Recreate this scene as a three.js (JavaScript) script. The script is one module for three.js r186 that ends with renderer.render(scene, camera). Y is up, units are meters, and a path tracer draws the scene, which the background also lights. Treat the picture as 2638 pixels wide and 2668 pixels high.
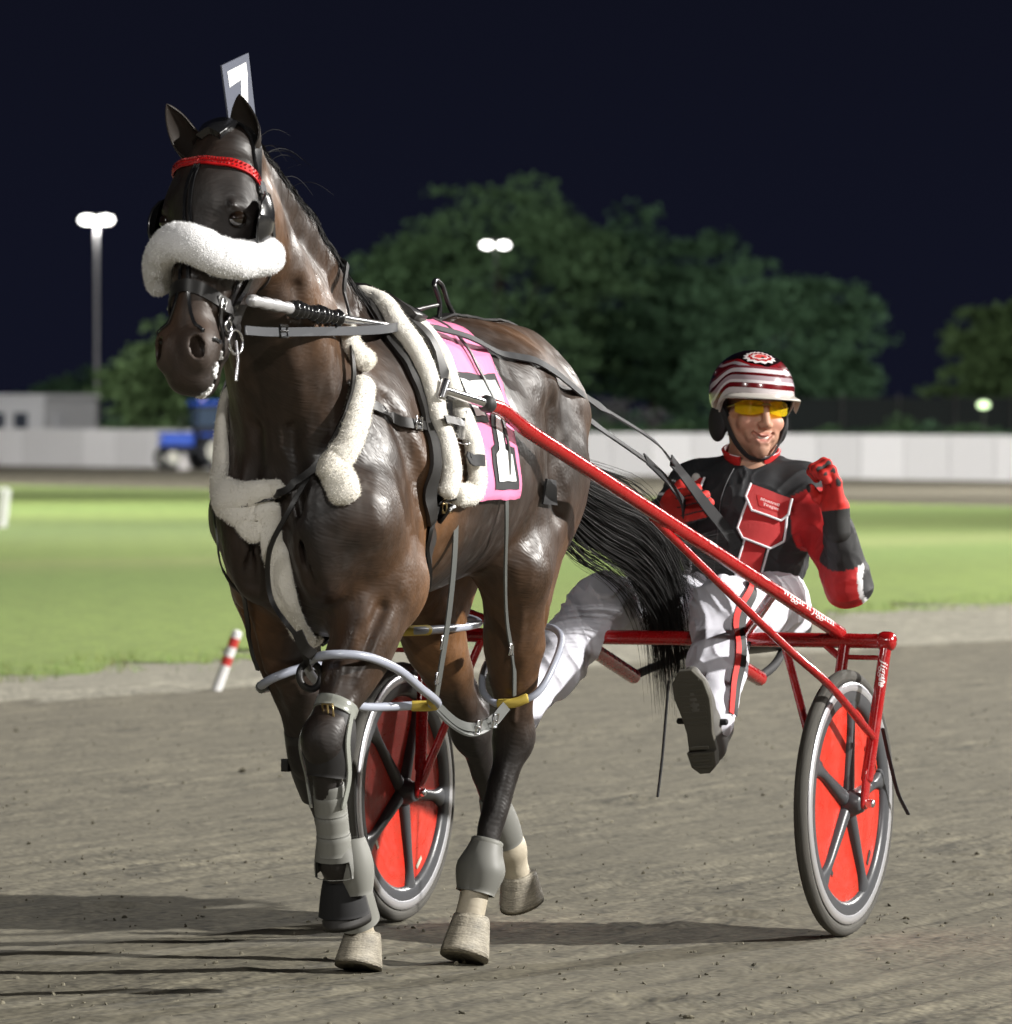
import * as THREE from 'three';
import { mergeGeometries } from 'three/addons/utils/BufferGeometryUtils.js';
import { ImprovedNoise } from 'three/addons/math/ImprovedNoise.js';

// ---------- camera, sky, exposure ----------
const scene = new THREE.Scene();
const camera = new THREE.PerspectiveCamera(8.888, 1012 / 1024, 0.5, 2000);
camera.position.set(0, 1.37, 17);
camera.rotation.order = 'YXZ';
camera.rotation.x = -0.01722;
camera.focus = 15.9;
camera.userData.fStop = 8.5;
const renderer = new THREE.WebGLRenderer({ antialias: true });
renderer.setSize(1012, 1024);
renderer.toneMapping = THREE.LinearToneMapping;
renderer.toneMappingExposure = 1.0;
renderer.shadowMap.enabled = true;
{ // night sky: deep navy, a little lighter towards the horizon (town glow)
  const w = 64, h = 128, data = new Float32Array(w * h * 4);
  for (let j = 0; j < h; j++) {
    const el = ((j + 0.5) / h - 0.5) * Math.PI, t = Math.exp(-Math.max(0, el) * 9);
    for (let i = 0; i < w; i++) {
      const o = (j * w + i) * 4;
      data[o] = 0.0036 + 0.0024 * t; data[o + 1] = 0.0041 + 0.0028 * t; data[o + 2] = 0.0078 + 0.0082 * t; data[o + 3] = 1;
    }
  }
  const sky = new THREE.DataTexture(data, w, h, THREE.RGBAFormat, THREE.FloatType);
  sky.mapping = THREE.EquirectangularReflectionMapping; sky.magFilter = THREE.LinearFilter; sky.minFilter = THREE.LinearFilter; sky.needsUpdate = true;
  scene.background = sky; scene.environment = sky;
}

// ---------- helpers ----------
let seed = 7;
const rnd = () => { seed = (seed + 0x6d2b79f5) | 0; let t = Math.imul(seed ^ (seed >>> 15), 1 | seed); t = (t + Math.imul(t ^ (t >>> 7), 61 | t)) ^ t; return ((t ^ (t >>> 14)) >>> 0) / 4294967296; };
const rr = (a, b) => a + (b - a) * rnd();
const perlin = new ImprovedNoise();
const nz = (x, y, z) => perlin.noise(x, y, z);
const fbm = (x, y, z, o = 4) => { let s = 0, a = 0.5; for (let i = 0; i < o; i++) { s += a * nz(x, y, z); x = x * 2.03 + 7.1; y = y * 2.03 + 3.7; z = z * 2.03 + 1.3; a *= 0.5; } return s; };
const clamp = (x, a = 0, b = 1) => Math.max(a, Math.min(b, x));
const sstep = (a, b, x) => { const t = clamp((x - a) / (b - a)); return t * t * (3 - 2 * t); };
const mix = (a, b, t) => a + (b - a) * t;
const V = (x, y, z) => new THREE.Vector3(x, y, z);
const v3 = (p) => (p.isVector3 ? p.clone() : new THREE.Vector3(p[0], p[1], p[2]));
// the rig frame: x = the horse's left, y up, z = the way it travels; its origin lies on the ground under the sulky axle
const TURN = THREE.MathUtils.degToRad(23), CT = Math.cos(TURN), ST = Math.sin(TURN), RX = 0.315;
const toWorld = (p) => { const q = v3(p); return V(RX + q.x * CT - q.z * ST, q.y, q.x * ST + q.z * CT); };
const names = new Map();
const numbered = (n) => { const k = names.get(n) || 0; names.set(n, k + 1); return k ? n + '_' + String(k).padStart(3, '0') : n; };
const baseOf = new WeakMap();
function tag(o, label, category, group, kind) { if (label) o.userData.label = label; if (category) o.userData.category = category; if (group) o.userData.group = group; if (kind) o.userData.kind = kind; return o; }
function rigThing(name, label, category, base, group) {   // a Group at the thing's base, turned with the rig
  const g = new THREE.Group(); g.name = numbered(name); g.position.copy(toWorld(base)); g.rotation.y = -TURN; scene.add(g);
  baseOf.set(g, v3(base)); return tag(g, label, category, group);
}
function thing(name, label, category, base, group) { const g = new THREE.Group(); g.name = numbered(name); g.position.set(...base); scene.add(g); baseOf.set(g, V(0, 0, 0)); return tag(g, label, category, group); }
function part(parent, name, geo, mat, label) {
  const b = baseOf.get(parent); const m = new THREE.Mesh(geo, mat); m.name = name; m.castShadow = m.receiveShadow = true;
  if (b.lengthSq()) geo.translate(-b.x, -b.y, -b.z);
  baseOf.set(m, b); parent.add(m); if (label) m.userData.label = label; return m;
}
function one(name, geo, mat, label, category, group) { const m = new THREE.Mesh(geo, mat); m.name = numbered(name); m.castShadow = m.receiveShadow = true; scene.add(m); return tag(m, label, category, group); }
function structure(name, geo, mat) { const m = one(name, geo, mat); m.userData.kind = 'structure'; return m; }
const std = (o) => new THREE.MeshStandardMaterial(o);
const phys = (o) => new THREE.MeshPhysicalMaterial(o);
const rgb = (r, g, b) => new THREE.Color().setRGB(r, g, b);
function makeGeo(pos, idx, nor, uv, col) {
  const g = new THREE.BufferGeometry();
  g.setAttribute('position', new THREE.Float32BufferAttribute(pos, 3));
  if (uv) g.setAttribute('uv', new THREE.Float32BufferAttribute(uv, 2));
  if (col) g.setAttribute('color', new THREE.Float32BufferAttribute(col, 3));
  if (idx) g.setIndex(idx);
  if (nor) g.setAttribute('normal', new THREE.Float32BufferAttribute(nor, 3)); else g.computeVertexNormals();
  return g;
}
const merge = (a) => { const keep = a.map((g) => { const q = g.index ? g.toNonIndexed() : g; for (const n of Object.keys(q.attributes)) if (!['position', 'normal', 'uv'].includes(n)) q.deleteAttribute(n); if (!q.attributes.uv) q.setAttribute('uv', new THREE.Float32BufferAttribute(new Float32Array(q.attributes.position.count * 2), 2)); return q; }); return mergeGeometries(keep); };
// a smooth curve through points
function curve(pts, n, closed = false) { return new THREE.CatmullRomCurve3(pts.map(v3), closed, 'centripetal').getPoints(n); }
// tube along points with a radius (number or function of 0..1), rounded caps
function tube(pts, rad, sides = 10, closed = false, cap = true, flat = 1) {
  const P = pts.map(v3), n = P.length, R = typeof rad === 'function' ? rad : () => rad, pos = [], nor = [], uv = [], idx = [];
  const T = P.map((p, i) => { const a = closed ? P[(i + n - 1) % n] : P[Math.max(0, i - 1)], b = closed ? P[(i + 1) % n] : P[Math.min(n - 1, i + 1)]; return b.clone().sub(a).normalize(); });
  let N = Math.abs(T[0].y) < 0.9 ? V(0, 1, 0) : V(1, 0, 0); N.sub(T[0].clone().multiplyScalar(N.dot(T[0]))).normalize();
  const rings = []; let len = 0;
  for (let i = 0; i < n; i++) {
    N = N.clone().sub(T[i].clone().multiplyScalar(N.dot(T[i]))).normalize();
    const B = T[i].clone().cross(N); if (i) len += P[i].distanceTo(P[i - 1]);
    rings.push([P[i], N, B, R(n > 1 ? i / (n - 1) : 0), len, T[i]]);
  }
  if (cap && !closed) {
    const mk = (r, s) => { const out = []; for (let k = 1; k <= 3; k++) { const a = (k / 3) * Math.PI / 2; out.push([r[0].clone().addScaledVector(r[5], s * r[3] * Math.sin(a) * 0.6), r[1], r[2], r[3] * Math.max(0.02, Math.cos(a)), r[4], r[5]]); } return out; };
    const a = mk(rings[0], -1).reverse(), b = mk(rings[n - 1], 1); rings.unshift(...a); rings.push(...b);
  }
  for (const [p, N1, B1, r, l] of rings) for (let j = 0; j <= sides; j++) {
    const a = (j / sides) * 2 * Math.PI, d = N1.clone().multiplyScalar(Math.cos(a) * flat).addScaledVector(B1, Math.sin(a)), q = p.clone().addScaledVector(d, r);
    pos.push(q.x, q.y, q.z); uv.push(l, (j / sides) * 2 * Math.PI * r);
  }
  const m = rings.length, lim = closed ? m : m - 1;
  for (let i = 0; i < lim; i++) for (let j = 0; j < sides; j++) { const a = i * (sides + 1) + j, b = ((i + 1) % m) * (sides + 1) + j; idx.push(a, b + 1, b, a, a + 1, b + 1); }
  const g = makeGeo(pos, idx, null, uv);
  // weld normals on the seam
  const nn = g.attributes.normal; for (let i = 0; i < m; i++) { const a = i * (sides + 1), b = a + sides, x = nn.getX(a) + nn.getX(b), y = nn.getY(a) + nn.getY(b), z = nn.getZ(a) + nn.getZ(b), l = Math.hypot(x, y, z) || 1; nn.setXYZ(a, x / l, y / l, z / l); nn.setXYZ(b, x / l, y / l, z / l); }
  return g;
}
// flat strap with a box section: points, normals at the points, width, thickness
function ribbon(P, N, w, th, closed = false) {
  const n = P.length, pos = [], idx = [], uv = []; let len = 0;
  const W = typeof w === 'function' ? w : () => w;
  for (let i = 0; i < n; i++) {
    const a = closed ? P[(i + n - 1) % n] : P[Math.max(0, i - 1)], b = closed ? P[(i + 1) % n] : P[Math.min(n - 1, i + 1)], t = b.clone().sub(a).normalize();
    const nn = N[i].clone().sub(t.clone().multiplyScalar(N[i].dot(t))).normalize(), s = t.clone().cross(nn), hw = W(i / Math.max(1, n - 1)) / 2; if (i) len += P[i].distanceTo(P[i - 1]);
    const c = [[-hw, -th / 2], [-hw * 0.96, th / 2], [hw * 0.96, th / 2], [hw, -th / 2]];
    for (let k = 0; k < 4; k++) for (let d = 0; d < 2; d++) { const q = P[i].clone().addScaledVector(s, c[k][0]).addScaledVector(nn, c[k][1]); pos.push(q.x, q.y, q.z); uv.push(len, c[k][0] + c[k][1]); }
  }
  const lim = closed ? n : n - 1;
  for (let i = 0; i < lim; i++) { const o = i * 8, q = ((i + 1) % n) * 8; for (let k = 0; k < 4; k++) { const a = o + k * 2 + 1, b = o + ((k + 1) % 4) * 2, c = q + k * 2 + 1, d = q + ((k + 1) % 4) * 2; idx.push(a, b, d, a, d, c); } }
  if (!closed) { const e = (n - 1) * 8; idx.push(0, 4, 2, 0, 6, 4, e, e + 2, e + 4, e, e + 4, e + 6); }
  return makeGeo(pos, idx, null, uv);
}
// rounded box given centre, size, bevel
function rbox(cx, cy, cz, sx, sy, sz, bev = 0.004) {
  bev = Math.min(bev, sx / 2.2, sy / 2.2, sz / 2.2);
  const s = new THREE.Shape(), a = sx / 2 - bev, b = sy / 2 - bev; s.moveTo(-a, -b); s.lineTo(a, -b); s.lineTo(a, b); s.lineTo(-a, b); s.closePath();
  const g = new THREE.ExtrudeGeometry(s, { depth: sz - 2 * bev, bevelEnabled: true, bevelSize: bev, bevelThickness: bev, bevelSegments: 2 }); g.translate(cx, cy, cz - sz / 2 + bev); return g;
}
// orient a geometry built along +y so that it runs from a to b
function between(geo, a, b) { const A = v3(a), B = v3(b), d = B.clone().sub(A); const m = new THREE.Matrix4().compose(A, new THREE.Quaternion().setFromUnitVectors(V(0, 1, 0), d.clone().normalize()), V(1, 1, 1)); return geo.applyMatrix4(m); }
function place(geo, at, xAxis, yAxis) { const X = v3(xAxis).normalize(), Z = X.clone().cross(v3(yAxis)).normalize(), Y = Z.clone().cross(X), m = new THREE.Matrix4().makeBasis(X, Y, Z); m.setPosition(v3(at)); return geo.applyMatrix4(m); }

// ---------- smooth solid modelling: distance fields meshed with surface nets ----------
const smin = (a, b, k) => { const h = Math.max(k - Math.abs(a - b), 0); return Math.min(a, b) - (h * h) / (k * 4 || 1); };
function cone(a, b, r1, r2, k = 0.05) { // tapered capsule
  const [ax, ay, az] = a, bx = b[0] - ax, by = b[1] - ay, bz = b[2] - az, l2 = bx * bx + by * by + bz * bz, rd = r1 - r2, a2 = l2 - rd * rd, il2 = 1 / l2;
  const f = (x, y, z) => {
    const px = x - ax, py = y - ay, pz = z - az, yy = px * bx + py * by + pz * bz, zz = yy - l2;
    const qx = px * l2 - bx * yy, qy = py * l2 - by * yy, qz = pz * l2 - bz * yy, x2 = qx * qx + qy * qy + qz * qz, y2 = yy * yy * l2, z2 = zz * zz * l2, kk = Math.sign(rd) * rd * rd * x2;
    if (Math.sign(zz) * a2 * z2 > kk) return Math.sqrt(x2 + z2) * il2 - r2;
    if (Math.sign(yy) * a2 * y2 < kk) return Math.sqrt(x2 + y2) * il2 - r1;
    return (Math.sqrt(x2 * a2 * il2) + yy * rd) * il2 - r1;
  };
  return { f, k, c: [ax + bx / 2, ay + by / 2, az + bz / 2], R: Math.sqrt(l2) / 2 + Math.max(r1, r2), s: 1 };
}
function ball(c, r, k = 0.05, rot) { // ellipsoid; rot = THREE.Euler
  const [cx, cy, cz] = c, [rx, ry, rz] = Array.isArray(r) ? r : [r, r, r]; let m = null;
  if (rot) m = new THREE.Matrix4().makeRotationFromEuler(rot).invert().elements;
  const f = (x, y, z) => {
    let px = x - cx, py = y - cy, pz = z - cz;
    if (m) { const a = m[0] * px + m[4] * py + m[8] * pz, b = m[1] * px + m[5] * py + m[9] * pz, c2 = m[2] * px + m[6] * py + m[10] * pz; px = a; py = b; pz = c2; }
    const ux = px / rx, uy = py / ry, uz = pz / rz, k0 = Math.sqrt(ux * ux + uy * uy + uz * uz), k1 = Math.sqrt(ux * ux / (rx * rx) + uy * uy / (ry * ry) + uz * uz / (rz * rz));
    return k1 < 1e-9 ? -Math.min(rx, ry, rz) : k0 * (k0 - 1) / k1;
  };
  return { f, k, c, R: Math.max(rx, ry, rz), s: 1 };
}
const cluster = (prims, k) => { let c = [0, 0, 0]; for (const p of prims) c = [c[0] + p.c[0] / prims.length, c[1] + p.c[1] / prims.length, c[2] + p.c[2] / prims.length]; return { f: (x, y, z) => evalPrims(prims, x, y, z), k, c, R: Math.max(...prims.map((p) => Math.sqrt((p.c[0] - c[0]) ** 2 + (p.c[1] - c[1]) ** 2 + (p.c[2] - c[2]) ** 2) + p.R)), s: 1 }; };
const cut = (p) => ({ ...p, s: -1 });
const inFrame = (M, prims) => { // prims given in a frame M (Matrix4, rigid) become prims in the rig
  const inv = M.clone().invert().elements, m = M.elements;
  return prims.map((p) => ({ ...p, c: [m[0] * p.c[0] + m[4] * p.c[1] + m[8] * p.c[2] + m[12], m[1] * p.c[0] + m[5] * p.c[1] + m[9] * p.c[2] + m[13], m[2] * p.c[0] + m[6] * p.c[1] + m[10] * p.c[2] + m[14]],
    f: (x, y, z) => p.f(inv[0] * x + inv[4] * y + inv[8] * z + inv[12], inv[1] * x + inv[5] * y + inv[9] * z + inv[13], inv[2] * x + inv[6] * y + inv[10] * z + inv[14]) }));
};
const evalPrims = (prims, x, y, z) => {
  let d = 1e3;
  for (let i = 0; i < prims.length; i++) {
    const p = prims[i], a = x - p.c[0], b = y - p.c[1], c = z - p.c[2], lb = Math.sqrt(a * a + b * b + c * c) - p.R;
    if (p.s > 0) { if (lb > d + p.k) continue; d = smin(d, p.f(x, y, z), p.k); }
    else { if (-lb < d - p.k) continue; d = -smin(-d, p.f(x, y, z), p.k); }
  }
  return d;
};
function field(prims) {
  const f = (x, y, z) => evalPrims(prims, x, y, z);
  f.near = (x, y, z, R) => { // the same field for points within R of a point, with only the solids that matter there
    const d0 = f(x, y, z), keep = prims.filter((p) => Math.sqrt((x - p.c[0]) ** 2 + (y - p.c[1]) ** 2 + (z - p.c[2]) ** 2) - p.R < Math.abs(d0) + p.k + 2.6 * R + 0.03);
    return (a, b, c) => evalPrims(keep, a, b, c);
  };
  return f;
}
const grad = (f, p, e = 0.002) => V(f(p.x + e, p.y, p.z) - f(p.x - e, p.y, p.z), f(p.x, p.y + e, p.z) - f(p.x, p.y - e, p.z), f(p.x, p.y, p.z + e) - f(p.x, p.y, p.z - e)).normalize();
function snap(f, p, off = 0) { const q = v3(p); for (let i = 0; i < 8; i++) { const d = f(q.x, q.y, q.z) - off; if (Math.abs(d) < 1e-4) break; q.addScaledVector(grad(f, q), -d * 0.9); } return q; }
function meshField(f, lo, hi, cell, colour, uvOf) {
  const n = [0, 1, 2].map((i) => Math.ceil((hi[i] - lo[i]) / cell) + 1), [nx, ny, nz_] = n, B = 6, val = new Float32Array(nx * ny * nz_), at = (i, j, k) => (k * ny + j) * nx + i;
  const nbx = Math.ceil(nx / B), nby = Math.ceil(ny / B), blocks = new Map(), reach = B * cell * 0.5 * 1.74 * 1.35 + cell;
  for (let k0 = 0; k0 < nz_; k0 += B) for (let j0 = 0; j0 < ny; j0 += B) for (let i0 = 0; i0 < nx; i0 += B) {
    const d0 = f(lo[0] + (i0 + B / 2) * cell, lo[1] + (j0 + B / 2) * cell, lo[2] + (k0 + B / 2) * cell), far = Math.abs(d0) > reach, bi = ((k0 / B) * nby + j0 / B) * nbx + i0 / B;
    const g = far ? null : (f.near ? f.near(lo[0] + (i0 + B / 2) * cell, lo[1] + (j0 + B / 2) * cell, lo[2] + (k0 + B / 2) * cell, B * cell) : f); if (g) blocks.set(bi, g);
    for (let k = k0; k < Math.min(nz_, k0 + B); k++) for (let j = j0; j < Math.min(ny, j0 + B); j++) for (let i = i0; i < Math.min(nx, i0 + B); i++) val[at(i, j, k)] = far ? d0 : g(lo[0] + i * cell, lo[1] + j * cell, lo[2] + k * cell);
  }
  const vid = new Int32Array(nx * ny * nz_).fill(-1), pos = [], own = [];
  for (let k = 0; k < nz_ - 1; k++) for (let j = 0; j < ny - 1; j++) for (let i = 0; i < nx - 1; i++) {
    const o0 = at(i, j, k), s0 = val[o0] < 0;
    if (s0 === (val[o0 + 1] < 0) && s0 === (val[o0 + nx] < 0) && s0 === (val[o0 + nx + 1] < 0)) { const o1 = o0 + nx * ny; if (s0 === (val[o1] < 0) && s0 === (val[o1 + 1] < 0) && s0 === (val[o1 + nx] < 0) && s0 === (val[o1 + nx + 1] < 0)) continue; }
    const c = [val[at(i, j, k)], val[at(i + 1, j, k)], val[at(i, j + 1, k)], val[at(i + 1, j + 1, k)], val[at(i, j, k + 1)], val[at(i + 1, j, k + 1)], val[at(i, j + 1, k + 1)], val[at(i + 1, j + 1, k + 1)]];
    let neg = 0; for (const v of c) if (v < 0) neg++;
    if (neg === 0 || neg === 8) continue;
    let sx = 0, sy = 0, sz = 0, m = 0;
    const e = (a, b) => { if ((c[a] < 0) === (c[b] < 0)) return; const t = c[a] / (c[a] - c[b]); sx += mix(a & 1, b & 1, t); sy += mix((a >> 1) & 1, (b >> 1) & 1, t); sz += mix((a >> 2) & 1, (b >> 2) & 1, t); m++; };
    e(0, 1); e(2, 3); e(4, 5); e(6, 7); e(0, 2); e(1, 3); e(4, 6); e(5, 7); e(0, 4); e(1, 5); e(2, 6); e(3, 7);
    vid[at(i, j, k)] = pos.length / 3; own.push((Math.floor(k / B) * nby + Math.floor(j / B)) * nbx + Math.floor(i / B)); pos.push(lo[0] + (i + sx / m) * cell, lo[1] + (j + sy / m) * cell, lo[2] + (k + sz / m) * cell);
  }
  const idx = [];
  const quad = (a, b, c, d, flip) => { if (a < 0 || b < 0 || c < 0 || d < 0) return; if (flip) idx.push(a, c, b, b, c, d); else idx.push(a, b, c, b, d, c); };
  for (let k = 1; k < nz_ - 1; k++) for (let j = 1; j < ny - 1; j++) for (let i = 1; i < nx - 1; i++) {
    const s = val[at(i, j, k)] < 0;
    if (s !== (val[at(i + 1, j, k)] < 0)) quad(vid[at(i, j - 1, k - 1)], vid[at(i, j, k - 1)], vid[at(i, j - 1, k)], vid[at(i, j, k)], !s);
    if (s !== (val[at(i, j + 1, k)] < 0)) quad(vid[at(i - 1, j, k - 1)], vid[at(i, j, k - 1)], vid[at(i - 1, j, k)], vid[at(i, j, k)], s);
    if (s !== (val[at(i, j, k + 1)] < 0)) quad(vid[at(i - 1, j - 1, k)], vid[at(i, j - 1, k)], vid[at(i - 1, j, k)], vid[at(i, j, k)], !s);
  }
  const N = pos.length / 3, nor = new Float32Array(N * 3), uv = new Float32Array(N * 2), col = colour ? new Float32Array(N * 3) : null, e = cell * 0.6, tmp = [0, 0, 0];
  for (let q = 0; q < N; q++) {
    const x = pos[q * 3], y = pos[q * 3 + 1], z = pos[q * 3 + 2];
    const g = blocks.get(own[q]) || f; let gx = g(x + e, y, z) - g(x - e, y, z), gy = g(x, y + e, z) - g(x, y - e, z), gz = g(x, y, z + e) - g(x, y, z - e); const l = Math.sqrt(gx * gx + gy * gy + gz * gz) || 1; gx /= l; gy /= l; gz /= l;
    nor[q * 3] = gx; nor[q * 3 + 1] = gy; nor[q * 3 + 2] = gz;
    if (uvOf) { const t = uvOf(x, y, z); uv[q * 2] = t[0]; uv[q * 2 + 1] = t[1]; } else { uv[q * 2] = z + x * 0.7; uv[q * 2 + 1] = y + x * 0.3; }
    if (col) { colour(x, y, z, tmp, gx, gy, gz); col[q * 3] = tmp[0]; col[q * 3 + 1] = tmp[1]; col[q * 3 + 2] = tmp[2]; }
  }
  return makeGeo(pos, idx, nor, uv, col);
}
// grey-scale noise textures (fine relief and grain)
function noiseTexture(size, fn, repeat = 1, colour = false) {
  const d = new Uint8Array(size * size * 4);
  for (let j = 0; j < size; j++) for (let i = 0; i < size; i++) { const c = fn(i / size, j / size), o = (j * size + i) * 4; if (Array.isArray(c)) { for (let k = 0; k < 3; k++) d[o + k] = clamp(c[k]) * 255; } else d[o] = d[o + 1] = d[o + 2] = clamp(c) * 255; d[o + 3] = 255; }
  const t = new THREE.DataTexture(d, size, size); t.wrapS = t.wrapT = THREE.RepeatWrapping; t.magFilter = THREE.LinearFilter; t.minFilter = THREE.LinearMipmapLinearFilter; t.generateMipmaps = true; t.repeat.set(repeat, repeat); if (colour) t.colorSpace = THREE.SRGBColorSpace; t.needsUpdate = true; return t;
}
// noise that tiles over 0..1
const tileNoise = (u, v, n, m = n, z = 0) => { const f = (a, b) => nz(a * n, b * m, z); const bu = u, bv = v; return f(u, v) * (1 - bu) * (1 - bv) + f(u - 1, v) * bu * (1 - bv) + f(u, v - 1) * (1 - bu) * bv + f(u - 1, v - 1) * bu * bv; };
// ---------- floodlight masts: the light of the place, and some added ----------
const poleMat = std({ color: rgb(0.32, 0.32, 0.33), metalness: 0.5, roughness: 0.5 }), lampGlass = new THREE.MeshStandardMaterial({ color: 0x222222, emissive: new THREE.Color(1, 0.98, 0.94), emissiveIntensity: 14 });
function mast(label, x, z, h, aim, candela, warm = [1, 0.97, 0.92], cone_ = 1.2, soft = 35) {
  const y0 = groundY(x, z), g = thing('floodlight_mast', label, 'floodlight', [x, y0, z], 'floodlight masts round the track');
  const dir = V(aim[0] - x, aim[1] - (y0 + h), aim[2] - z).normalize(), side = V(-dir.z, 0, dir.x).normalize(), up = side.clone().cross(dir);
  part(g, 'pole', tube([[0, 0, 0], [0, h * 0.5, 0], [0, h + 0.4, 0]], (t) => mix(0.24, 0.12, t), 14), poleMat);
  part(g, 'crossarm', merge([-0.55, 0.55].map((dy) => { const a = side.clone().multiplyScalar(1.6), c = V(0, h + dy, 0).addScaledVector(dir, 0.16); return tube([c.clone().sub(a), c.clone().add(a)], 0.05, 8); })), poleMat);
  for (let i = 0; i < 4; i++) for (const dy of [-0.55, 0.55]) {
    const c = V(0, h + dy, 0).addScaledVector(side, -1.35 + i * 0.9).addScaledVector(dir, 0.35), f = new THREE.CylinderGeometry(0.30, 0.16, 0.32, 18); f.rotateX(Math.PI / 2);
    const M = new THREE.Matrix4().makeBasis(side, up, dir); M.setPosition(c); const hd = part(g, 'lamp_head', f.applyMatrix4(M), poleMat); const l = new THREE.CircleGeometry(0.27, 18).applyMatrix4(new THREE.Matrix4().makeBasis(side, up, dir)); l.translate(...c.clone().addScaledVector(dir, 0.165).toArray()); part(hd, 'lamp_glass', l, lampGlass);
  }
  const s = new THREE.SpotLight(rgb(...warm), candela, 0, cone_, 0.5, 2); s.position.set(x + dir.x * 0.9, y0 + h + dir.y * 0.9, z + dir.z * 0.9); s.target.position.set(...aim); s.castShadow = true; s.shadow.mapSize.set(2048, 2048); s.shadow.radius = soft; s.shadow.camera.near = 2; s.shadow.camera.far = 400; scene.add(s, s.target); s.name = 'floodlight_beam'; s.target.name = 'floodlight_aim';
}
const groundY = (x, z) => (z > -28 ? 0 : Math.max(-1.3, -1.3 * (-28 - z) / 162));
mast('floodlight mast standing to the right of the track, lighting horse and sulky', 53, 9.5, 26, [0, 0.8, 0.5], 23000);
mast('floodlight mast standing left in front of the horse', -27, 40, 22, [0, 1, 0], 950);
mast('floodlight mast standing behind the photographer', 16, 62, 26, [0, 1, 0], 3000);
mast('floodlight mast over the right of the infield', 42, -48, 26, [-1, 0, -36], 17000, undefined, 0.72);
mast('floodlight mast over the left of the infield', -40, -92, 26, [0, 0, -84], 20000, undefined, 0.75);
mast('added floodlight mast half way down the right of the infield, evening out its light', 46, -114, 26, [-8, -1, -126], 15000, undefined, 0.9);  // unseen mast added to fill a dark gap between the infield beams
mast('floodlight mast by the right end of the far wall', 38, -150, 26, [0, -1, -178], 12500, undefined, 1.3);
mast('floodlight mast by the left end of the far wall', -44, -176, 26, [-8, -1, -195], 12500, undefined, 1.3);
mast('added floodlight mast right of the trees, brightening their crowns', 78, -285, 18, [14, 5, -332], 10000, undefined, 0.8);  // added out of view to lift the trees from the right
mast('added floodlight mast left of the trees, brightening their crowns', -62, -270, 18, [-2, 5, -330], 10000, undefined, 0.8);  // its added counterpart, brightening the trees from the left
// ---------- ground ----------
const dirtTile = (seedZ) => noiseTexture(512, (u, v) => { const a = tileNoise(u, v, 34, 34, seedZ), b = tileNoise(u, v, 80, 80, seedZ + 5), c = tileNoise(u, v, 9, 22, seedZ + 9); return 0.5 + 0.34 * a + 0.26 * b + 0.3 * c; });
const dirtBump = dirtTile(1), dirtColour = noiseTexture(1024, (u, v) => {
  const a = tileNoise(u, v, 7, 34, 2), b = tileNoise(u, v, 40, 76, 4), c = tileNoise(u, v, 110, 190, 8), d = tileNoise(u, v, 3, 7, 11), cl = Math.max(0, tileNoise(u, v, 30, 52, 21) - 0.18) * 2.6, st = Math.max(0, tileNoise(u, v, 60, 90, 31) - 0.3) * 1.6;
  const k = 0.412 + 0.12 * a + 0.10 * b + 0.09 * c + 0.07 * d - 0.15 * cl + 0.10 * st; return [k * 1.0, k * 0.955 , k * 0.815];
}, 1, true);
// sheets that follow the fall of the land; a polygon in x, z is filled with a grid
function sheet(inside, x0, x1, z0, z1, dx, dz, lift, scale, colour) {
  const nx = Math.round((x1 - x0) / dx), nz_ = Math.round((z1 - z0) / dz), pos = [], uv = [], idx = [], col = [], map = new Map();
  const vert = (i, j) => { const key = i * 100000 + j; if (map.has(key)) return map.get(key); const x = x0 + i * dx, z = z0 + j * dz, id = pos.length / 3; pos.push(x, groundY(x, z) + lift(x, z), z); const al = x * -0.39 + z * 0.92, cr = x * 0.92 + z * 0.39; uv.push(al * scale, cr * scale); if (colour) col.push(...colour(x, z)); map.set(key, id); return id; };
  for (let i = 0; i < nx; i++) for (let j = 0; j < nz_; j++) { if (!inside(x0 + (i + 0.5) * dx, z0 + (j + 0.5) * dz)) continue; const a = vert(i, j), b = vert(i + 1, j), c = vert(i, j + 1), d = vert(i + 1, j + 1); idx.push(a, c, b, b, c, d); }
  return makeGeo(pos, idx, null, uv, colour ? col : null);
}
const sideOf = (ax, az, bx, bz) => (x, z) => (bx - ax) * (z - az) - (bz - az) * (x - ax);   // > 0 on one side of the line a-b
const nearEdge = sideOf(-2.39, -14.06, 3.25, -25.8), stripEdge = sideOf(-2.26, -12.45, 2.83, -20.17), farEdge = sideOf(-14.7, -174, 8.7, -98), len1 = Math.hypot(5.64, 11.74), len2 = Math.hypot(5.09, 7.72), len3 = Math.hypot(23.4, 76);
const edgeD = (x, z) => -nearEdge(x, z) / len1, stripD = (x, z) => -stripEdge(x, z) / len2, farD = (x, z) => farEdge(x, z) / len3;   // metres beyond each edge
const trackMat = std({ map: dirtColour.clone(), bumpMap: dirtBump.clone(), bumpScale: 0.010, roughness: 0.95 });
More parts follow.
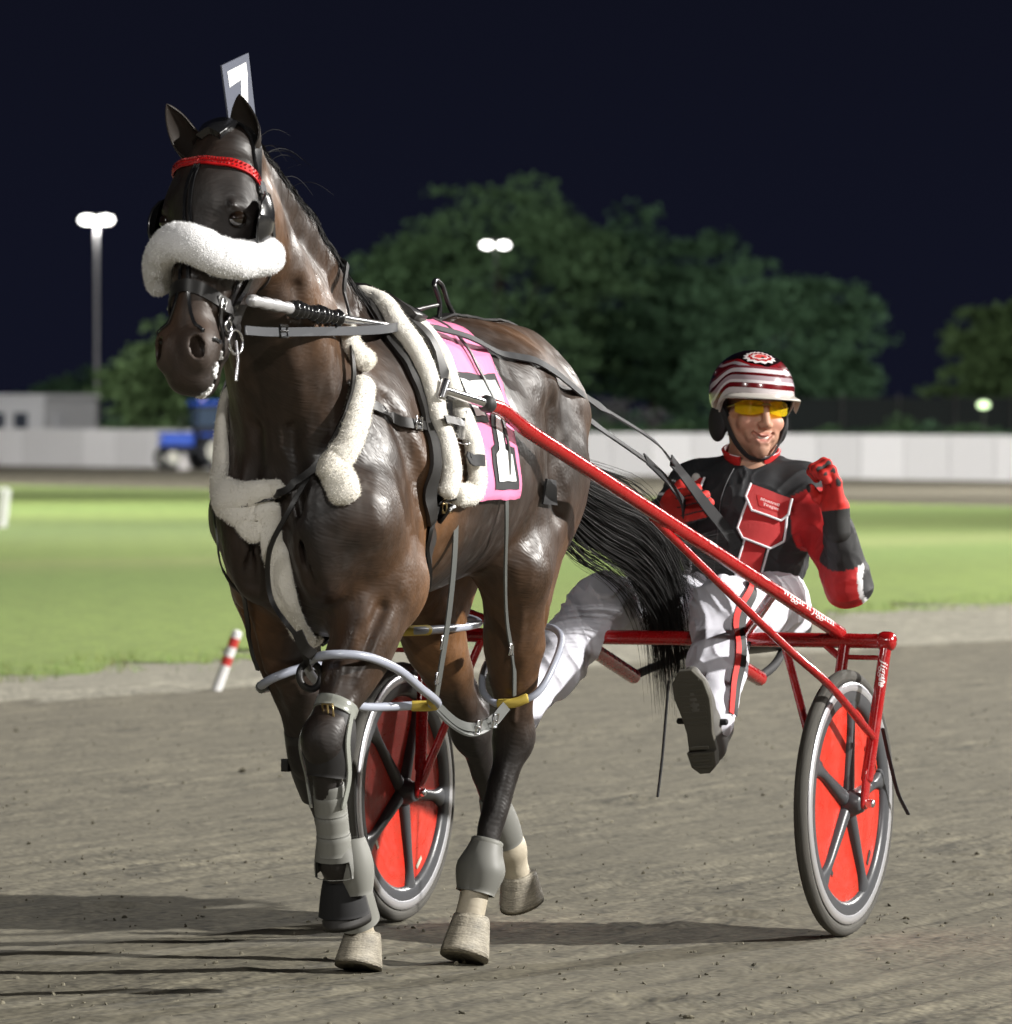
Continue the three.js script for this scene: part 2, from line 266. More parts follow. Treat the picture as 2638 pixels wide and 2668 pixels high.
// the dirt of the track near the camera, harrowed and pocked: real relief where it is seen close
const alongX = -0.39, alongZ = 0.92;
const dents = []; for (let k = 0; k < 70; k++) { const a = rr(-9, 7), c = (rnd() < 0.6 ? rr(-0.25, 0.25) : rr(-3.2, 3.2)); if (a > 0.4 && a < 2.6 && Math.abs(c) < 0.35) continue; dents.push([RX + c * CT - a * ST, c * ST + a * CT, rr(0.055, 0.085)]); }
const dentAt = (x, z) => { let d = 0; for (const [dx, dz, r] of dents) { const q = ((x - dx) ** 2 + (z - dz) ** 2) / (r * r); if (q < 6) d += -0.016 * Math.exp(-q * 1.6) + 0.010 * Math.exp(-((Math.sqrt(q) - 1.5) ** 2) * 5); } return d; };
const rutAt = (x, z) => { const c = (x - RX) * CT + z * ST, a = -(x - RX) * ST + z * CT; if (a > 0.05) return 0; let d = 0; for (const w of [0.62, -0.62]) { const q = Math.abs(c - w); d += -0.010 * Math.exp(-((q / 0.022) ** 2)) + 0.005 * Math.exp(-(((q - 0.045) / 0.016) ** 2)); } return d; };
const relief = (x, z) => { const a = x * alongX + z * alongZ, c = x * alongZ - z * alongX; return 0.012 * fbm(a * 0.7, c * 3.2, 3, 3) + 0.006 * fbm(a * 3.5, c * 15, 7, 2) + 0.003 * Math.max(0, nz(a * 12, c * 26, 2) - 0.2) - 0.012 * Math.max(0, fbm(x * 5 + 3, z * 5, 9, 2) - 0.22) + 0.006 * Math.sin(c * 34 + 3 * nz(a * 0.3, c * 0.5, 1)) * Math.max(0, nz(a * 0.25, c * 0.9, 8) + 0.15) + dentAt(x, z) + rutAt(x, z); };
structure('track_surface', (() => { const g = sheet((x, z) => true, -6, 6, -34, 9, 0.04, 0.06, (x, z) => { const e = Math.min(1, (6 - Math.abs(x)) / 0.6, (9 - z) / 0.6, (z + 34) / 1.5); return 0.010 + (relief(x, z) - 0.012) * clamp(e) ; }, 0.55); return g; })(), trackMat);
{ // loose clods of dirt lying on the track
  const g = new THREE.IcosahedronGeometry(1, 1), p = g.attributes.position; for (let i = 0; i < p.count; i++) { const q = V(p.getX(i), p.getY(i), p.getZ(i)), k = 1 + 0.5 * nz(q.x * 2.1 + 5, q.y * 2.1, q.z * 2.1); p.setXYZ(i, q.x * k, q.y * k * 0.7, q.z * k); } g.computeVertexNormals();
  const N = 2200, im = new THREE.InstancedMesh(g, std({ color: 0xffffff, roughness: 1 }), N), m = new THREE.Matrix4(), c = new THREE.Color();
  for (let k = 0; k < N; k++) { const D_ = 9.5 + Math.pow(rnd(), 1.5) * 20, x = rr(-1.1, 1.1) * 0.0777 * D_, z = 17 - D_, cl = fbm(x * 1.3, z * 1.3, 4, 2) > 0.02, r = (cl ? rr(0.0015, 0.005) : rr(0.001, 0.003)) * (rnd() < 0.015 ? 2.2 : 1), t = rr(0.55, 1.25); m.compose(V(x, 0.010 + relief(x, z) - 0.012 + r * 0.3, z), new THREE.Quaternion().setFromEuler(new THREE.Euler(rr(0, 6), rr(0, 6), rr(0, 6))), V(r * rr(0.9, 2.0), r * 0.8, r * rr(0.9, 1.8))); im.setMatrixAt(k, m); im.setColorAt(k, c.setRGB(0.17 * t, 0.156 * t, 0.115 * t)); }
  im.name = 'dirt_clods'; im.castShadow = im.receiveShadow = true; tag(im, 'loose crumbs of dirt scattered over the track', 'dirt', null, 'stuff'); scene.add(im);
}
structure('ground', sheet(() => true, -420, 420, -700, 60, 20, 8, () => -0.012, 0.5), std({ map: dirtColour.clone(), bumpMap: dirtBump.clone(), bumpScale: 0.02, roughness: 0.95 }));
// paler gravel margin inside the track
const gravelMat = std({ color: rgb(1.9, 1.98, 2.2), map: dirtColour.clone(), bumpMap: dirtBump.clone(), bumpScale: 0.015, roughness: 0.95 });
structure('gravel_margin', sheet((x, z) => stripD(x, z) > 0.12 * fbm(x * 1.5, z * 1.5, 2, 3) && edgeD(x, z) < 1.2, -12, 9, -46, 2, 0.07, 0.14, (x, z) => -0.006 + 0.030 * sstep(0, 0.6, stripD(x, z)) + 0.005 * fbm(x * 6, z * 6, 3, 2), 0.6), gravelMat);
// infield grass
const grassTex = noiseTexture(512, (u, v) => { const a = tileNoise(u, v, 60, 60, 1), b = tileNoise(u, v, 130, 130, 3), c = tileNoise(u, v, 12, 12, 5); const k = 1 + 0.28 * a + 0.3 * b + 0.2 * c; return [0.455 * k, 0.53 * k, 0.27 * k]; }, 1, true);
const grassTone = (x, z) => { const d = edgeD(x, z), n = fbm(x * 0.35, z * 0.12, 3, 3), w = d + 2.2 * n; let k = 1 + 0.22 * n; const band = Math.sin(w * 0.42 + 0.8) * 0.5 + 0.5; const pale = Math.exp(-(((w - 11.5) / 1.6) ** 2)); return [k * (0.90 + 0.18 * band + 0.30 * pale), k * (0.95 + 0.12 * band + 0.12 * pale), k * (0.90 + 0.10 * band + 0.45 * pale)]; };
structure('infield_grass', sheet((x, z) => edgeD(x, z) > 0.35 + 1.3 * fbm(x * 1.5, z * 1.5, 5, 3) && farD(x, z) > 0, -70, 40, -210, -2, 0.5, 0.5, (x, z) => 0.022 + 0.03 * sstep(0, 1.5, edgeD(x, z)), 0.5, grassTone), std({ map: grassTex, vertexColors: true, roughness: 1 }));
{ // blades: denser along the ragged near edge
  const pos = [0, 0, 0, 0.010, 0, 0, 0.004, 0.5, 0.06, 0.006, 0, 0.008, -0.004, 0, 0.004, 0.02, 0.42, -0.05, -0.006, 0, -0.004, 0.004, 0, -0.01, -0.05, 0.46, 0.0], g = makeGeo(pos, null), N = 60000, im = new THREE.InstancedMesh(g, std({ color: 0xffffff, roughness: 0.9, side: THREE.DoubleSide }), N), m = new THREE.Matrix4(), c = new THREE.Color(); let k = 0, tries = 0;
  while (k < N && tries++ < 1e6) { const D_ = 27 + Math.pow(rnd(), 1.6) * 60, px = rr(-1.1, 1.1), x = px * 0.0777 * D_, z = 17 - D_, d = edgeD(x, z); if (d < 0.12 + 1.5 * fbm(x * 1.5, z * 1.5, 5, 3) - (rnd() < 0.03 ? rr(0, 0.5) : 0) || farD(x, z) < 0) continue; const pt = fbm(x * 1.7 + 9, z * 1.7, 2, 2), tuft = d < 0.9 ? rr(0.05, 0.13 + 0.22 * Math.max(0, pt)) : rr(0.05, 0.11), s = rr(0.6, 1.3); m.compose(V(x, groundY(x, z) + 0.012, z), new THREE.Quaternion().setFromEuler(new THREE.Euler(rr(-0.3, 0.3), rr(0, 6.28), rr(-0.3, 0.3))), V(tuft * 2.5 * s, tuft * s, tuft * 2.5 * s)); im.setMatrixAt(k, m); const t = grassTone(x, z); im.setColorAt(k, c.setRGB(0.185 * t[0] * rr(0.75, 1.2), 0.26 * t[1] * rr(0.75, 1.15), 0.07 * t[2])); k++; }
  im.count = k; im.name = 'grass_blades'; im.castShadow = im.receiveShadow = true; tag(im, 'short bright green grass of the infield beside the track', 'grass', null, 'stuff'); scene.add(im);
}
// far side track strip is bare ground; low light wall beyond it
const wallMat = [0.70, 0.66, 0.73, 0.62].map((k) => std({ color: rgb(k, k, k * 1.03), roughness: 0.8 }));
{
  const a = V(-34, -1.3, -265), b = V(28, -1.3, -179.3), dir = b.clone().sub(a), L = dir.length(); dir.normalize(); const nrm = V(-dir.z, 0, dir.x), n = Math.round(L / 2.3), w = L / n;
  const g = thing('barrier_wall', 'low white panelled barrier wall along the far side of the track', 'wall', [a.x, a.y, a.z]);
  for (let i = 0; i < n; i++) { const p = rbox(0, 0.74, 0, w - 0.05, 1.48, 0.16, 0.015), c = dir.clone().multiplyScalar((i + 0.5) * w); p.rotateY(Math.atan2(-dir.z, dir.x)); p.translate(c.x, 0, c.z); part(g, 'panel', p, wallMat[(i * 7 + (i >> 2)) % 4]); }
  part(g, 'footing', (() => { const p = new THREE.BoxGeometry(L, 1.3, 0.08); p.rotateY(Math.atan2(-dir.z, dir.x)); const c = dir.clone().multiplyScalar(L / 2); p.translate(c.x, 0.66, c.z); return p; })(), std({ color: rgb(0.4, 0.4, 0.41), roughness: 0.9 }));
}
// ---------- background things ----------
const at = (px, D_) => (px - 955) / 12430 * D_;
{ // shed behind the wall, far left
  const D_ = 285, g = thing('shed', 'low white shed with two windows behind the far wall', 'shed', [at(30, D_), -1.3, 17 - D_]), white = std({ color: rgb(0.62, 0.63, 0.66), roughness: 0.7 }), side = std({ color: rgb(0.60, 0.61, 0.65), roughness: 0.8 }), dark = phys({ color: rgb(0.05, 0.06, 0.08), roughness: 0.2 });
  g.rotation.y = -0.5;
  part(g, 'wall', rbox(0, 1.33, -2, 3.0, 2.66, 4.2, 0.02), white); const rf = part(g, 'roof', rbox(0, 2.76, -2, 3.3, 0.2, 4.5, 0.03), std({ color: rgb(0.66, 0.67, 0.70), roughness: 0.6 }));
  for (const x of [-0.85, 0.35]) { const f = part(g, 'window', rbox(x, 1.65, 0.11, 0.86, 0.95, 0.05, 0.01), std({ color: rgb(0.55, 0.56, 0.6), roughness: 0.6 })); part(f, 'pane', rbox(x, 1.65, 0.14, 0.70, 0.80, 0.02, 0.004), dark); }
  part(g, 'door', rbox(1.53, 1.05, -1.2, 0.05, 2.0, 0.9, 0.01), side);
}
{ // tractor on the far track
  const D_ = 250, g = thing('tractor', 'blue tractor parked before the far wall, seen past the horse\'s chest', 'tractor', [at(364, D_), -1.3, 17 - D_]), blue = phys({ color: rgb(0.02, 0.10, 0.62), roughness: 0.35, clearcoat: 0.5 }), dark = std({ color: rgb(0.02, 0.022, 0.028), roughness: 0.8 }), hubM = std({ color: rgb(0.62, 0.62, 0.55), roughness: 0.6 }), glass = phys({ color: rgb(0.06, 0.09, 0.14), roughness: 0.1 });
  g.rotation.y = 0.3;
  part(g, 'bonnet', rbox(-0.65, 1.12, 0, 1.3, 0.52, 0.7, 0.09), blue); part(g, 'chassis', rbox(0, 0.72, 0, 2.4, 0.42, 0.5, 0.05), dark);
  const cab = part(g, 'cab', rbox(0.68, 1.75, 0, 1.15, 1.35, 1.2, 0.08), dark); part(cab, 'cab_glass', rbox(0.66, 1.95, 0, 1.19, 0.72, 1.24, 0.05), glass); part(g, 'roof', rbox(0.68, 2.5, 0, 1.4, 0.17, 1.4, 0.06), blue);
  part(cab, 'beacon', new THREE.CylinderGeometry(0.09, 0.1, 0.16, 14).translate(0.3, 2.66, 0.3), std({ color: rgb(0.55, 0.45, 0.7), roughness: 0.4 }));
  part(g, 'headlight', rbox(-1.31, 1.15, 0.2, 0.03, 0.14, 0.2, 0.01), hubM); part(g, 'headlight', rbox(-1.31, 1.15, -0.2, 0.03, 0.14, 0.2, 0.01), hubM); part(g, 'exhaust', tube([[-0.5, 1.35, 0.25], [-0.5, 2.0, 0.25]], 0.04, 8), dark);
  for (const [x, r, z, w] of [[-0.95, 0.43, 0.62, 0.26], [-0.95, 0.43, -0.62, 0.26], [0.72, 0.68, 0.72, 0.42], [0.72, 0.68, -0.72, 0.42]]) { const t = new THREE.TorusGeometry(r * 0.78, r * 0.22, 10, 28); t.scale(1, 1, w / (r * 0.44)); t.translate(x, r, z); const wh = part(g, 'wheel', t, dark); const hb = new THREE.CylinderGeometry(r * 0.6, r * 0.6, w * 0.8, 24).rotateX(Math.PI / 2); hb.translate(x, r, z); part(wh, 'hub', hb, hubM); }
  part(g, 'fender', rbox(0.72, 1.3, 0.74, 1.2, 0.1, 0.4, 0.04), blue); part(g, 'fender', rbox(0.72, 1.3, -0.74, 1.2, 0.1, 0.4, 0.04), blue);
  const cone_ = one('traffic_cone', new THREE.CylinderGeometry(0.05, 0.28, 0.62, 18).translate(at(348, 246), -0.97, 17 - 246), std({ color: rgb(0.6, 0.58, 0.58), roughness: 0.6 }), 'pale cone standing on the far track in front of the tractor', 'cone');
}
function markerPost(label, x, z, lean, h, r, bands) {
  const g = thing('marker_post', label, 'marker post', [x, groundY(x, z), z], 'track marker posts'); const w = std({ color: rgb(0.74, 0.74, 0.74), roughness: 0.6 }), rd = std({ color: rgb(0.5, 0.03, 0.025), roughness: 0.6 }), top = V(lean * h, h, 0);
  let y = 0; for (const [t, c] of bands) { part(g, c === 'r' ? 'red_band' : 'white_band', tube([top.clone().multiplyScalar(y), top.clone().multiplyScalar(t)], r, 14, false, false), c === 'r' ? rd : w); y = t; }
  part(g, 'cap', tube([top.clone(), top.clone().multiplyScalar(1.02)], r * 0.98, 14), w);
}
markerPost('red and white banded marker post leaning at the grass edge', -1.36, -13.9, 0.36, 0.265, 0.024, [[0.45, 'w'], [0.6, 'r'], [0.77, 'w'], [0.93, 'r'], [1, 'w']]);
markerPost('white marker post cut off by the left edge of the picture', -6.37, -66, 0.12, 0.5, 0.075, [[0.5, 'w'], [1, 'w']]);
// ---------- trees ----------
const leafMats = [rgb(0.06, 0.12, 0.05), rgb(0.05, 0.112, 0.055), rgb(0.08, 0.14, 0.05)].map((c) => std({ color: c, roughness: 0.85, side: THREE.DoubleSide })), barkMat = std({ color: rgb(0.05, 0.042, 0.035), roughness: 0.95 });
function tree(label, x, z, h, lobes, mat, leaves, group, name = 'broadleaf_tree') { // lobes: [dx, y, dz, rx, ry]
  const y0 = groundY(x, z) - 0.1, g = thing(name, label, name === 'shrub' ? 'shrub' : 'tree', [x, y0, z], group), pos = [], idx = [];
  if (name !== 'shrub') { const tr = [tube([[0, 0, 0], [0.15, h * 0.2, 0], [-0.1, h * 0.45, 0.1], [0.1, h * 0.75, 0]], (t) => mix(h * 0.032, h * 0.008, t), 10)]; for (const l of lobes) tr.push(tube(curve([[0, h * 0.22, 0], [l[0] * 0.5, mix(h * 0.25, l[1], 0.6), l[2] * 0.5], [l[0], l[1], l[2]]], 8), (t) => mix(h * 0.014, 0.03, t), 6)); part(g, 'trunk', merge(tr), barkMat); }
  else part(g, 'stem', tube([[0, 0, 0], [0.05, h * 0.4, 0], [0, h * 0.7, 0.05]], (t) => mix(0.09, 0.03, t), 8), barkMat);
  const clumps = []; for (const [dx, y, dz, rx, ry] of lobes) { const n = Math.round(16 + rx * ry * 3.2); for (let k = 0; k < n; k++) { const a = rr(0, 6.283), el = Math.asin(rr(-0.75, 1)), q = Math.pow(rnd(), 0.33) * rr(0.66, 1.1); clumps.push([dx + Math.cos(a) * Math.cos(el) * rx * q, y + Math.sin(el) * ry * q, dz + Math.sin(a) * Math.cos(el) * rx * 0.9 * q, rr(0.55, 1.15) * Math.min(1.5, 0.35 + rx * 0.22)]); } }
  const per = Math.max(6, Math.round(leaves / clumps.length));
  for (const [cx, cy, cz, r] of clumps) for (let k = 0; k < per; k++) {
    const d = V(rr(-1, 1), rr(-0.55, 0.6), rr(-1, 1)), c = V(cx + d.x * r * 1.2, cy + d.y * r * 0.42 - 0.22 * r * (d.x * d.x + d.z * d.z), cz + d.z * r * 1.2), s = rr(0.09, 0.24) * (name === 'shrub' ? 0.8 : 1.15), u = V(rr(-1, 1), rr(-0.4, 0.4), rr(-1, 1)).normalize().multiplyScalar(s * 1.5), v = V(rr(-1, 1), rr(-1, 1), rr(-1, 1)).cross(u).normalize().multiplyScalar(s * 0.75), o = pos.length / 3;
    const m = u.clone().multiplyScalar(0.5); for (const q of [c.clone(), c.clone().add(m).add(v), c.clone().add(u), c.clone().add(m).sub(v)]) pos.push(q.x, q.y, q.z); idx.push(o, o + 1, o + 2, o, o + 2, o + 3);
  }
  part(g, 'crown', makeGeo(pos, idx), mat);
}
const TG = 'trees behind the far wall';
tree('tall broad tree behind the far wall, rising over the horse\'s back', at(940, 345), 17 - 345, 14.5, [[-4.8, 6.8, 0, 4.4, 3.8], [0.5, 11.3, 0, 4.2, 3.8], [3.8, 8.8, -1, 3.6, 3.4], [-1.5, 7.2, 1, 4.2, 3.4], [-7.6, 6.0, 0.5, 3.0, 3.0], [2.2, 5.2, 2, 4, 3.0], [-10.4, 6.0, 0, 3.0, 3.0], [-7.0, 8.6, 0, 2.6, 2.2], [3.4, 11.0, 0, 2.8, 2.4], [-5.6, 9.2, 0, 2.6, 2.4], [-3.2, 10.2, 0, 3.2, 2.6]], leafMats[0], 22000, TG);
tree('wide spreading tree behind the far wall between two taller crowns', at(1230, 352), 17 - 352, 12.5, [[-1.5, 9.8, 0, 3.8, 3.2], [2.2, 9.2, 0, 3.2, 3.0], [0.4, 7.4, 1, 4.2, 2.8], [0, 5.2, 1, 4.6, 2.9], [-3.6, 5.2, 0, 3.2, 2.6], [3.0, 5.4, 1, 3.2, 2.4], [0, 2.8, 1.5, 4.4, 1.8]], leafMats[1], 19000, TG);
tree('rounded tree behind the far wall, above the driver\'s helmet', at(1490, 340), 17 - 340, 10, [[-1.3, 7.6, 0, 3.2, 2.6], [1.8, 6.8, 0, 3.2, 2.4], [0, 3.8, 1, 4.4, 2.4], [2.6, 3.6, 0, 2.2, 2.0], [-3.2, 3.8, 0.5, 2.4, 2.2]], leafMats[1], 15000, TG);
tree('tree leaning into the picture at the right edge', at(1900, 300), 17 - 300, 8.5, [[-0.6, 5.4, 0, 2.2, 2.1], [1.2, 6.2, 0, 2.6, 2.0], [-1.4, 3.6, 0.5, 2.0, 1.7], [0.8, 3.2, 0.5, 2.6, 1.8]], leafMats[2], 8000, TG);
tree('bushy tree at the left, behind the horse\'s muzzle', at(322, 300), 17 - 300, 7, [[0.8, 4.3, 0, 2.4, 2.0], [-1.6, 3.6, 0, 2.0, 1.6], [2.8, 3.2, 0, 2.4, 2.0], [-0.4, 2.2, 0.5, 2.8, 1.5], [3.0, 1.6, 0.5, 2.4, 1.3]], leafMats[2], 9000, TG);
tree('dark tree in the distance at the left behind the lamp pole', at(120, 420), 17 - 420, 5.5, [[0, 2.9, 0, 2.4, 1.8], [2.2, 3.4, 0, 2.4, 1.9], [-2.6, 2.0, 0, 2.2, 1.2]], leafMats[1], 4000, TG);
const shrubs = [[1130, 272, 2.0], [1190, 276, 2.4], [1255, 270, 2.1], [1310, 274, 2.5], [1560, 262, 2.0], [1625, 258, 1.9], [1690, 256, 2.1], [1760, 252, 1.9], [1830, 250, 2.2], [1895, 246, 2.0], [470, 290, 2.2], [545, 288, 1.8], [210, 296, 2.0]];
const nth = ['first', 'second', 'third', 'fourth', 'fifth', 'sixth', 'seventh', 'eighth', 'ninth', 'tenth'];
shrubs.forEach(([px, D_, h], i) => tree(i < 10 ? `dark green shrub behind the far wall, ${nth[i]} from the horse's rump` : ['dark shrub behind the horse\'s neck', 'dark shrub behind the horse\'s shoulder', 'dark shrub beside the low white shed'][i - 10], at(px, D_), 17 - D_, h, [[0, h * 0.55, 0, 0.95, h * 0.42], [0.5, h * 0.45, 0.2, 0.8, h * 0.35], [-0.6, h * 0.4, 0, 0.8, h * 0.33]], leafMats[i % 2], 1500, 'shrubs behind the wall', 'shrub'));
{ // dark mesh fence beyond the shrubs
  const g = thing('mesh_fence', 'dark wind screen fence behind the shrubs on the right', 'fence', [at(1380, 300), -1.3, -283]); const m = std({ color: rgb(0.016, 0.022, 0.022), roughness: 0.9 }), pm = std({ color: rgb(0.08, 0.08, 0.08), roughness: 0.6 });
  for (let i = 0; i < 9; i++) { part(g, 'screen', rbox(i * 2.5 + 1.25, 1.42, i * 0.9, 2.46, 2.6, 0.03, 0.005), m); part(g, 'post', tube([[i * 2.5, 0, i * 0.9 - 0.45], [i * 2.5, 2.85, i * 0.9 - 0.45]], 0.05, 8), pm); }
}
const greyLeaf = std({ color: rgb(0.15, 0.145, 0.16), roughness: 0.9, side: THREE.DoubleSide });
tree('pale grey shrub under the trees, left one of two', at(1160, 292), 17 - 292, 3.1, [[0, 2.3, 0, 0.8, 0.7], [-0.7, 1.7, 0.2, 0.7, 0.6], [0.5, 1.5, 0, 0.6, 0.5]], greyLeaf, 260, 'pale shrubs under the trees', 'shrub');
tree('pale grey shrub under the trees, right one of two', at(1222, 296), 17 - 296, 2.8, [[0, 2.0, 0, 0.8, 0.6], [0.7, 1.5, 0.2, 0.6, 0.5]], greyLeaf, 200, 'pale shrubs under the trees', 'shrub');
// lit lamps in the distance
const glow = (k) => new THREE.MeshStandardMaterial({ color: 0x111111, emissive: new THREE.Color(1, 0.985, 0.95), emissiveIntensity: k });
const lampPole = std({ color: rgb(0.018, 0.018, 0.02), roughness: 0.95 });
function lamp(label, px, D_, h, spread, size, k, cd, faceTo = 1) {
  const x = at(px, D_), z = 17 - D_, g = thing('lamp_post', label, 'street lamp', [x, -1.3, z], 'distant lamp posts');
  part(g, 'pole', tube([[0, 0, 0], [0, h + 1.3, 0]], h > 10 ? 0.11 : 0.03, 8), h > 10 ? poleMat : lampPole); part(g, 'arm', tube([[-spread, h + 1.4, 0], [spread, h + 1.4, 0]], 0.03, 6), lampPole);
  for (const s of [1, -1]) { const hd = part(g, 'lamp_head', rbox(s * spread, h + 1.36, -0.1, size * 1.05, 0.12, 0.4, 0.04), lampPole); const l = new THREE.SphereGeometry(1, 18, 12).scale(size * 0.5, size * 0.26, 0.2).translate(s * spread, h + 1.2, 0.12); part(hd, 'lamp_glass', l, glow(k)); }
  const p = new THREE.PointLight(rgb(1, 0.97, 0.92), cd, 0, 2); p.position.set(x, -1.3 + h + 1.0, z + 0.5); p.castShadow = true; p.shadow.radius = 10; p.name = 'lamp_light'; scene.add(p);
}
lamp('tall twin street lamp shining in the night sky at the left', 183, 400, 12.3, 0.55, 0.95, 10, 90);
lamp('twin street lamp shining in front of the big trees', 935, 315, 8.8, 0.40, 0.56, 9, 6);
{ const x = at(1856, 240), g = thing('marker_lamp', 'small low lamp glowing behind the far wall at the right', 'lamp', [x, -1.3, -223]); part(g, 'stand', tube([[0, 0, 0], [0, 2.2, 0]], 0.04, 8), lampPole); const hd = part(g, 'lamp_hood', rbox(0, 2.46, -0.1, 0.5, 0.3, 0.14, 0.05), lampPole); part(hd, 'lamp_glass', new THREE.SphereGeometry(1, 16, 10).scale(0.22, 0.13, 0.1).translate(0, 2.44, 0.02), new THREE.MeshStandardMaterial({ color: 0x111111, emissive: new THREE.Color(0.75, 1, 0.55), emissiveIntensity: 3 })); const p = new THREE.PointLight(rgb(0.8, 1, 0.6), 2, 0, 2); p.position.set(x, 1.15, -222.6); p.castShadow = true; p.name = 'lamp_light'; scene.add(p); }
// ---------- the horse ----------
const HP = [];                                           // distance-field solids of the horse
const both = (fn) => { for (const s of [1, -1]) HP.push(...fn(s)); };
// trunk
HP.push(ball([0, 1.20, 1.37], [0.268, 0.285, 0.55], 0.06, new THREE.Euler(0.15, 0, 0)));
HP.push(ball([0, 1.165, 1.84], [0.205, 0.33, 0.31], 0.10));
HP.push(cone([0, 1.43, 1.80], [0, 1.45, 1.52], 0.10, 0.095, 0.14), cone([0, 1.44, 1.52], [0, 1.40, 1.2], 0.09, 0.13, 0.12));
HP.push(ball([0, 1.20, 1.62], [0.245, 0.29, 0.30], 0.10));
HP.push(ball([0, 1.335, 0.99], [0.215, 0.225, 0.34], 0.12));
HP.push(cone([0, 1.42, 0.80], [0, 1.36, 0.66], 0.12, 0.075, 0.08));
both((s) => [ball([s * 0.17, 1.41, 1.12], 0.065, 0.10), cone([s * 0.09, 1.32, 0.80], [s * 0.09, 1.08, 0.84], 0.12, 0.10, 0.08),
  cone([s * 0.10, 1.44, 1.74], [s * 0.14, 1.11, s > 0 ? 2.03 : 1.98], 0.085, 0.09, 0.09), cone([s * 0.152, 1.20, 1.80], [s * 0.155, 0.99, 1.86], 0.11, 0.075, 0.045),
  ball([s * 0.08, 1.06, 2.06], [0.085, 0.16, 0.105], 0.045)]);
HP.push(ball([0, 0.96, 1.85], [0.16, 0.12, 0.2], 0.08));
// neck: crest, middle, underline
const chain = (pts, k) => cluster(pts.slice(1).map((p, i) => cone(pts[i].slice(0, 3), p.slice(0, 3), pts[i][3], p[3], 0.012)), k);
HP.push(chain(curve([[0, 1.46, 1.66], [0, 1.60, 1.87], [0, 1.75, 2.06], [0, 1.86, 2.24], [0, 1.915, 2.38]], 8).map((p, i) => [p.x, p.y, p.z, mix(0.075, 0.046, Math.min(1, i / 5))]), 0.085));
HP.push(cone([0, 1.30, 1.90], [0, 1.55, 2.08], 0.155, 0.10, 0.10), cone([0, 1.55, 2.10], [0, 1.80, 2.33], 0.105, 0.085, 0.06));
HP.push(cone([0, 1.22, 2.00], [0, 1.44, 2.12], 0.125, 0.085, 0.09), cone([0, 1.44, 2.12], [0, 1.68, 2.30], 0.085, 0.08, 0.06));
both((s) => [cone([s * 0.08, 1.26, 2.0], [s * 0.052, 1.66, 2.26], 0.07, 0.048, 0.06)]);
// head, in a frame of its own: x = its left, y = from the muzzle up to the poll, z = out of the face
const POLL = V(0, 1.945, 2.44), MUZ = V(-0.012, 1.425, 2.64);
const HY = POLL.clone().sub(MUZ).normalize(), HX = V(1, 0, 0.16).normalize(); HX.sub(HY.clone().multiplyScalar(HX.dot(HY))).normalize();
const HZ = HX.clone().cross(HY), HEAD = new THREE.Matrix4().makeBasis(HX, HY, HZ); HEAD.setPosition(POLL);
const onHead = (x, y, z) => V(x, y, z).applyMatrix4(HEAD);
{
  const q = [cone([0, -0.028, -0.035], [0, -0.149, -0.01], 0.078, 0.085, 0.05), cone([0, -0.149, -0.02], [0, -0.279, -0.022], 0.082, 0.062, 0.05), cone([0, -0.279, -0.018], [0, -0.465, -0.026], 0.06, 0.05, 0.05),
    ball([0, -0.516, -0.04], [0.058, 0.062, 0.058], 0.04), cone([0, -0.279, -0.09], [0, -0.465, -0.075], 0.055, 0.04, 0.05)];
  for (const s of [1, -1]) q.push(ball([s * 0.042, -0.186, -0.115], [0.048, 0.125, 0.095], 0.05), cone([s * 0.035, -0.260, -0.135], [s * 0.022, -0.465, -0.10], 0.032, 0.022, 0.04),
    ball([s * 0.078, -0.172, -0.012], [0.036, 0.046, 0.036], 0.035), cone([s * 0.078, -0.205, -0.025], [s * 0.052, -0.344, -0.038], 0.02, 0.014, 0.03),
    cone([s * 0.06, -0.084, 0.0], [s * 0.075, -0.144, 0.0], 0.03, 0.025, 0.04),
    ball([s * 0.043, -0.492, -0.014], [0.034, 0.052, 0.040], 0.025));
  q.push(ball([0, -0.558, -0.055], [0.05, 0.028, 0.04], 0.025), ball([0, -0.535, -0.105], [0.034, 0.04, 0.03], 0.03));
  for (const s of [1, -1]) q.push(cut(ball([s * 0.051, -0.500, 0.010], [0.016, 0.026, 0.028], 0.010, new THREE.Euler(0, 0, s * 0.25))), cut(cone([s * 0.02, -0.563, -0.088], [s * 0.062, -0.465, -0.075], 0.004, 0.004, 0.012)));
  for (const s of [1, -1]) q.push(cut(ball([s * 0.112, -0.196, 0.014], [0.012, 0.013, 0.021], 0.012)), cone([s * 0.090, -0.174, 0.036], [s * 0.110, -0.174, -0.010], 0.006, 0.0065, 0.014));
  HP.push(...inFrame(HEAD, q).map((p, i) => (i === 0 ? { ...p, k: 0.06 } : p)));
}
